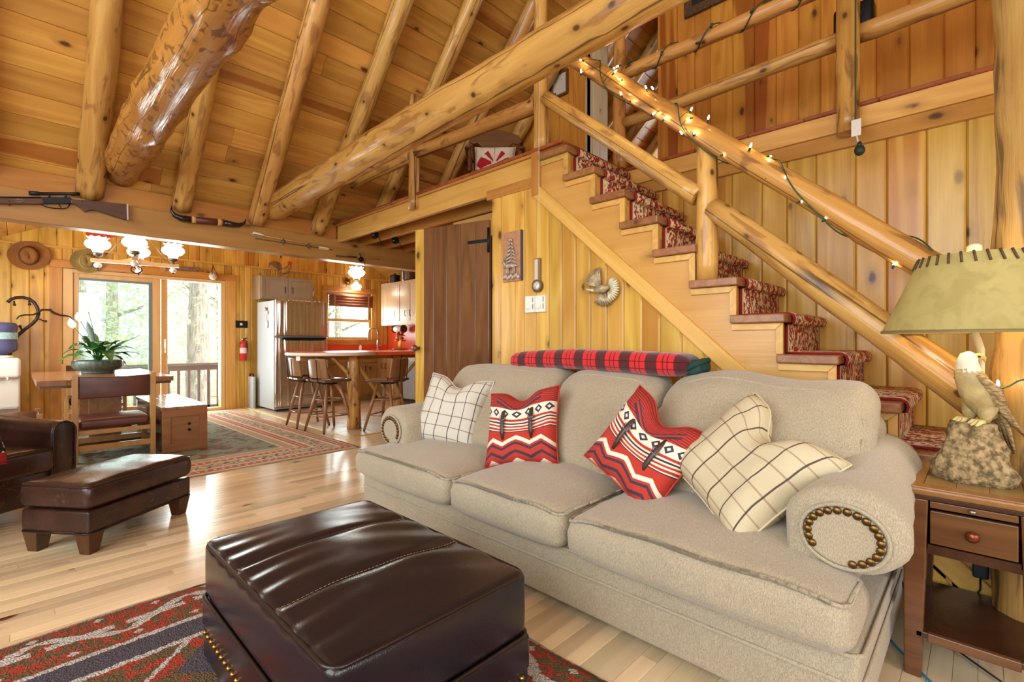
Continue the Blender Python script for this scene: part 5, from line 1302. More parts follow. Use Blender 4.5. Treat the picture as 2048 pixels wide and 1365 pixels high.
pillow('throw_pillow', 'black and cream print pillow with red hem on the club chair', BWP, (-.21, 3.92, .58), .38, .14, MX.Rotation(atan2(.60, .80)+R(4), 4, 'Z') @ MX.Rotation(R(72), 4, 'X'), .04, None, 8)
FST = leather('footstool_leather', lin(64, 38, 30), lin(42, 25, 21), .25, scr=lin(158, 108, 80), bs=220)
fs_ = thing('leather_footstool', 'long worn leather footstool on tapered block legs before the club chair', 'footstool', (.405, 3.615, 0), atan2(.60, .80))
FL, FW = .66, .40
softbox(MB(), (0, 0, .17), (FL, FW, .115), .012, 2, .2).build('frame', FST, fs_)
def fcush(p):
    u_, v_ = p.x/(FL/2), p.y/(FW/2)
    z = p.z+(.022*(1-u_*u_)*(1-v_*v_)+.005*nz3(p, 9) if p.z > .02 else 0); e = .012*(1-(p.z/.07)**2)
    return (p.x+math.copysign(e, p.x)*(abs(u_) > .9), p.y+math.copysign(e, p.y)*(abs(v_) > .9), z)
fc = softbox(MB(), (0, 0, .30), (FL, FW, .135), .032, 4, .035, fcush).build('cushion', FST, fs_)
for z in (.352, .113):
    hx, hy = FL/2+.004, FW/2+.004; c_ = .03; pts = []
    for cx_, cy_, a0 in ((hx-c_, hy-c_, 0), (-hx+c_, hy-c_, 90), (-hx+c_, -hy+c_, 180), (hx-c_, -hy+c_, 270)): pts += [(cx_+c_*cos(R(a0+90*i/6)), cy_+c_*sin(R(a0+90*i/6)), z) for i in range(7)]
    MB().tube(pts, .005, 6, closed=True).build('piping', PIPE, fc if z > .2 else fs_)
for x in (-1, 1):
    for y in (-1, 1):
        X0, Y0 = x*(FL/2-.045), y*(FW/2-.045)
        MB().add([(X0+a*.028, Y0+b*.028, 0) for a, b in ((-1, -1), (1, -1), (1, 1), (-1, 1))]+[(X0+a*.044, Y0+b*.044, .115) for a, b in ((-1, -1), (1, -1), (1, 1), (-1, 1))],
                 [(3, 2, 1, 0), (4, 5, 6, 7), (0, 1, 5, 4), (1, 2, 6, 5), (2, 3, 7, 6), (3, 0, 4, 7)]).build('leg', DKW, fs_, bevel=.003)
# ================================================================== kitchen
STEEL, nt, p = newmat('stainless'); p.inputs['Metallic'].default_value = .9; tc = nd(nt, 'TexCoord')
nn = nd(nt, 'TexNoise', {0: nd(nt, 'Mapping', {0: tc.outputs['Object'], 3: (11, 1, .35)}), 'Scale': 1., 'Detail': 2.})
p.inputs['Base Color'].default_value = (.58, .52, .46, 1); p.inputs['Roughness'].default_value = .13
nt.links.new(nd(nt, 'Bump', {'Height': nn.outputs[0], 'Strength': .7, 'Distance': .05}).outputs[0], p.inputs['Normal'])
GREY = mat('fridge_grey', lin(176, 182, 182), .35, spec=.6)
CABW = wood('cabinet_taupe', (.36, .27, .175), (.30, .215, .135), knots=0, rough=.3, axis=2, vary=.08, rings=8)
CABH = wood('cabinet_honey', (.42, .22, .075), (.34, .165, .05), knots=.1, rough=.3, axis=2, vary=.1)
CABL = wood('cabinet_light', (.62, .45, .29), (.54, .38, .23), knots=0, rough=.25, axis=2, vary=.05)
fg = thing('refrigerator', 'stainless top freezer refrigerator beside the plank wall', 'refrigerator', (3.185, 7.72, .01))
MB().bb((-.415, .065, .03), (.415, .80, 1.72)).build('case', GREY, fg, bevel=.006)
for z0, z1, nme in ((1.165, 1.735, 'freezer_door'), (.07, 1.145, 'fridge_door')):
    def dfn(p): return (p.x, p.y-.018*(1-(p.x/.41)**2), p.z)
    dd_ = softbox(MB(), (0, .03, (z0+z1)/2), (.826, .06, z1-z0), .014, 3, .08, dfn).build(nme, STEEL, fg)
    if z0 > 1: MB().bb((.30, -.004, 1.655), (.35, .0, 1.672)).build('badge', mat('badge', lin(214, 206, 196), .3, metal=.6), dd_)
    else: MB().prism([(-.34, 1.145), (.36, 1.145), (.32, 1.10), (-.28, 1.10)], .008, .03, frame((0, -.03, 0), (1, 0, 0), y=(0, 0, 1)) @ TR(0, 0, 0)).build('handle', BLACK, dd_, recalc=True)
for x in (-.36, .36): MB().lathe([(.02, 0), (.02, .035)], 8, TR(x, .1, 0)).build('foot', BLACK, fg)
MG = thing('fridge_magnet_hook', 'white ornament with a red bird magnet on the fridge side', 'magnet', (2.758, 8.05, 1.36))
MB().ball((0, 0, .0), (.012, .04, .06), 10, 7).build('plaque', mat('cream_ceramic', lin(236, 230, 214), .4), MG)
MB().tube([(-.004, 0, .06), (-.004, -.01, .12), (-.004, .01, .20)], .004, 5).build('cord', mat('cord_tan', lin(200, 180, 150), .8), MG)
MB().ball((-.004, .02, .24), (.008, .025, .03), 8, 6).ball((-.006, .035, .262), .012, 8, 6).build('bird', mat('bird_red', lin(170, 30, 30), .5), MG)
MB().ball((-.002, -.01, .185), (.006, .04, .028), 8, 6).build('plate', mat('cream_ceramic2', lin(236, 228, 206), .4), MG)
def cab_door(parent, x0, x1, z0, z1, m, y=0, handle=None, M=None, hz=None):
    """raised-frame door on the plane y, facing -y"""
    d = MB().bb((x0+.003, y-.018, z0+.003), (x1-.003, y, z1-.003)).build('door', m, parent, M, bevel=.003)
    w = .05
    f = MB().bb((x0+.003, y-.026, z0+.003), (x1-.003, y-.018, z0+w)).bb((x0+.003, y-.026, z1-w), (x1-.003, y-.018, z1-.003)).bb((x0+.003, y-.026, z0+w), (x0+w, y-.018, z1-w)).bb((x1-w, y-.026, z0+w), (x1-.003, y-.018, z1-w)).build('door_frame', m, d)
    if handle is not None:
        hz = hz if hz is not None else z0+.08
        MB().tube([(handle, y-.026, hz), (handle, y-.05, hz+.005), (handle, y-.05, hz+.095), (handle, y-.026, hz+.10)], .006, 6).build('handle', BLACK, d)
    return d
cu = thing('fridge_top_cabinet', 'taupe two door cabinet hung above the refrigerator', 'cabinet', (3.20, 8.38, 1.785))
MB().bb((-.43, 0, 0), (.43, .33, .385)).build('body', CABW, cu)
cab_door(cu, -.42, .0, .01, .375, CABW, 0, -.05, hz=.12); cab_door(cu, .0, .42, .01, .375, CABW, 0, .07, hz=.12)
sh_ = tag(MB().bb((3.64, 8.50, 1.835), (3.76, 8.70, 1.855)).build('corner_shelf', CABW), 'small wooden shelf beside the fridge cabinet', 'shelf')
bo = thing('wine_bottle', 'dark champagne bottle with gold label on the small shelf', 'bottle', (3.70, 8.60, 1.855))
MB().lathe([(.036, 0), (.038, .01), (.038, .15), (.03, .19), (.014, .22), (.014, .26), (0, .262)], 18).build('glass', mat('bottle_green', lin(30, 44, 30), .1, spec=.8), bo)
MB().lathe([(.0385, .04), (.0385, .11)], 18, cap=False).build('paper_label', mat('gold_label', lin(206, 160, 70), .5), bo)
MB().lathe([(.016, .20), (.016, .27), (.0, .275)], 14).build('foil', mat('foil_gold', lin(150, 96, 70), .4, metal=.5), bo)
# rooster
rs = thing('rooster_figurine', 'carved rooster figurine with red comb on the fridge cabinet', 'figurine', (3.17, 8.46, 2.172))
RSB = mat('rooster_feather', lin(196, 150, 84), .6, col2=lin(116, 70, 34), vs=30, bump=.4, bs=70)
MB().tube([(-.06, 0, .10), (-.01, 0, .105), (.05, 0, .13), (.085, 0, .19), (.095, 0, .235)], [.03, .058, .055, .035, .024], 12).build('body', RSB, rs)
for k in range(8):
    a = R(60+14*k); MB().tube([(-.045, (k-3.5)*.004, .12), (-.09+.06*cos(a), (k-3.5)*.008, .17+.05*sin(a)), (-.15+.09*cos(a*.9), (k-3.5)*.010, .17+.085*sin(a*.9)), (-.19+.05*cos(a), (k-3.5)*.01, .12+.06*sin(a))], [.012, .014, .012, .003], 6).build('tail_feather', mat('rooster_tail', lin(132, 92, 52), .6), rs)
RC = mat('comb_red', lin(206, 52, 32), .5)
cm = MB()
for k in range(4): cm.ball((.075+.018*k, 0, .268-.004*abs(k-1)), (.012, .008, .022), 8, 6)
cm.ball((.115, 0, .215), (.012, .01, .022), 8, 6).build('comb', RC, rs)
MB().tube([(.112, 0, .24), (.135, 0, .234)], [.01, .001], 6).build('beak', mat('beak2', lin(220, 170, 60), .5), rs)
for s in (-1, 1): MB().tube([(.01, s*.02, .06), (.012, s*.022, .0), (.035, s*.022, .004)], .007, 6).build('leg', mat('rooster_leg', lin(210, 170, 90), .5), rs)
# base cabinets along the back wall and side wall
ORNG = mat('orange_laminate', lin(226, 88, 44), .25, var=.06, vs=3)
ORNGW = mat('orange_backsplash', lin(222, 84, 42), .3)
for i, (x0, x1) in enumerate(((3.66, 4.12), (4.12, 4.72))):
    b = thing('base_cabinet', ('honey wood base cabinet next to the refrigerator', 'honey wood base cabinet under the kitchen sink')[i], 'cabinet', (x0, 8.12, 0), 0, 'kitchen base cabinets')
    w = x1-x0
    MB().bb((.0, .0, .10), (w, .58, .865)).bb((.03, .05, 0), (w-.03, .55, .10)).build('body', CABH, b)
    if i == 0:
        dw = MB().bb((.01, -.018, .70), (w-.01, 0, .85)).build('drawer', CABH, b, bevel=.003); MB().tube([(w/2-.05, -.018, .775), (w/2-.045, -.04, .775), (w/2+.045, -.04, .775), (w/2+.05, -.018, .775)], .005, 6).build('handle', BLACK, dw)
        cab_door(b, 0, w, .12, .69, CABH, 0, .05, hz=.5)
    else:
        for a, c_ in ((0, w/2), (w/2, w)):
            dw = MB().bb((a+.006, -.018, .70), (c_-.006, 0, .85)).build('drawer', CABH, b, bevel=.003); MB().tube([((a+c_)/2-.04, -.018, .775), ((a+c_)/2-.035, -.04, .775), ((a+c_)/2+.035, -.04, .775), ((a+c_)/2+.04, -.018, .775)], .005, 6).build('handle', BLACK, dw)
            cab_door(b, a, c_, .12, .69, CABH, 0, (a+c_)/2+(.10 if a == 0 else -.10), hz=.55)
for i, (y0, y1) in enumerate(((7.48, 8.12), (6.1, 6.84))):
    M = TR(4.72, y1, 0, rz=R(-90)); b = thing('base_cabinet', ('honey wood corner base cabinet beyond the dishwasher', 'honey wood base cabinet along the side wall nearest the rustic door')[i], 'cabinet', (4.72, y1, 0), R(-90), 'kitchen base cabinets'); w = y1-y0
    MB().bb((.0, .0, .10), (w, .60, .865)).bb((.03, .05, 0), (w-.03, .55, .10)).build('body', CABH, b); cab_door(b, 0, w/2, .12, .85, CABH, 0, w/2-.06, hz=.6); cab_door(b, w/2, w, .12, .85, CABH, 0, w/2+.06, hz=.6)
dwr = thing('dishwasher', 'pale grey dishwasher front behind the bar stools', 'dishwasher', (4.72, 7.48, 0), R(-90))
MB().bb((.01, .0, .10), (.63, .58, .86)).build('case', GREY, dwr, bevel=.004)
MB().bb((.012, -.02, .12), (.628, .0, .74)).build('door', mat('dishwasher_panel', lin(186, 196, 206), .3, metal=.3), dwr, bevel=.006)
MB().bb((.012, -.02, .745), (.628, .0, .855)).build('control_panel', mat('control_grey', lin(200, 204, 206), .3), dwr, bevel=.004)
ct = tag(MB().prism([(3.64, 8.69), (3.64, 8.08), (4.68, 8.08), (4.68, 6.08), (5.31, 6.08), (5.31, 8.69)], .865, .905).build('countertop', ORNG, None, bevel=.004, recalc=True), 'orange laminate kitchen countertop with corner turn', 'countertop')
bs = thing('backsplash', 'glossy orange backsplash behind the kitchen counter', 'backsplash', (0, 0, 0))
MB().bb((3.64, 8.692, .907), (5.31, 8.716, 1.03)).build('back_panel', ORNGW, bs); MB().bb((5.312, 6.1, .907), (5.326, 8.69, 1.42)).build('side_panel', ORNGW, bs)
SINKW = mat('sink_white', lin(236, 226, 210), .2)
sk = thing('kitchen_sink', 'white drop in sink under the kitchen window', 'sink', (4.62, 8.36, .907))
MB().bb((-.36, -.21, 0), (-.32, .21, .012)).bb((.32, -.21, 0), (.36, .21, .012)).bb((-.32, -.21, 0), (.32, -.17, .012)).bb((-.32, .15, 0), (.32, .21, .012)).build('rim', SINKW, sk, bevel=.004)
MB().bb((-.32, -.17, -.0005), (.32, .15, .002)).build('basin', SINKW, sk)
ft = thing('kitchen_faucet', 'tall brushed gooseneck faucet at the kitchen sink', 'faucet', (4.98, 8.52, .92))
NICK = mat('brushed_nickel', lin(190, 176, 160), .28, metal=.85)
MB().lathe([(.035, 0), (.03, .02), (.022, .05), (.018, .20)], 16).build('body', NICK, ft)
MB().tube([(0, 0, .18)]+[(-.10+.10*cos(R(a)), -.0, .34+.10*sin(R(a))) for a in range(0, 181, 15)]+[(-.205, 0, .29)], .014, 10).build('spout', NICK, ft)
MB().lathe([(.016, 0), (.02, .02), (.018, .075), (.013, .09)], 12, TR(-.206, 0, .21)).build('spray_head', NICK, ft)
MB().tube([(.02, 0, .08), (.08, -.02, .10)], .009, 8).build('lever', NICK, ft)
so = thing('soap_dispenser', 'white soap pump bottle on the orange counter', 'soap dispenser', (4.66, 8.62, .907))
MB().lathe([(.03, 0), (.032, .01), (.03, .09), (.012, .11), (.012, .125)], 14).build('bottle', mat('soap_cream', lin(222, 206, 176), .4), so); MB().tube([(0, 0, .12), (0, 0, .16), (-.035, 0, .158)], .006, 6).build('pump', BLACK, so)
so2 = thing('soap_pump', 'small nickel soap pump beside the faucet', 'soap pump', (5.22, 8.35, .907))
MB().lathe([(.018, 0), (.014, .02), (.008, .03), (.008, .06)], 12).build('base', NICK, so2); MB().tube([(0, 0, .055), (0, 0, .075), (-.04, -.02, .072)], .006, 6).build('spout', NICK, so2)
# wall cabinets
wl_ = ('pale wood wall cabinet with two pulls nearest the kitchen window', 'narrow pale wood wall cabinet in the middle of the row', 'pale wood wall cabinet partly hidden by the rustic door')
for i, (y0, y1) in enumerate(((7.80, 8.38), (7.46, 7.80), (6.9, 7.46))):
    w = y1-y0; b = thing('wall_cabinet', wl_[i], 'cabinet', (5.0, y1, 1.42), R(-90), 'pale kitchen wall cabinets')
    MB().bb((0, 0, 0), (w, .32, .79)).build('body', CABL, b); cab_door(b, 0, w, .0, .79, CABL, 0, w-.07 if i < 2 else .08, hz=.14)
    MB().bb((0, -.02, -.02), (w, .02, 0)).build('bottom_trim', CABL, b)
KET = mat('pot_steel', lin(130, 110, 96), .25, metal=.9)
for i, (y, r, h, lab, m) in enumerate(((8.12, .10, .13, 'small dark cooking pot on top of the wall cabinets', mat('pot_dark', lin(56, 44, 40), .3, metal=.7)), (7.62, .16, .17, 'large steel stock pot with lid on top of the wall cabinets', KET))):
    b = thing('cooking_pot', lab, 'pot', (5.12, y, 2.21), 0, 'pots on the wall cabinets')
    MB().lathe([(r*.92, 0), (r, .02), (r, h), (r*1.03, h+.006)], 24).build('body', m, b); MB().lathe([(r*1.03, h+.006), (r*.9, h+.03), (r*.3, h+.045), (0, h+.046)], 24).build('lid', m, b); MB().ball((0, 0, h+.058), (.02, .02, .014), 8, 6).build('knob', m, b)
    for s in (-1, 1): MB().tube([(0, s*r, h*.75), (.0, s*(r+.035), h*.78), (0, s*(r+.035), h*.86), (0, s*r, h*.88)], .007, 6).build('handle', m, b)
pt_ = thing('paper_towel_holder', 'paper towel roll on a wooden holder under the wall cabinets', 'paper towel', (5.12, 7.98, 1.33))
MB().lathe([(.06, -.13), (.06, .13)], 20, TR(rx=R(90))).build('roll', mat('paper_white', lin(240, 234, 226), .9), pt_)
for s in (-1, 1): MB().lathe([(.075, -.01), (.075, .01)], 20, TR(0, s*.155, 0, rx=R(90))).build('end_disc', DKW, pt_)
fs2 = thing('tiered_fruit_stand', 'three tier wire fruit stand on the orange counter', 'fruit stand', (5.02, 7.78, .907))
MB().tube([(0, 0, 0), (0, 0, .40)], .006, 8).build('pole', BRASS, fs2)
for z, r in ((.03, .15), (.19, .11), (.29, .085)): MB().lathe([(0, z), (r*.9, z), (r, z+.018), (r*.92, z+.012), (0, z+.006)], 24).build('tray', mat('tray_bronze', lin(120, 84, 50), .4, metal=.6), fs2)
APP, ORF, BAN = mat('apple_red', lin(190, 40, 30), .35, var=.3), mat('orange_fruit', lin(226, 110, 30), .5), mat('banana', lin(226, 186, 60), .5)
def fruit(nm, lab, loc, r, m, grp):
    b = thing(nm, lab, nm, loc, 0, grp); MB().ball((0, 0, 0), (r, r, r*.92), 14, 9).build('flesh', m, b); MB().tube([(0, 0, r*.85), (.004, 0, r*1.15)], .003, 5).build('stem', DKW, b)
fruit('apple', 'red apple on the top tray of the fruit stand, nearer the window', (5.0, 7.81, .907+.335), .038, APP, 'apples on the fruit stand'); fruit('apple', 'red apple on the top tray of the fruit stand, nearer the cabinets', (5.02, 7.73, .907+.335), .036, APP, 'apples on the fruit stand')
fruit('orange', 'orange on the middle tray of the fruit stand', (4.99, 7.82, .907+.245), .042, ORF, None); fruit('apple', 'dull red apple on the middle tray of the fruit stand', (5.0, 7.71, .907+.243), .04, APP, 'apples on the fruit stand')
for k in range(3):
    b = thing('banana', ('banana nearest the cabinets on the bottom fruit tray', 'middle banana of the bunch on the bottom fruit tray', 'banana nearest the window on the bottom fruit tray')[k], 'banana', (4.96, 7.68+.025*k, .907+.06), 0, 'bananas on the fruit stand'); MB().tube([(0, 0, 0), (-.02, -.02, .06), (-.01, -.02, .12), (.02, -.0, .165)], [.008, .017, .017, .006], 8).build('peel', BAN, b)
vz = thing('green_glass_vase', 'green glass vase on the counter beside the fridge', 'vase', (3.83, 8.42, .907)); MB().lathe([(.04, 0), (.03, .02), (.05, .05), (.085, .12), (.08, .17), (.06, .20), (.07, .22)], 20, cap=False).build('glass', mat('green_glass', lin(60, 130, 96), .1, trans=.4), vz)
cf = thing('coffee_maker', 'dark coffee maker squeezed next to the fridge', 'coffee maker', (3.72, 8.32, .907)); MB().rbox((0, .05, .16), (.13, .12, .32), .02).rbox((0, -.02, .29), (.13, .2, .07), .02).rbox((0, -.03, .015), (.13, .2, .03), .01).build('body', mat('coffee_black', lin(46, 40, 40), .3), cf); MB().lathe([(.045, .03), (.055, .09), (.04, .15)], 16, TR(0, -.05, 0)).build('carafe', mat('carafe', lin(60, 36, 30), .08, spec=.8), cf)
# ---- log-legged bar table
bar = thing('bar_table', 'orange topped bar table on peeled log legs between kitchen and living room', 'bar table', (0, 0, 0))
pts = [(2.82+.51*cos(a), 5.97+.51*sin(a)) for a in [pi/2+pi*i/20 for i in range(21)]]+[(4.66, 5.46), (4.66, 6.48)]
MB().prism(pts, .918, .962).build('top', ORNG, bar, recalc=True, bevel=.004)
ep = [(x, y, .94) for x, y in [(2.82+.515*cos(a), 5.97+.515*sin(a)) for a in [pi/2+pi*i/24 for i in range(25)]]]+[(3.15, 5.455, .94)]
MB().tube(ep, .023, 6, flat=1).build('edge_band', mat('edge_cream', lin(236, 214, 196), .3), bar)
for x, y in ((2.95, 5.62), (3.72, 5.85), (4.5, 5.9)): log('log_leg', bar, LOGD, (x, y, 0), (x, y, .918), .088, .07, .14, knots=6)
for a, b in (((2.95, 5.62, .28), (2.58, 5.85, .90)), ((2.95, 5.62, .62), (3.10, 5.95, .91)), ((2.92, 5.62, .30), (2.78, 6.3, .91)), ((2.98, 5.62, .58), (2.72, 5.72, .90)), ((3.0, 5.62, .80), (3.45, 5.78, .30)), ((3.72, 5.85, .2), (3.35, 5.7, .60)), ((3.72, 5.85, .5), (4.1, 5.8, .90))):
    log('log_brace', bar, LOGW, a, b, .026, .022, .1, n=8)
MB().bb((2.4, 5.9, .86), (4.5, 6.02, .917)).build('under_rail', TRIMO, bar)
# ---- bar stools
SEATD = wood('stool_seat_wood', (.20, .10, .055), (.13, .06, .032), knots=0, rough=.15, axis=0, vary=.1)
STW = wood('stool_leg_wood', (.32, .15, .06), (.24, .10, .04), knots=0, rough=.3, axis=2, vary=.1)
def make_stool(lab, loc, rz):
    """faces +x; the curved backrest stands at -x on two iron straps"""
    t = thing('bar_stool', lab, 'bar stool', loc, rz, 'bar stools at the log bar')
    def sfn(p): return (p.x, p.y, p.z-(.014*(1-(p.x/.2)**2)*(1-(p.y/.2)**2) if p.z > 0 else 0))
    softbox(MB(), (0, 0, .615), (.39, .40, .034), .014, 2, .06, sfn).build('seat', SEATD, t)
    MB().lathe([(.09, .565), (.10, .58), (.10, .598)], 18).build('swivel', BLACK, t)
    for sx in (-1, 1):
        for sy in (-1, 1):
            MB().tube([(sx*.085, sy*.085, .575), (sx*.14, sy*.14, .30), (sx*.20, sy*.20, .012)], [.015, .02, .015], 10).build('leg', STW, t)
            MB().lathe([(.012, 0), (.012, .014)], 8, TR(sx*.20, sy*.20, 0)).build('glide', BLACK, t)
    for z, r in ((.19, .163), (.38, .125)):
        for a, b in (((-r, -r), (r, -r)), ((r, -r), (r, r)), ((r, r), (-r, r)), ((-r, r), (-r, -r))):
            MB().tube([(a[0], a[1], z), (b[0], b[1], z)], .0095, 8).build('rung', STW, t)
    def bfn(p): return (p.x+.045*(p.y/.19)**2-.10*(p.z/.14)*.22, p.y, p.z)
    softbox(MB(), (-.20, 0, .765), (.022, .38, .235), .008, 2, .05, bfn).build('backrest', STW, t)
    for s in (-.09, .09):
        MB().tube([(.02, s, .592), (-.18, s, .592), (-.212, s, .61), (-.222, s, .70), (-.236, s, .87)], .006, 6).build('iron_strap', BLACK, t)
    for s in (-1, 1):
        MB().box((-.02, s*.205, .632), (.20, .025, .03)).build('arm_stub', SEATD, t, bevel=.006)
    return t
st0 = make_stool('bar stool at the rounded bar end, nearer the sofa', (2.69, 5.74, .006), R(8))
for lab, loc, rz in (('bar stool at the rounded bar end, nearer the refrigerator', (2.65, 6.27, .006), R(-4)), ('bar stool turned with its wooden back to the sofa, beside the log leg', (3.22, 5.28, .006), R(118)), ('bar stool half hidden by the rustic door edge', (3.95, 5.22, .006), R(100))):
    c = copy_tree(st0); c.location = loc; c.rotation_euler = (0, 0, rz); c['label'] = lab
# ---- pendant and sconce
pe = thing('pendant_lamp', 'glowing hobnail glass pendant hanging just under the beam in the kitchen', 'lamp', (3.70, 6.96, 2.06))
hobnail_shade(pe, TR(0, 0, 0), MILK, 1, 1.1); MB().lathe([(.03, -.02), (.04, 0), (.035, .01)], 14).build('holder', BRASS, pe)
MB().tube([(0, 0, -.0), (.0, .0, .8)], .006, 6).build('rod', BRASS, pe)
o = light('pendant_bulb', 'POINT', (0, 0, .11), (0, 0, 0), 45, (1, .86, .66), .07); o.parent = pe
sq = thing('wall_sconce', 'brass wall sconce with a glowing glass shade over the kitchen window', 'lamp', (4.50, 8.66, 2.235))
MB().lathe([(.055, 0), (.06, .012), (.03, .03), (0, .035)], 20, TR(-.07, .03, .0, rx=R(90))).build('rosette', BRASS, sq)
MB().tube([(-.07, 0, 0), (-.05, -.08, .05), (.01, -.14, .04), (.02, -.14, -.02)], .008, 8).build('arm', BRASS, sq)
hobnail_shade(sq, TR(.02, -.14, -.02), MILK, -1, .85)
o = light('sconce_bulb', 'POINT', (.02, -.14, -.12), (0, 0, 0), 22, (1, .86, .66), .06); o.parent = sq
# ================================================================== things on the beam and walls
def wpX(px, py, X):
    t = (px-1024)/965; a = R(45.85); ax, ay = sin(a)+cos(a)*t, cos(a)-sin(a)*t; d = X/ax
    return V((X, ay*d, 1.1+(682.5-py)/965*d))
def wall_poly(pts, Y, y0, y1, org):
    """outline on a wall plane y = Y, as a solid between y0 and y1 (local to org)"""
    q = [wpx(x, y, Y)-V(org) for x, y in pts]
    return MB().prism([(p.x, p.z) for p in q], y0, y1, frame((0, 0, 0), (1, 0, 0), y=(0, 0, 1)) @ MX.Scale(-1, 4, (0, 0, 1)))
GUNM = mat('gun_metal', lin(40, 40, 46), .35, metal=.6)
GUNW = wood('gun_stock', (.12, .05, .03), (.075, .03, .018), knots=0, rough=.3, axis=0)
YG = 5.235; og = (.25, 5.235, 2.2)
def g2(pts): return [(x/4.265, 360+y/4.265) for x, y in pts]
rf_ = thing('hunting_rifle', 'scoped hunting rifle with brown stock mounted on the beam', 'rifle', og)
wall_poly(g2([(605, 170), (720, 178), (840, 190), (1040, 208), (1086, 210), (1088, 345), (1060, 340), (930, 300), (830, 266), (770, 258), (722, 276), (690, 245), (640, 212), (605, 204)]), YG, -.022, .022, og).build('stock', GUNW, rf_, bevel=.004, recalc=True)
wall_poly(g2([(1076, 210), (1090, 211), (1092, 347), (1080, 344)]), YG, -.024, .024, og).build('butt_plate', mat('butt_plate', lin(190, 180, 170), .4), rf_, recalc=True)
wall_poly(g2([(350, 152), (600, 152), (612, 170), (612, 206), (350, 206)]), YG, -.02, .02, og).build('receiver', GUNM, rf_, bevel=.004, recalc=True)
wall_poly(g2([(-260, 158), (360, 160), (375, 205), (330, 212), (-260, 205)]), YG, -.022, .022, og).build('fore_stock', GUNW, rf_, bevel=.005, recalc=True)
q = [wpx(x, y, YG)-V(og) for x, y in g2([(-420, 150), (360, 158)])]; MB().tube(q, .011, 10).build('barrel', GUNM, rf_)
q = [wpx(x, y, YG)-V(og) for x, y in g2([(245, 113), (330, 115), (345, 115), (600, 118), (610, 120), (680, 120)])]; MB().tube(q, [.015, .015, .011, .011, .014, .014], 12).build('scope', GUNM, rf_)
for x in (420, 560):
    q = [wpx(a, b, YG)-V(og) for a, b in g2([(x, 116), (x, 155)])]; MB().tube(q, .007, 6).build('scope_mount', GUNM, rf_)
q = [wpx(a, b, YG)-V(og) for a, b in g2([(350, 206), (385, 228), (460, 242), (540, 246), (575, 238), (600, 206)])]; MB().tube(q, .004, 6).build('trigger_guard', GUNM, rf_)
q = [wpx(a, b, YG)-V(og) for a, b in g2([(505, 206), (512, 225), (525, 238)])]; MB().tube(q, .004, 6).build('trigger', GUNM, rf_)
q = [wpx(a, b, YG-.024)-V(og) for a, b in g2([(105, 177), (160, 163), (220, 177), (160, 190)])]; MB().tube(q, .0012, 4, closed=True).build('diamond_inlay', mat('inlay_white', lin(210, 200, 180), .5), rf_)
for x in (80, 700):
    q = wpx(*g2([(x, 215)])[0], YG)-V(og); MB().tube([q+V((0, .025, .0)), q+V((0, -.02, 0)), q+V((0, -.02, .03))], .004, 6).build('hook', BRASS, rf_)
def g1(pts): return [(x/2.904, y/2.904) for x, y in pts]
oh = (1.28, 5.22, 2.30)
hn = thing('mounted_horns', 'pair of polished black horns joined by a brown leather wrap on the beam', 'horns', oh)
HORN = mat('black_horn', lin(30, 24, 24), .15, spec=.7)
for pts, rr2 in (([(994, 1196), (997, 1225), (1015, 1252), (1050, 1268), (1112, 1276)], [.003, .012, .021, .027, .03]), ([(1430, 1272), (1420, 1296), (1390, 1308), (1350, 1305), (1292, 1293)], [.003, .012, .02, .027, .03])):
    MB().tube([wpx(x, y, 5.215)-V(oh) for x, y in g1(pts)], rr2, 12).build('horn', HORN, hn)
for a, b, r, m in ((1105, 1300, .031, leather('horn_leather', lin(112, 54, 38), lin(86, 40, 30), .4)), (1112, 1136, .034, mat('rawhide', lin(196, 150, 90), .7)), (1262, 1288, .034, mat('rawhide2', lin(196, 150, 90), .7))):
    MB().tube([wpx(x, 1276+(x-1112)*.095, 5.215)-V(oh) for x, y in ((a/2.904, 0),)] if False else [wpx(x/2.904, (1276+(x-1112)*.095)/2.904, 5.215)-V(oh) for x in (a, b)], r, 14).build('wrap', m, hn)
YA = 5.245
def shaft(nm, lab, p0, p1, r, m, cat, grp=None):
    a, b = wpx(*p0, YA), wpx(*p1, YA); t = thing(nm, lab, cat, tuple(a), 0, grp)
    MB().tube([(0, 0, 0), b-a], r, 6).build('shaft', m, t); return t, b-a
AWD = mat('arrow_shaft', lin(206, 160, 100), .5)
t, d = shaft('arrow', 'upper arrow with blue and white fletching on the beam', (500, 467), (658, 496), .0045, AWD, 'arrow', 'arrows on the beam')
for k, c in enumerate((lin(236, 226, 200), lin(60, 90, 140), lin(236, 226, 200))):
    MB().prism([(.02, 0), (.03, .022), (.10, .018), (.15, 0)], -.001, .001, frame((0, 0, 0), d, z=(0, -1, 0)) @ MX.Rotation(R(120*k), 4, 'X')).build('fletching', mat('fletch%d' % k, c, .8), t)
t, d = shaft('arrow', 'lower arrow with pale fletching at its far end on the beam', (511, 477), (664, 500), .0045, mat('arrow_dark', lin(120, 86, 60), .5, var=.5, vs=30), 'arrow', 'arrows on the beam')
L_ = d.length
for k in range(3): MB().prism([(L_-.16, 0), (L_-.14, .02), (L_-.05, .02), (L_-.02, 0)], -.001, .001, frame((0, 0, 0), d, z=(0, -1, 0)) @ MX.Rotation(R(120*k), 4, 'X')).build('fletching', mat('fletchp%d' % k, lin(236, 226, 190), .8), t)
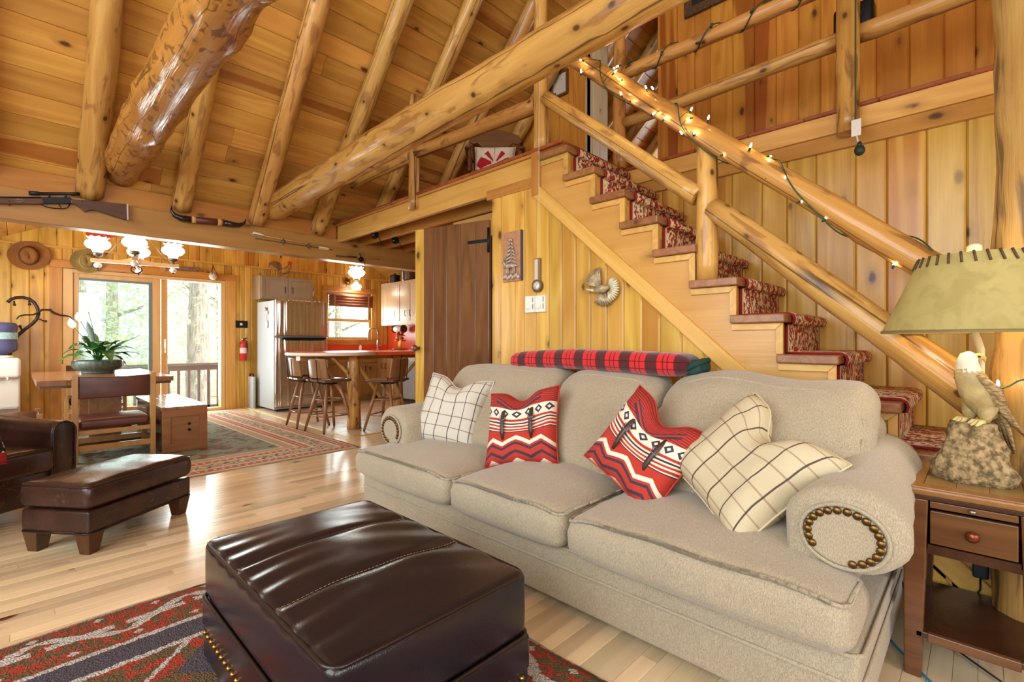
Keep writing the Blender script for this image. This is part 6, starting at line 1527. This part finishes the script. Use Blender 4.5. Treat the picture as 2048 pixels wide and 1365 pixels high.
for i, (x, y) in enumerate(((566, 483), (617, 492))):
    c = wpx(x, y, 5.25); b = thing('arrow_bracket', ('small metal arrow bracket nearer the arrow tips of blue fletching', 'small metal arrow bracket nearer the pale fletching')[i], 'bracket', tuple(c), 0, 'arrow brackets')
    MB().lathe([(.018, -.012), (.022, 0), (.012, .012)], 10, TR(rx=R(90))).build('disc', IRON, b); MB().tube([(0, -.01, .03), (0, -.015, 0), (0, -.01, -.04)], .004, 6).build('clip', IRON, b)
c0 = wpx(672, 512, 5.235); rd = thing('fishing_rod', 'short fishing rod with reel mounted low on the beam end', 'fishing rod', tuple(c0))
MB().tube([(0, 0, 0), wpx(713, 514.5, 5.235)-c0], .008, 8).build('grip', mat('cork_dark', lin(90, 66, 44), .8, var=.4, vs=50), rd); MB().tube([wpx(713, 514.5, 5.235)-c0, wpx(760, 519, 5.235)-c0], .0035, 6).build('blank', mat('rod_gold', lin(180, 130, 60), .3), rd)
def reel(parent, c, s=1.):
    MB().lathe([(.028*s, -.018*s), (.032*s, -.012*s), (.02*s, -.008*s), (.02*s, .008*s), (.032*s, .012*s), (.02*s, .02*s)], 14, TR(*c, rx=R(90))).build('spool', mat('reel_dark', lin(44, 46, 54), .25, metal=.8), parent)
    MB().tube([(c[0], c[1]-.02*s, c[2]), (c[0]+.02*s, c[1]-.04*s, c[2]-.03*s), (c[0]+.035*s, c[1]-.04*s, c[2]-.075*s)], .004*s, 6).build('crank', BLACK, parent)
    MB().tube([(c[0]+.03*s*cos(a), c[1]-.01*s, c[2]+.035*s*sin(a)) for a in [R(-60+24*k) for k in range(9)]], .002*s, 5).build('bail', IRON, parent)
    MB().tube([(c[0], c[1], c[2]), (c[0]-.01, c[1]+.01, c[2]+.08*s)], .006*s, 6).build('reel_foot', BLACK, parent)
reel(rd, tuple(wpx(722, 519, 5.225)-c0), .9)
for i, (x, y) in enumerate(((750, 470), (791, 481))):
    d_ = 5.05+.25*i; tt = (x-1024)/965; a = R(45.85); c = V(((sin(a)+cos(a)*tt)*d_, (cos(a)-sin(a)*tt)*d_, 1.1+(682.5-y)/965*d_))
    b = thing('fishing_reel', ('spinning reel hanging between the loft joists, nearer the beam arrows', 'spinning reel hanging between the loft joists, nearer the rustic door')[i], 'fishing reel', tuple(c), 0, 'reels hung under the loft'); reel(b, (0, 0, 0), 1.2)
# ---- hats
FELT1, FELT2 = mat('felt_brown', lin(150, 98, 50), .95, var=.2, vs=8), mat('felt_olive', lin(150, 128, 72), .95, var=.25, vs=8)
def hat(lab, c, r, m, band):
    t = thing('felt_hat', lab, 'hat', c, 0, 'felt hats on the back wall'); B = frame((0, 0, 0), (1, 0, 0), y=(0, 0, 1))   # local z of the lathe = -y (towards the room)
    vs = []; fs = []; n = 36; prof = [(1, .10), (.99, .105), (.80, .03), (.56, .0), (.52, .06), (.50, .28), (.44, .46), (.30, .50), (.12, .42), (0.001, .38)]
    for j, (q, z) in enumerate(prof):
        for k in range(n):
            a = 2*pi*k/n; e = 1+.10*cos(2*a); cre = .0
            if j >= 6: cre = -.12*math.exp(-((a-R(290)+pi) % (2*pi)-pi)**2/.5)-.05*math.exp(-((a-R(110)+pi) % (2*pi)-pi)**2/.4)
            f = 1+.05*sin(a*2+1)*(j < 3)
            vs.append((q*r*f*cos(a)*(1 if j < 3 else .84), q*r*f*sin(a)*(1.0 if j < 3 else 1.08), (z+cre+.05*cos(a*2)*(j < 2))*r))
    for j in range(len(prof)-1):
        for k in range(n): fs.append((j*n+k, j*n+(k+1) % n, (j+1)*n+(k+1) % n, (j+1)*n+k))
    M = frame((0, 0, 0), (1, 0, 0), y=(0, 0, 1)); o = MB().add(vs, fs, None, True).build('felt', m, t, M, solid=.006, sub=1)
    MB().tube([(.53*r*.84*1.02*cos(a), .53*r*1.08*1.02*sin(a), .05*r) for a in [2*pi*k/32 for k in range(32)]], band[1], 6, closed=True).build('hat_band', band[0], t, M)
hat('brown felt hat with creased crown high on the back wall', (.125, 8.69, 2.187), .19, FELT1, (mat('band_brown', lin(84, 50, 26), .8), .012))
hat('olive felt hat with pale cord above the sliding door', (.675, 8.66, 2.18), .165, FELT2, (mat('band_cord', lin(210, 186, 120), .8), .005))
# ---- pennant, saw, hanging ball
pn = thing('pennant', 'red felt pennant with yellow edge on the upper back wall', 'pennant', (.76, 8.685, 2.5))
def bp(pts, Y, o): return [((wpx(x, y, Y)-V(o)).x, (wpx(x, y, Y)-V(o)).z) for x, y in pts]
FR = frame((0, 0, 0), (1, 0, 0), y=(0, 0, 1))
MB().prism(bp([(162, 425), (175, 486), (330, 452)], 8.685, (.76, 8.685, 2.5)), 0, .004, FR).build('felt', mat('pennant_red', lin(206, 56, 36), .9), pn, recalc=True)
MB().prism(bp([(157, 424), (163, 425), (176, 486), (170, 487)], 8.685, (.76, 8.685, 2.5)), 0, .006, FR).build('edge_band', mat('pennant_yellow', lin(226, 176, 60), .9), pn, recalc=True)
q = bp([(184, 462), (186, 470), (196, 476), (206, 474), (213, 466), (212, 458)], 8.68, (.76, 8.685, 2.5)); MB().tube([(x, -.004, z) for x, z in q], .004, 5).build('printed_arc', mat('pennant_print', lin(226, 150, 70), .8), pn)
q = bp([(187, 474), (212, 476)], 8.68, (.76, 8.685, 2.5)); MB().tube([(x, -.004, z) for x, z in q], .005, 5).build('printed_line', mat('pennant_print2', lin(236, 176, 110), .8), pn)
sw = thing('hand_saw', 'old rusty hand saw laid along the trim over the sliding door', 'saw', (1.75, 8.68, 2.15))
MB().prism(bp([(330, 533), (396, 534.5), (405, 541), (403, 544), (330, 540.5)], 8.68, (1.75, 8.68, 2.15)), 0, .003, FR).build('blade', mat('saw_rust', lin(150, 120, 96), .6, var=.5, vs=30, metal=.4), sw, recalc=True)
MB().prism(bp([(318, 531), (331, 531), (331, 543), (322, 545)], 8.68, (1.75, 8.68, 2.15)), -.01, .012, FR).build('handle', OAKL, sw, recalc=True, bevel=.004)
hb = thing('hanging_glass_ball', 'frosted ball in leather straps hanging before the sliding door', 'ornament', (2.16, 8.62, 2.12))
MB().ball((0, 0, 0), (.058, .058, .062), 16, 10).build('ball', mat('frosted_ball', lin(214, 196, 170), .3, var=.3, vs=30), hb)
for k in range(3): a = 2.1*k; MB().tube([(0, 0, .16), (.03*cos(a), .03*sin(a), .09), (.056*cos(a), .056*sin(a), .02)], .005, 5).build('strap', mat('strap_dark', lin(80, 50, 36), .7), hb)
MB().tube([(0, 0, .15), (0, .05, .19)], .004, 5).build('nail', BLACK, hb)
# ---- switch plate, fire extinguisher, folded step
ps = thing('wall_switch', 'black wall plate with a round cream dial beside the fridge', 'switch', (2.585, 8.715, 1.375)); MB().rbox((0, -.006, 0), (.20, .012, .115), .005).build('plate', BLACK, ps); MB().lathe([(.022, 0), (.022, .012), (.016, .018), (0, .018)], 16, TR(0, -.012, 0, rx=R(90))).build('dial', mat('dial_cream', lin(230, 206, 150), .4), ps)
ext = thing('fire_extinguisher', 'red fire extinguisher on the plank wall beside the fridge', 'fire extinguisher', (2.60, 8.65, .78))
MB().lathe([(.045, 0), (.05, .01), (.05, .26), (.035, .31), (.018, .325)], 18).build('cylinder', mat('ext_red', lin(196, 40, 36), .3), ext); MB().lathe([(.0505, .12), (.0505, .21)], 18, cap=False).build('paper_label', mat('ext_label', lin(230, 210, 200), .6), ext)
MB().tube([(0, 0, .32), (0, 0, .35), (.05, -.01, .37)], .009, 6).build('valve_lever', BLACK, ext); MB().ball((-.02, -.02, .345), .014, 8, 6).build('gauge', WHP, ext); MB().tube([(.01, 0, .34), (.055, 0, .32), (.06, 0, .22), (.052, 0, .14)], .008, 8).build('hose', BLACK, ext)
MB().bb((-.03, .045, .1), (.03, .066, .3)).build('bracket', BLACK, ext)
sp_ = thing('slim_panel', 'slim grey panel standing in the gap beside the fridge', 'panel', (2.70, 8.56, 0)); MB().rbox((0, 0, .26), (.05, .25, .52), .02).build('panel', GREY, sp_); MB().tube([(0, -.08, .5), (0, -.08, .56), (0, .08, .56), (0, .08, .5)], .009, 6).build('grip', BLACK, sp_)
# ---- stair wall decorations
SILV = mat('cast_pewter', lin(196, 176, 158), .35, metal=.25, var=.4, vs=40)
pq = thing('deer_plaque', 'carved plaque of a deer under a pine tree beside the rustic door', 'plaque', (2.55, 2.47, 1.54))
PB = frame((0, 0, 0), (0, -1, 0), y=(0, 0, 1))     # local: x towards the viewer's right, y up, z into the room
MB().bb((-.095, 0, -.012), (.095, .365, .008), PB).build('backboard', mat('plaque_board', lin(186, 134, 96), .7, var=.25, vs=30, bump=.4, bs=80), pq)
MB().bb((.088, 0, -.012), (.097, .365, .011), PB).build('edge_strip', mat('plaque_edge', lin(80, 76, 84), .6), pq)
MB().tube([(0, .08, .012), (0, .31, .012)], .006, 6, PB).build('tree_trunk', SILV, pq)
for k in range(8):
    y = .30-.027*k; w = .012+.0085*k
    b = MB()
    for s in (-1, 1): b.tube([(0, y+.012, .016), (s*w*.6, y, .020), (s*w, y-.012, .018)], [.006, .009, .002], 6, PB)
    b.build('tree_branch', SILV, pq)
dm = MB(); dm.tube([(-.045, .105, .022), (-.02, .112, .024), (.02, .108, .024), (.042, .10, .022)], [.012, .019, .018, .012], 8, PB)
dm.tube([(-.042, .112, .022), (-.062, .135, .024), (-.07, .15, .026)], [.012, .009, .008], 8, PB).tube([(-.066, .15, .026), (-.088, .143, .026)], [.009, .004], 8, PB)
for x in (-.04, -.025, .025, .04): dm.tube([(x, .10, .022), (x+.003, .07, .022), (x, .045, .022)], [.008, .005, .004], 6, PB)
for s in (-1, 1): dm.tube([(-.068, .156, .026), (-.068+s*.015, .178, .028), (-.066+s*.012, .195, .03)], [.003, .003, .001], 5, PB)
dm.build('deer', SILV, pq)
gm = MB()
for k in range(9): gm.ball(V(PB @ V((-.07+.0175*k, .032+.008*sin(k*2.1), .014))), (.014, .016, .018), 8, 6)
gm.build('rocky_ground', SILV, pq)
ba = thing('barometer', 'slim wooden barometer with a round dial on the stair wall', 'barometer', (2.55, 2.222, 1.455)); 
MB().bb((-.026, .05, -.008), (.026, .225, .014), PB).build('case', mat('barometer_wood', lin(130, 104, 78), .4), ba, bevel=.003); MB().bb((-.018, .06, .014), (.012, .215, .017), PB).build('scale_plate', mat('scale_silver', lin(206, 192, 160), .35), ba)
MB().lathe([(.044, -.008), (.044, .018), (.038, .022), (.038, .018), (0, .018)], 24, PB @ TR(0, .03, 0)).build('dial_rim', mat('rim_brown', lin(112, 88, 66), .35, metal=.3), ba); MB().lathe([(.036, .0185), (0, .0195)], 24, PB @ TR(0, .03, 0)).build('dial_face', mat('dial_white', lin(236, 228, 206), .5), ba); MB().tube([(-.012, .018, .021), (.014, .048, .021)], .0012, 4, PB).build('needle', BLACK, ba)
for i, (y, lab) in enumerate(((2.293, 'white wall thermostat nearer the deer plaque'), (2.197, 'white wall thermostat nearer the brass turkey'))):
    tm = thing('thermostat', lab, 'thermostat', (2.555, y, 1.36), 0, 'pair of thermostats'); MB().rbox((.0, 0, 0), (.03, .092, .118), .005, 2).build('case', WHP, tm)
    MB().lathe([(.021, .015), (.021, .022), (.017, .026), (0, .026)], 20, PB @ TR(-.014, -.018, 0)).build('dial', mat('dial_plastic', lin(238, 232, 214), .35), tm)
    for z in (.012, -.036): MB().bb((.028, z, .015), (.034, z+.036, .0162), PB).build('scale_slot', mat('slot_grey', lin(90, 90, 92), .5), tm)
tk_ = thing('turkey_plaque', 'cast brass flying turkey ornament on the stair wall', 'wall ornament', (2.55, 1.69, 1.42))
TKB = mat('turkey_bronze', lin(190, 168, 130), .35, metal=.15, var=.5, vs=40); TKG = mat('turkey_gold', lin(222, 212, 176), .35, metal=.1, var=.4, vs=50)
MB().tube([(-.035, -.005, .03), (.0, -.002, .035), (.035, .004, .03), (.06, .008, .02)], [.012, .026, .026, .01], 10, PB).build('body', TKB, tk_); MB().tube([(-.035, -.005, .03), (-.07, .0, .034), (-.09, .006, .034), (-.10, .004, .03)], [.012, .008, .010, .003], 8, PB).build('neck', TKG, tk_)
for nm, base, a0, a1, r0, r1, n_ in (('tail', (.045, .0), -70, 60, .02, .085, 12), ('wing', (.0, .01), 95, 160, .02, .13, 9), ('wing', (.02, -.01), 225, 300, .02, .095, 8)):
    g = MB()
    for k in range(n_):
        a = R(a0+(a1-a0)*k/(n_-1)); g.tube([(base[0]+r0*cos(a), base[1]+r0*sin(a), .018), (base[0]+(r0+r1)*.55*cos(a), base[1]+(r0+r1)*.55*sin(a), .026), (base[0]+r1*cos(a), base[1]+r1*sin(a), .014)], [.006, .010, .006], 6, PB, flat=.6)
    g.build(nm, TKG if nm == 'tail' else TKB, tk_)
pc = tag(MB().tube([(2.50, 2.169, 4.35), (2.50, 2.169, 1.68)], .0016, 5).build('pull_cord', mat('cord_white', lin(220, 210, 200), .7)), 'thin white pull cord hanging past the stair top', 'cord')
# ---- framed pictures in the loft
def picture(lab, y0, y1, z0, z1, fm, im, fw):
    t = thing('framed_picture', lab, 'picture', (4.385, (y0+y1)/2, z0), 0, 'framed pictures in the loft'); h = (y1-y0)/2; H = z1-z0
    for a, b in (((-h, 0), (h, fw)), ((-h, H-fw), (h, H)), ((-h, fw), (-h+fw, H-fw)), ((h-fw, fw), (h, H-fw))): MB().bb((a[0], a[1], 0), (b[0], b[1], .03), PB).build('frame_rail', fm, t, bevel=.006)
    MB().bb((-h+fw, fw, 0), (h-fw, H-fw, .008), PB).build('print', im, t)
picture('dark carved picture frame high on the loft wall', 1.40, 1.99, 4.12, 4.75, mat('frame_carved', lin(96, 70, 42), .5, var=.5, vs=50, bump=.6, bs=60), mat('dark_print', lin(54, 46, 36), .6, var=.5, vs=8), .075)
picture('small picture of snow and dark horses on the loft partition', 3.36, 3.60, 3.92, 4.20, mat('frame_thin', lin(110, 70, 36), .5), mat('snow_print', lin(206, 194, 176), .7, col2=lin(50, 44, 40), vs=12, thr=(.58, .62)), .022)
# ---- loft chair with cushion
lc = thing('loft_armchair', 'dark pressed back wooden armchair behind the loft rail', 'chair', (3.66, 3.81, 2.447), R(45.85+90))
LCW = wood('loft_chair_wood', (.20, .085, .03), (.13, .05, .02), knots=0, rough=.25, axis=0)
# local: front towards -x?  y across; the chair faces local -y rotated to the camera
F = MX.Rotation(R(-180), 4, 'Z')
lcm = lambda: F
MB().rbox((0, 0, .43), (.50, .46, .04), .015, 2, F).build('seat', LCW, lc)
cst = [(x, z+.06) for x, z in [(-.30, .86), (-.27, .93), (-.20, .955), (-.10, .985), (0, .995), (.10, .985), (.20, .955), (.27, .93), (.30, .86), (.25, .83), (.20, .845), (.15, .80), (.0, .785), (-.15, .80), (-.20, .845), (-.25, .83)]]
MB().prism(cst, .20, .23, F @ frame((0, 0, 0), (1, 0, 0), y=(0, 0, 1)) @ MX.Scale(-1, 4, (0, 0, 1))).build('crest_rail', LCW, lc, recalc=True, bevel=.005)
for k in range(6):
    x = -.17+.068*k; MB().tube([(x*.9, .20, .45), (x*.95, .205, .62), (x, .21, .72), (x, .215, .87)], [.008, .014, .022, .008], 8, F, flat=.4).build('spindle', LCW, lc)
for s in (-1, 1):
    MB().tube([(s*.23, .19, .44), (s*.25, .20, .66), (s*.265, .21, .87)], [.02, .018, .016], 10, F).build('back_post', LCW, lc)
    MB().tube([(s*.26, .2, .68), (s*.30, .0, .70), (s*.30, -.20, .69), (s*.26, -.24, .68)], .022, 10, F, flat=.6).build('arm', LCW, lc)
    MB().lathe([(.018, .44), (.024, .47), (.014, .50), (.026, .55), (.014, .60), (.022, .64), (.016, .68)], 12, F @ TR(s*.27, -.18, 0)).build('arm_post', LCW, lc)
    for y in (-.18, .18): MB().tube([(s*.18, y, .42), (s*.24, y*1.2, 0)], [.024, .016], 10, F).build('leg', LCW, lc)
SNOW, nt, p, u_, v_, w_ = uvm('nordic_print')
a_ = ma(nt, 'ABSOLUTE', ma(nt, 'SUBTRACT', u_, .5)); b_ = ma(nt, 'ABSOLUTE', ma(nt, 'SUBTRACT', v_, .45))
an = ma(nt, 'ARCTAN2', b_, a_); rr3 = ma(nt, 'ADD', a_, b_)
pet = ma(nt, 'MULTIPLY', ma(nt, 'GREATER_THAN', ma(nt, 'SINE', ma(nt, 'MULTIPLY', an, 8.)), -.1), band2(nt, rr3, .07, .42) if 'band2' in globals() else ma(nt, 'MULTIPLY', ma(nt, 'GREATER_THAN', rr3, .07), ma(nt, 'LESS_THAN', rr3, .48)))
nt.links.new(mix(nt, pet, lin(226, 216, 196), lin(178, 24, 34)), p.inputs['Base Color'])
pillow('chair_cushion', 'red and cream nordic cushion on the loft armchair', SNOW, (3.58, 3.73, 2.99), .44, .13, MX.Rotation(R(45.85-90-2), 4, 'Z') @ MX.Rotation(R(74), 4, 'X'), 0, None, 12)
# ---- string lights on the handrail
GW = mat('green_wire', lin(40, 70, 44), .5); SKT = mat('green_socket', lin(34, 60, 38), .5)
WB = mat('warm_bulb', (1, .85, .6), .3, emit=(1, .74, .42), es=90)
sl_ = thing('string_lights', 'lit warm white string lights wound around the stair handrail', 'string lights', (2.56, 1.0, 2.2)); O = V((2.56, 1.0, 2.2))
A0, A1 = V((2.60, 2.20, 3.21)), V((2.52, -.06, 1.215)); dA = (A1-A0); eA = dA.normalized(); nA = V((-1, 0, 0)); nA = (nA-eA*nA.dot(eA)).normalized(); bA = eA.cross(nA)
pts = []
for i in range(140):
    t = .10+.80*i/139; ph = t*2*pi*4.2+.5*sin(t*30); rr4 = .064
    pts.append(A0+dA*t+(nA*cos(ph)+bA*sin(ph))*rr4-O)
MB().tube(pts, .0032, 5).build('wire', GW, sl_)
bmesh_ = MB().lathe([(.0035, 0), (.0045, .008), (.003, .02), (0, .024)], 8).mesh('bulb'); bmesh_.materials.append(WB)
smesh_ = MB().lathe([(.0045, -.016), (.0055, 0), (.0045, .002)], 8).mesh('socket'); smesh_.materials.append(SKT)
rb = random.Random(3)
for px, py in ((1164, 121), (1162, 146), (1226, 136), (1238, 132), (1228, 146), (1243, 160), (1243, 190), (1260, 203), (1293, 178), (1307, 179), (1305, 229), (1328, 239), (1381, 223), (1380, 237), (1416, 240), (1365, 269), (1388, 268), (1446, 310), (1500, 296), (1538, 313), (1535, 351), (1570, 361), (1600, 404), (1650, 438), (1728, 446), (1765, 462), (1790, 491), (1787, 532)):
    c = wpX(px, py, 2.50)-O; a = rb.random()*6.3
    M = MX.Translation(c) @ MX.Rotation(a, 4, 'Z') @ MX.Rotation(rb.uniform(.3, 1.4), 4, 'Y')
    b = put('bulb', bmesh_, None, sl_, M); put('socket', smesh_, None, b)
    if rb.random() < .5:
        # short lead from the wire to the bulb
        pw_ = min(pts, key=lambda q: (q-c).length); MB().tube([pw_, (pw_+c)/2+V((0, 0, .01)), c], .002, 4).build('lead', GW, sl_)
tl_ = thing('tie_log_lights', 'few lit string bulbs peeking over the pale tie log', 'string lights', (1.9, 3.2, 2.68)); O2 = V((1.9, 3.2, 2.68)); cs = [wpX(px, py, 1.93)-O2 for px, py in ((840, 207), (882, 183), (1017, 103))]
MB().tube([cs[0]+V((.02, .2, -.02)), cs[0]+V((.01, 0, -.012)), cs[1]+V((.01, 0, -.012)), (cs[1]+cs[2])/2+V((.02, 0, -.02)), cs[2]+V((.01, 0, -.012))], .003, 5).build('wire', GW, tl_)
for c in cs: b = put('bulb', bmesh_, None, tl_, MX.Translation(c)); put('socket', smesh_, None, b)
ul = thing('unlit_string_lights', 'unlit string light wire on the loft guard rail with a hanging plug', 'string lights', (3.3, 1.2, 3.2)); O3 = V((3.3, 1.2, 3.2)); pts = []
for i in range(110):
    t = i/109; y = 1.95-1.38*t; ph = t*2*pi*4.5; pts.append(V((3.31-.058*cos(ph), y, 3.188+.058*sin(ph)))-O3)
pts += [V((3.205, .49, z))-O3 for z in (3.05, 2.9, 2.75, 2.6, 2.45, 2.32, 2.25)]
MB().tube(pts, .004, 5).build('wire', GW, ul)
for k in range(16):
    c = pts[3+k*7]; b = put('socket', smesh_, None, ul, MX.Translation(c+V((-.01, 0, .0))) @ MX.Rotation(rb.uniform(0, 3), 4, 'X') @ MX.Scale(1.6, 4))
MB().bb((-.002, -.022, -.045), (.0, .022, .045), TR(*(V((3.19, .485, 2.262))-O3))).build('tag_paper', mat('tag_white', lin(230, 222, 214), .8), ul)
MB().ball(V((3.19, .47, 2.135))-O3, (.022, .026, .03), 10, 7).ball(V((3.185, .47, 2.165))-O3, (.012, .012, .018), 8, 6).build('plug', mat('plug_green', lin(28, 44, 34), .5), ul)
MB().tube([V((3.205, .49, 2.25))-O3, V((3.19, .475, 2.17))-O3], .005, 5).build('lead', mat('plug_white', lin(210, 204, 196), .6), ul)
blk = thing('black_box', 'small black angular box behind the plug post on the loft rail', 'box', (3.36, .52, 2.885)); MB().rbox((0, 0, .06), (.10, .19, .15), .02).build('case', BLACK, blk); MB().lathe([(.04, 0), (.035, .006), (0, .008)], 16, TR(-.05, 0, .06, ry=R(-90))).build('cone', mat('cone_grey', (.03, .03, .03), .6), blk)
cl2 = thing('column_lights', 'short green light wire with one bulb on the weathered column', 'string lights', (2.33, -.08, 1.0)); O4 = V((2.33, -.08, 1.0))
MB().tube([wpX(x, y, 2.33)-O4 for x, y in ((1996, 775), (2006, 777), (2020, 772), (2035, 763), (2060, 757))], .003, 5).build('wire', GW, cl2); b = put('bulb', bmesh_, None, cl2, MX.Translation(wpX(1996, 774, 2.325)-O4)); put('socket', smesh_, None, b)
# ---- cords by the end table
tag(MB().tube([(2.28, -.02, .64), (2.45, -.06, .637), (2.5, -.10, .636), (2.535, -.19, .62), (2.535, -.22, .3), (2.3, -.25, .006), (2.2, -.32, .006)], .004, 6).build('lamp_cord', BLACK), 'dark lamp cord trailing off the end table', 'cord')
tag(MB().tube([(2.50, .33, .30), (2.45, .24, .20), (2.40, .205, .12), (2.36, .1, .007), (2.2, -.05, .007)], .0035, 6).build('drooping_cable', BLACK), 'dark cord drooping from the wall between sofa and end table', 'cord')
tag(MB().tube([(2.45, .40, .012), (2.35, .30, .007), (2.2, .22, .007), (2.05, .12, .007), (1.98, .05, .007), (2.0, -.05, .007), (2.15, -.12, .007)], .0045, 6).build('network_cable', mat('cable_blue', lin(60, 130, 160), .5)), 'blue network cable on the floor under the end table', 'cable')
ad = thing('power_adapter', 'small dark power adapter plugged into the wall behind the end table', 'adapter', (2.535, .0, .24)); MB().rbox((0, 0, 0), (.035, .045, .065), .008).build('case', mat('adapter', lin(36, 44, 48), .5), ad)
MB().tube([(-.0, 0, -.03), (-.02, 0, -.07), (-.01, .02, -.12)], .003, 5).build('lead', BLACK, ad)
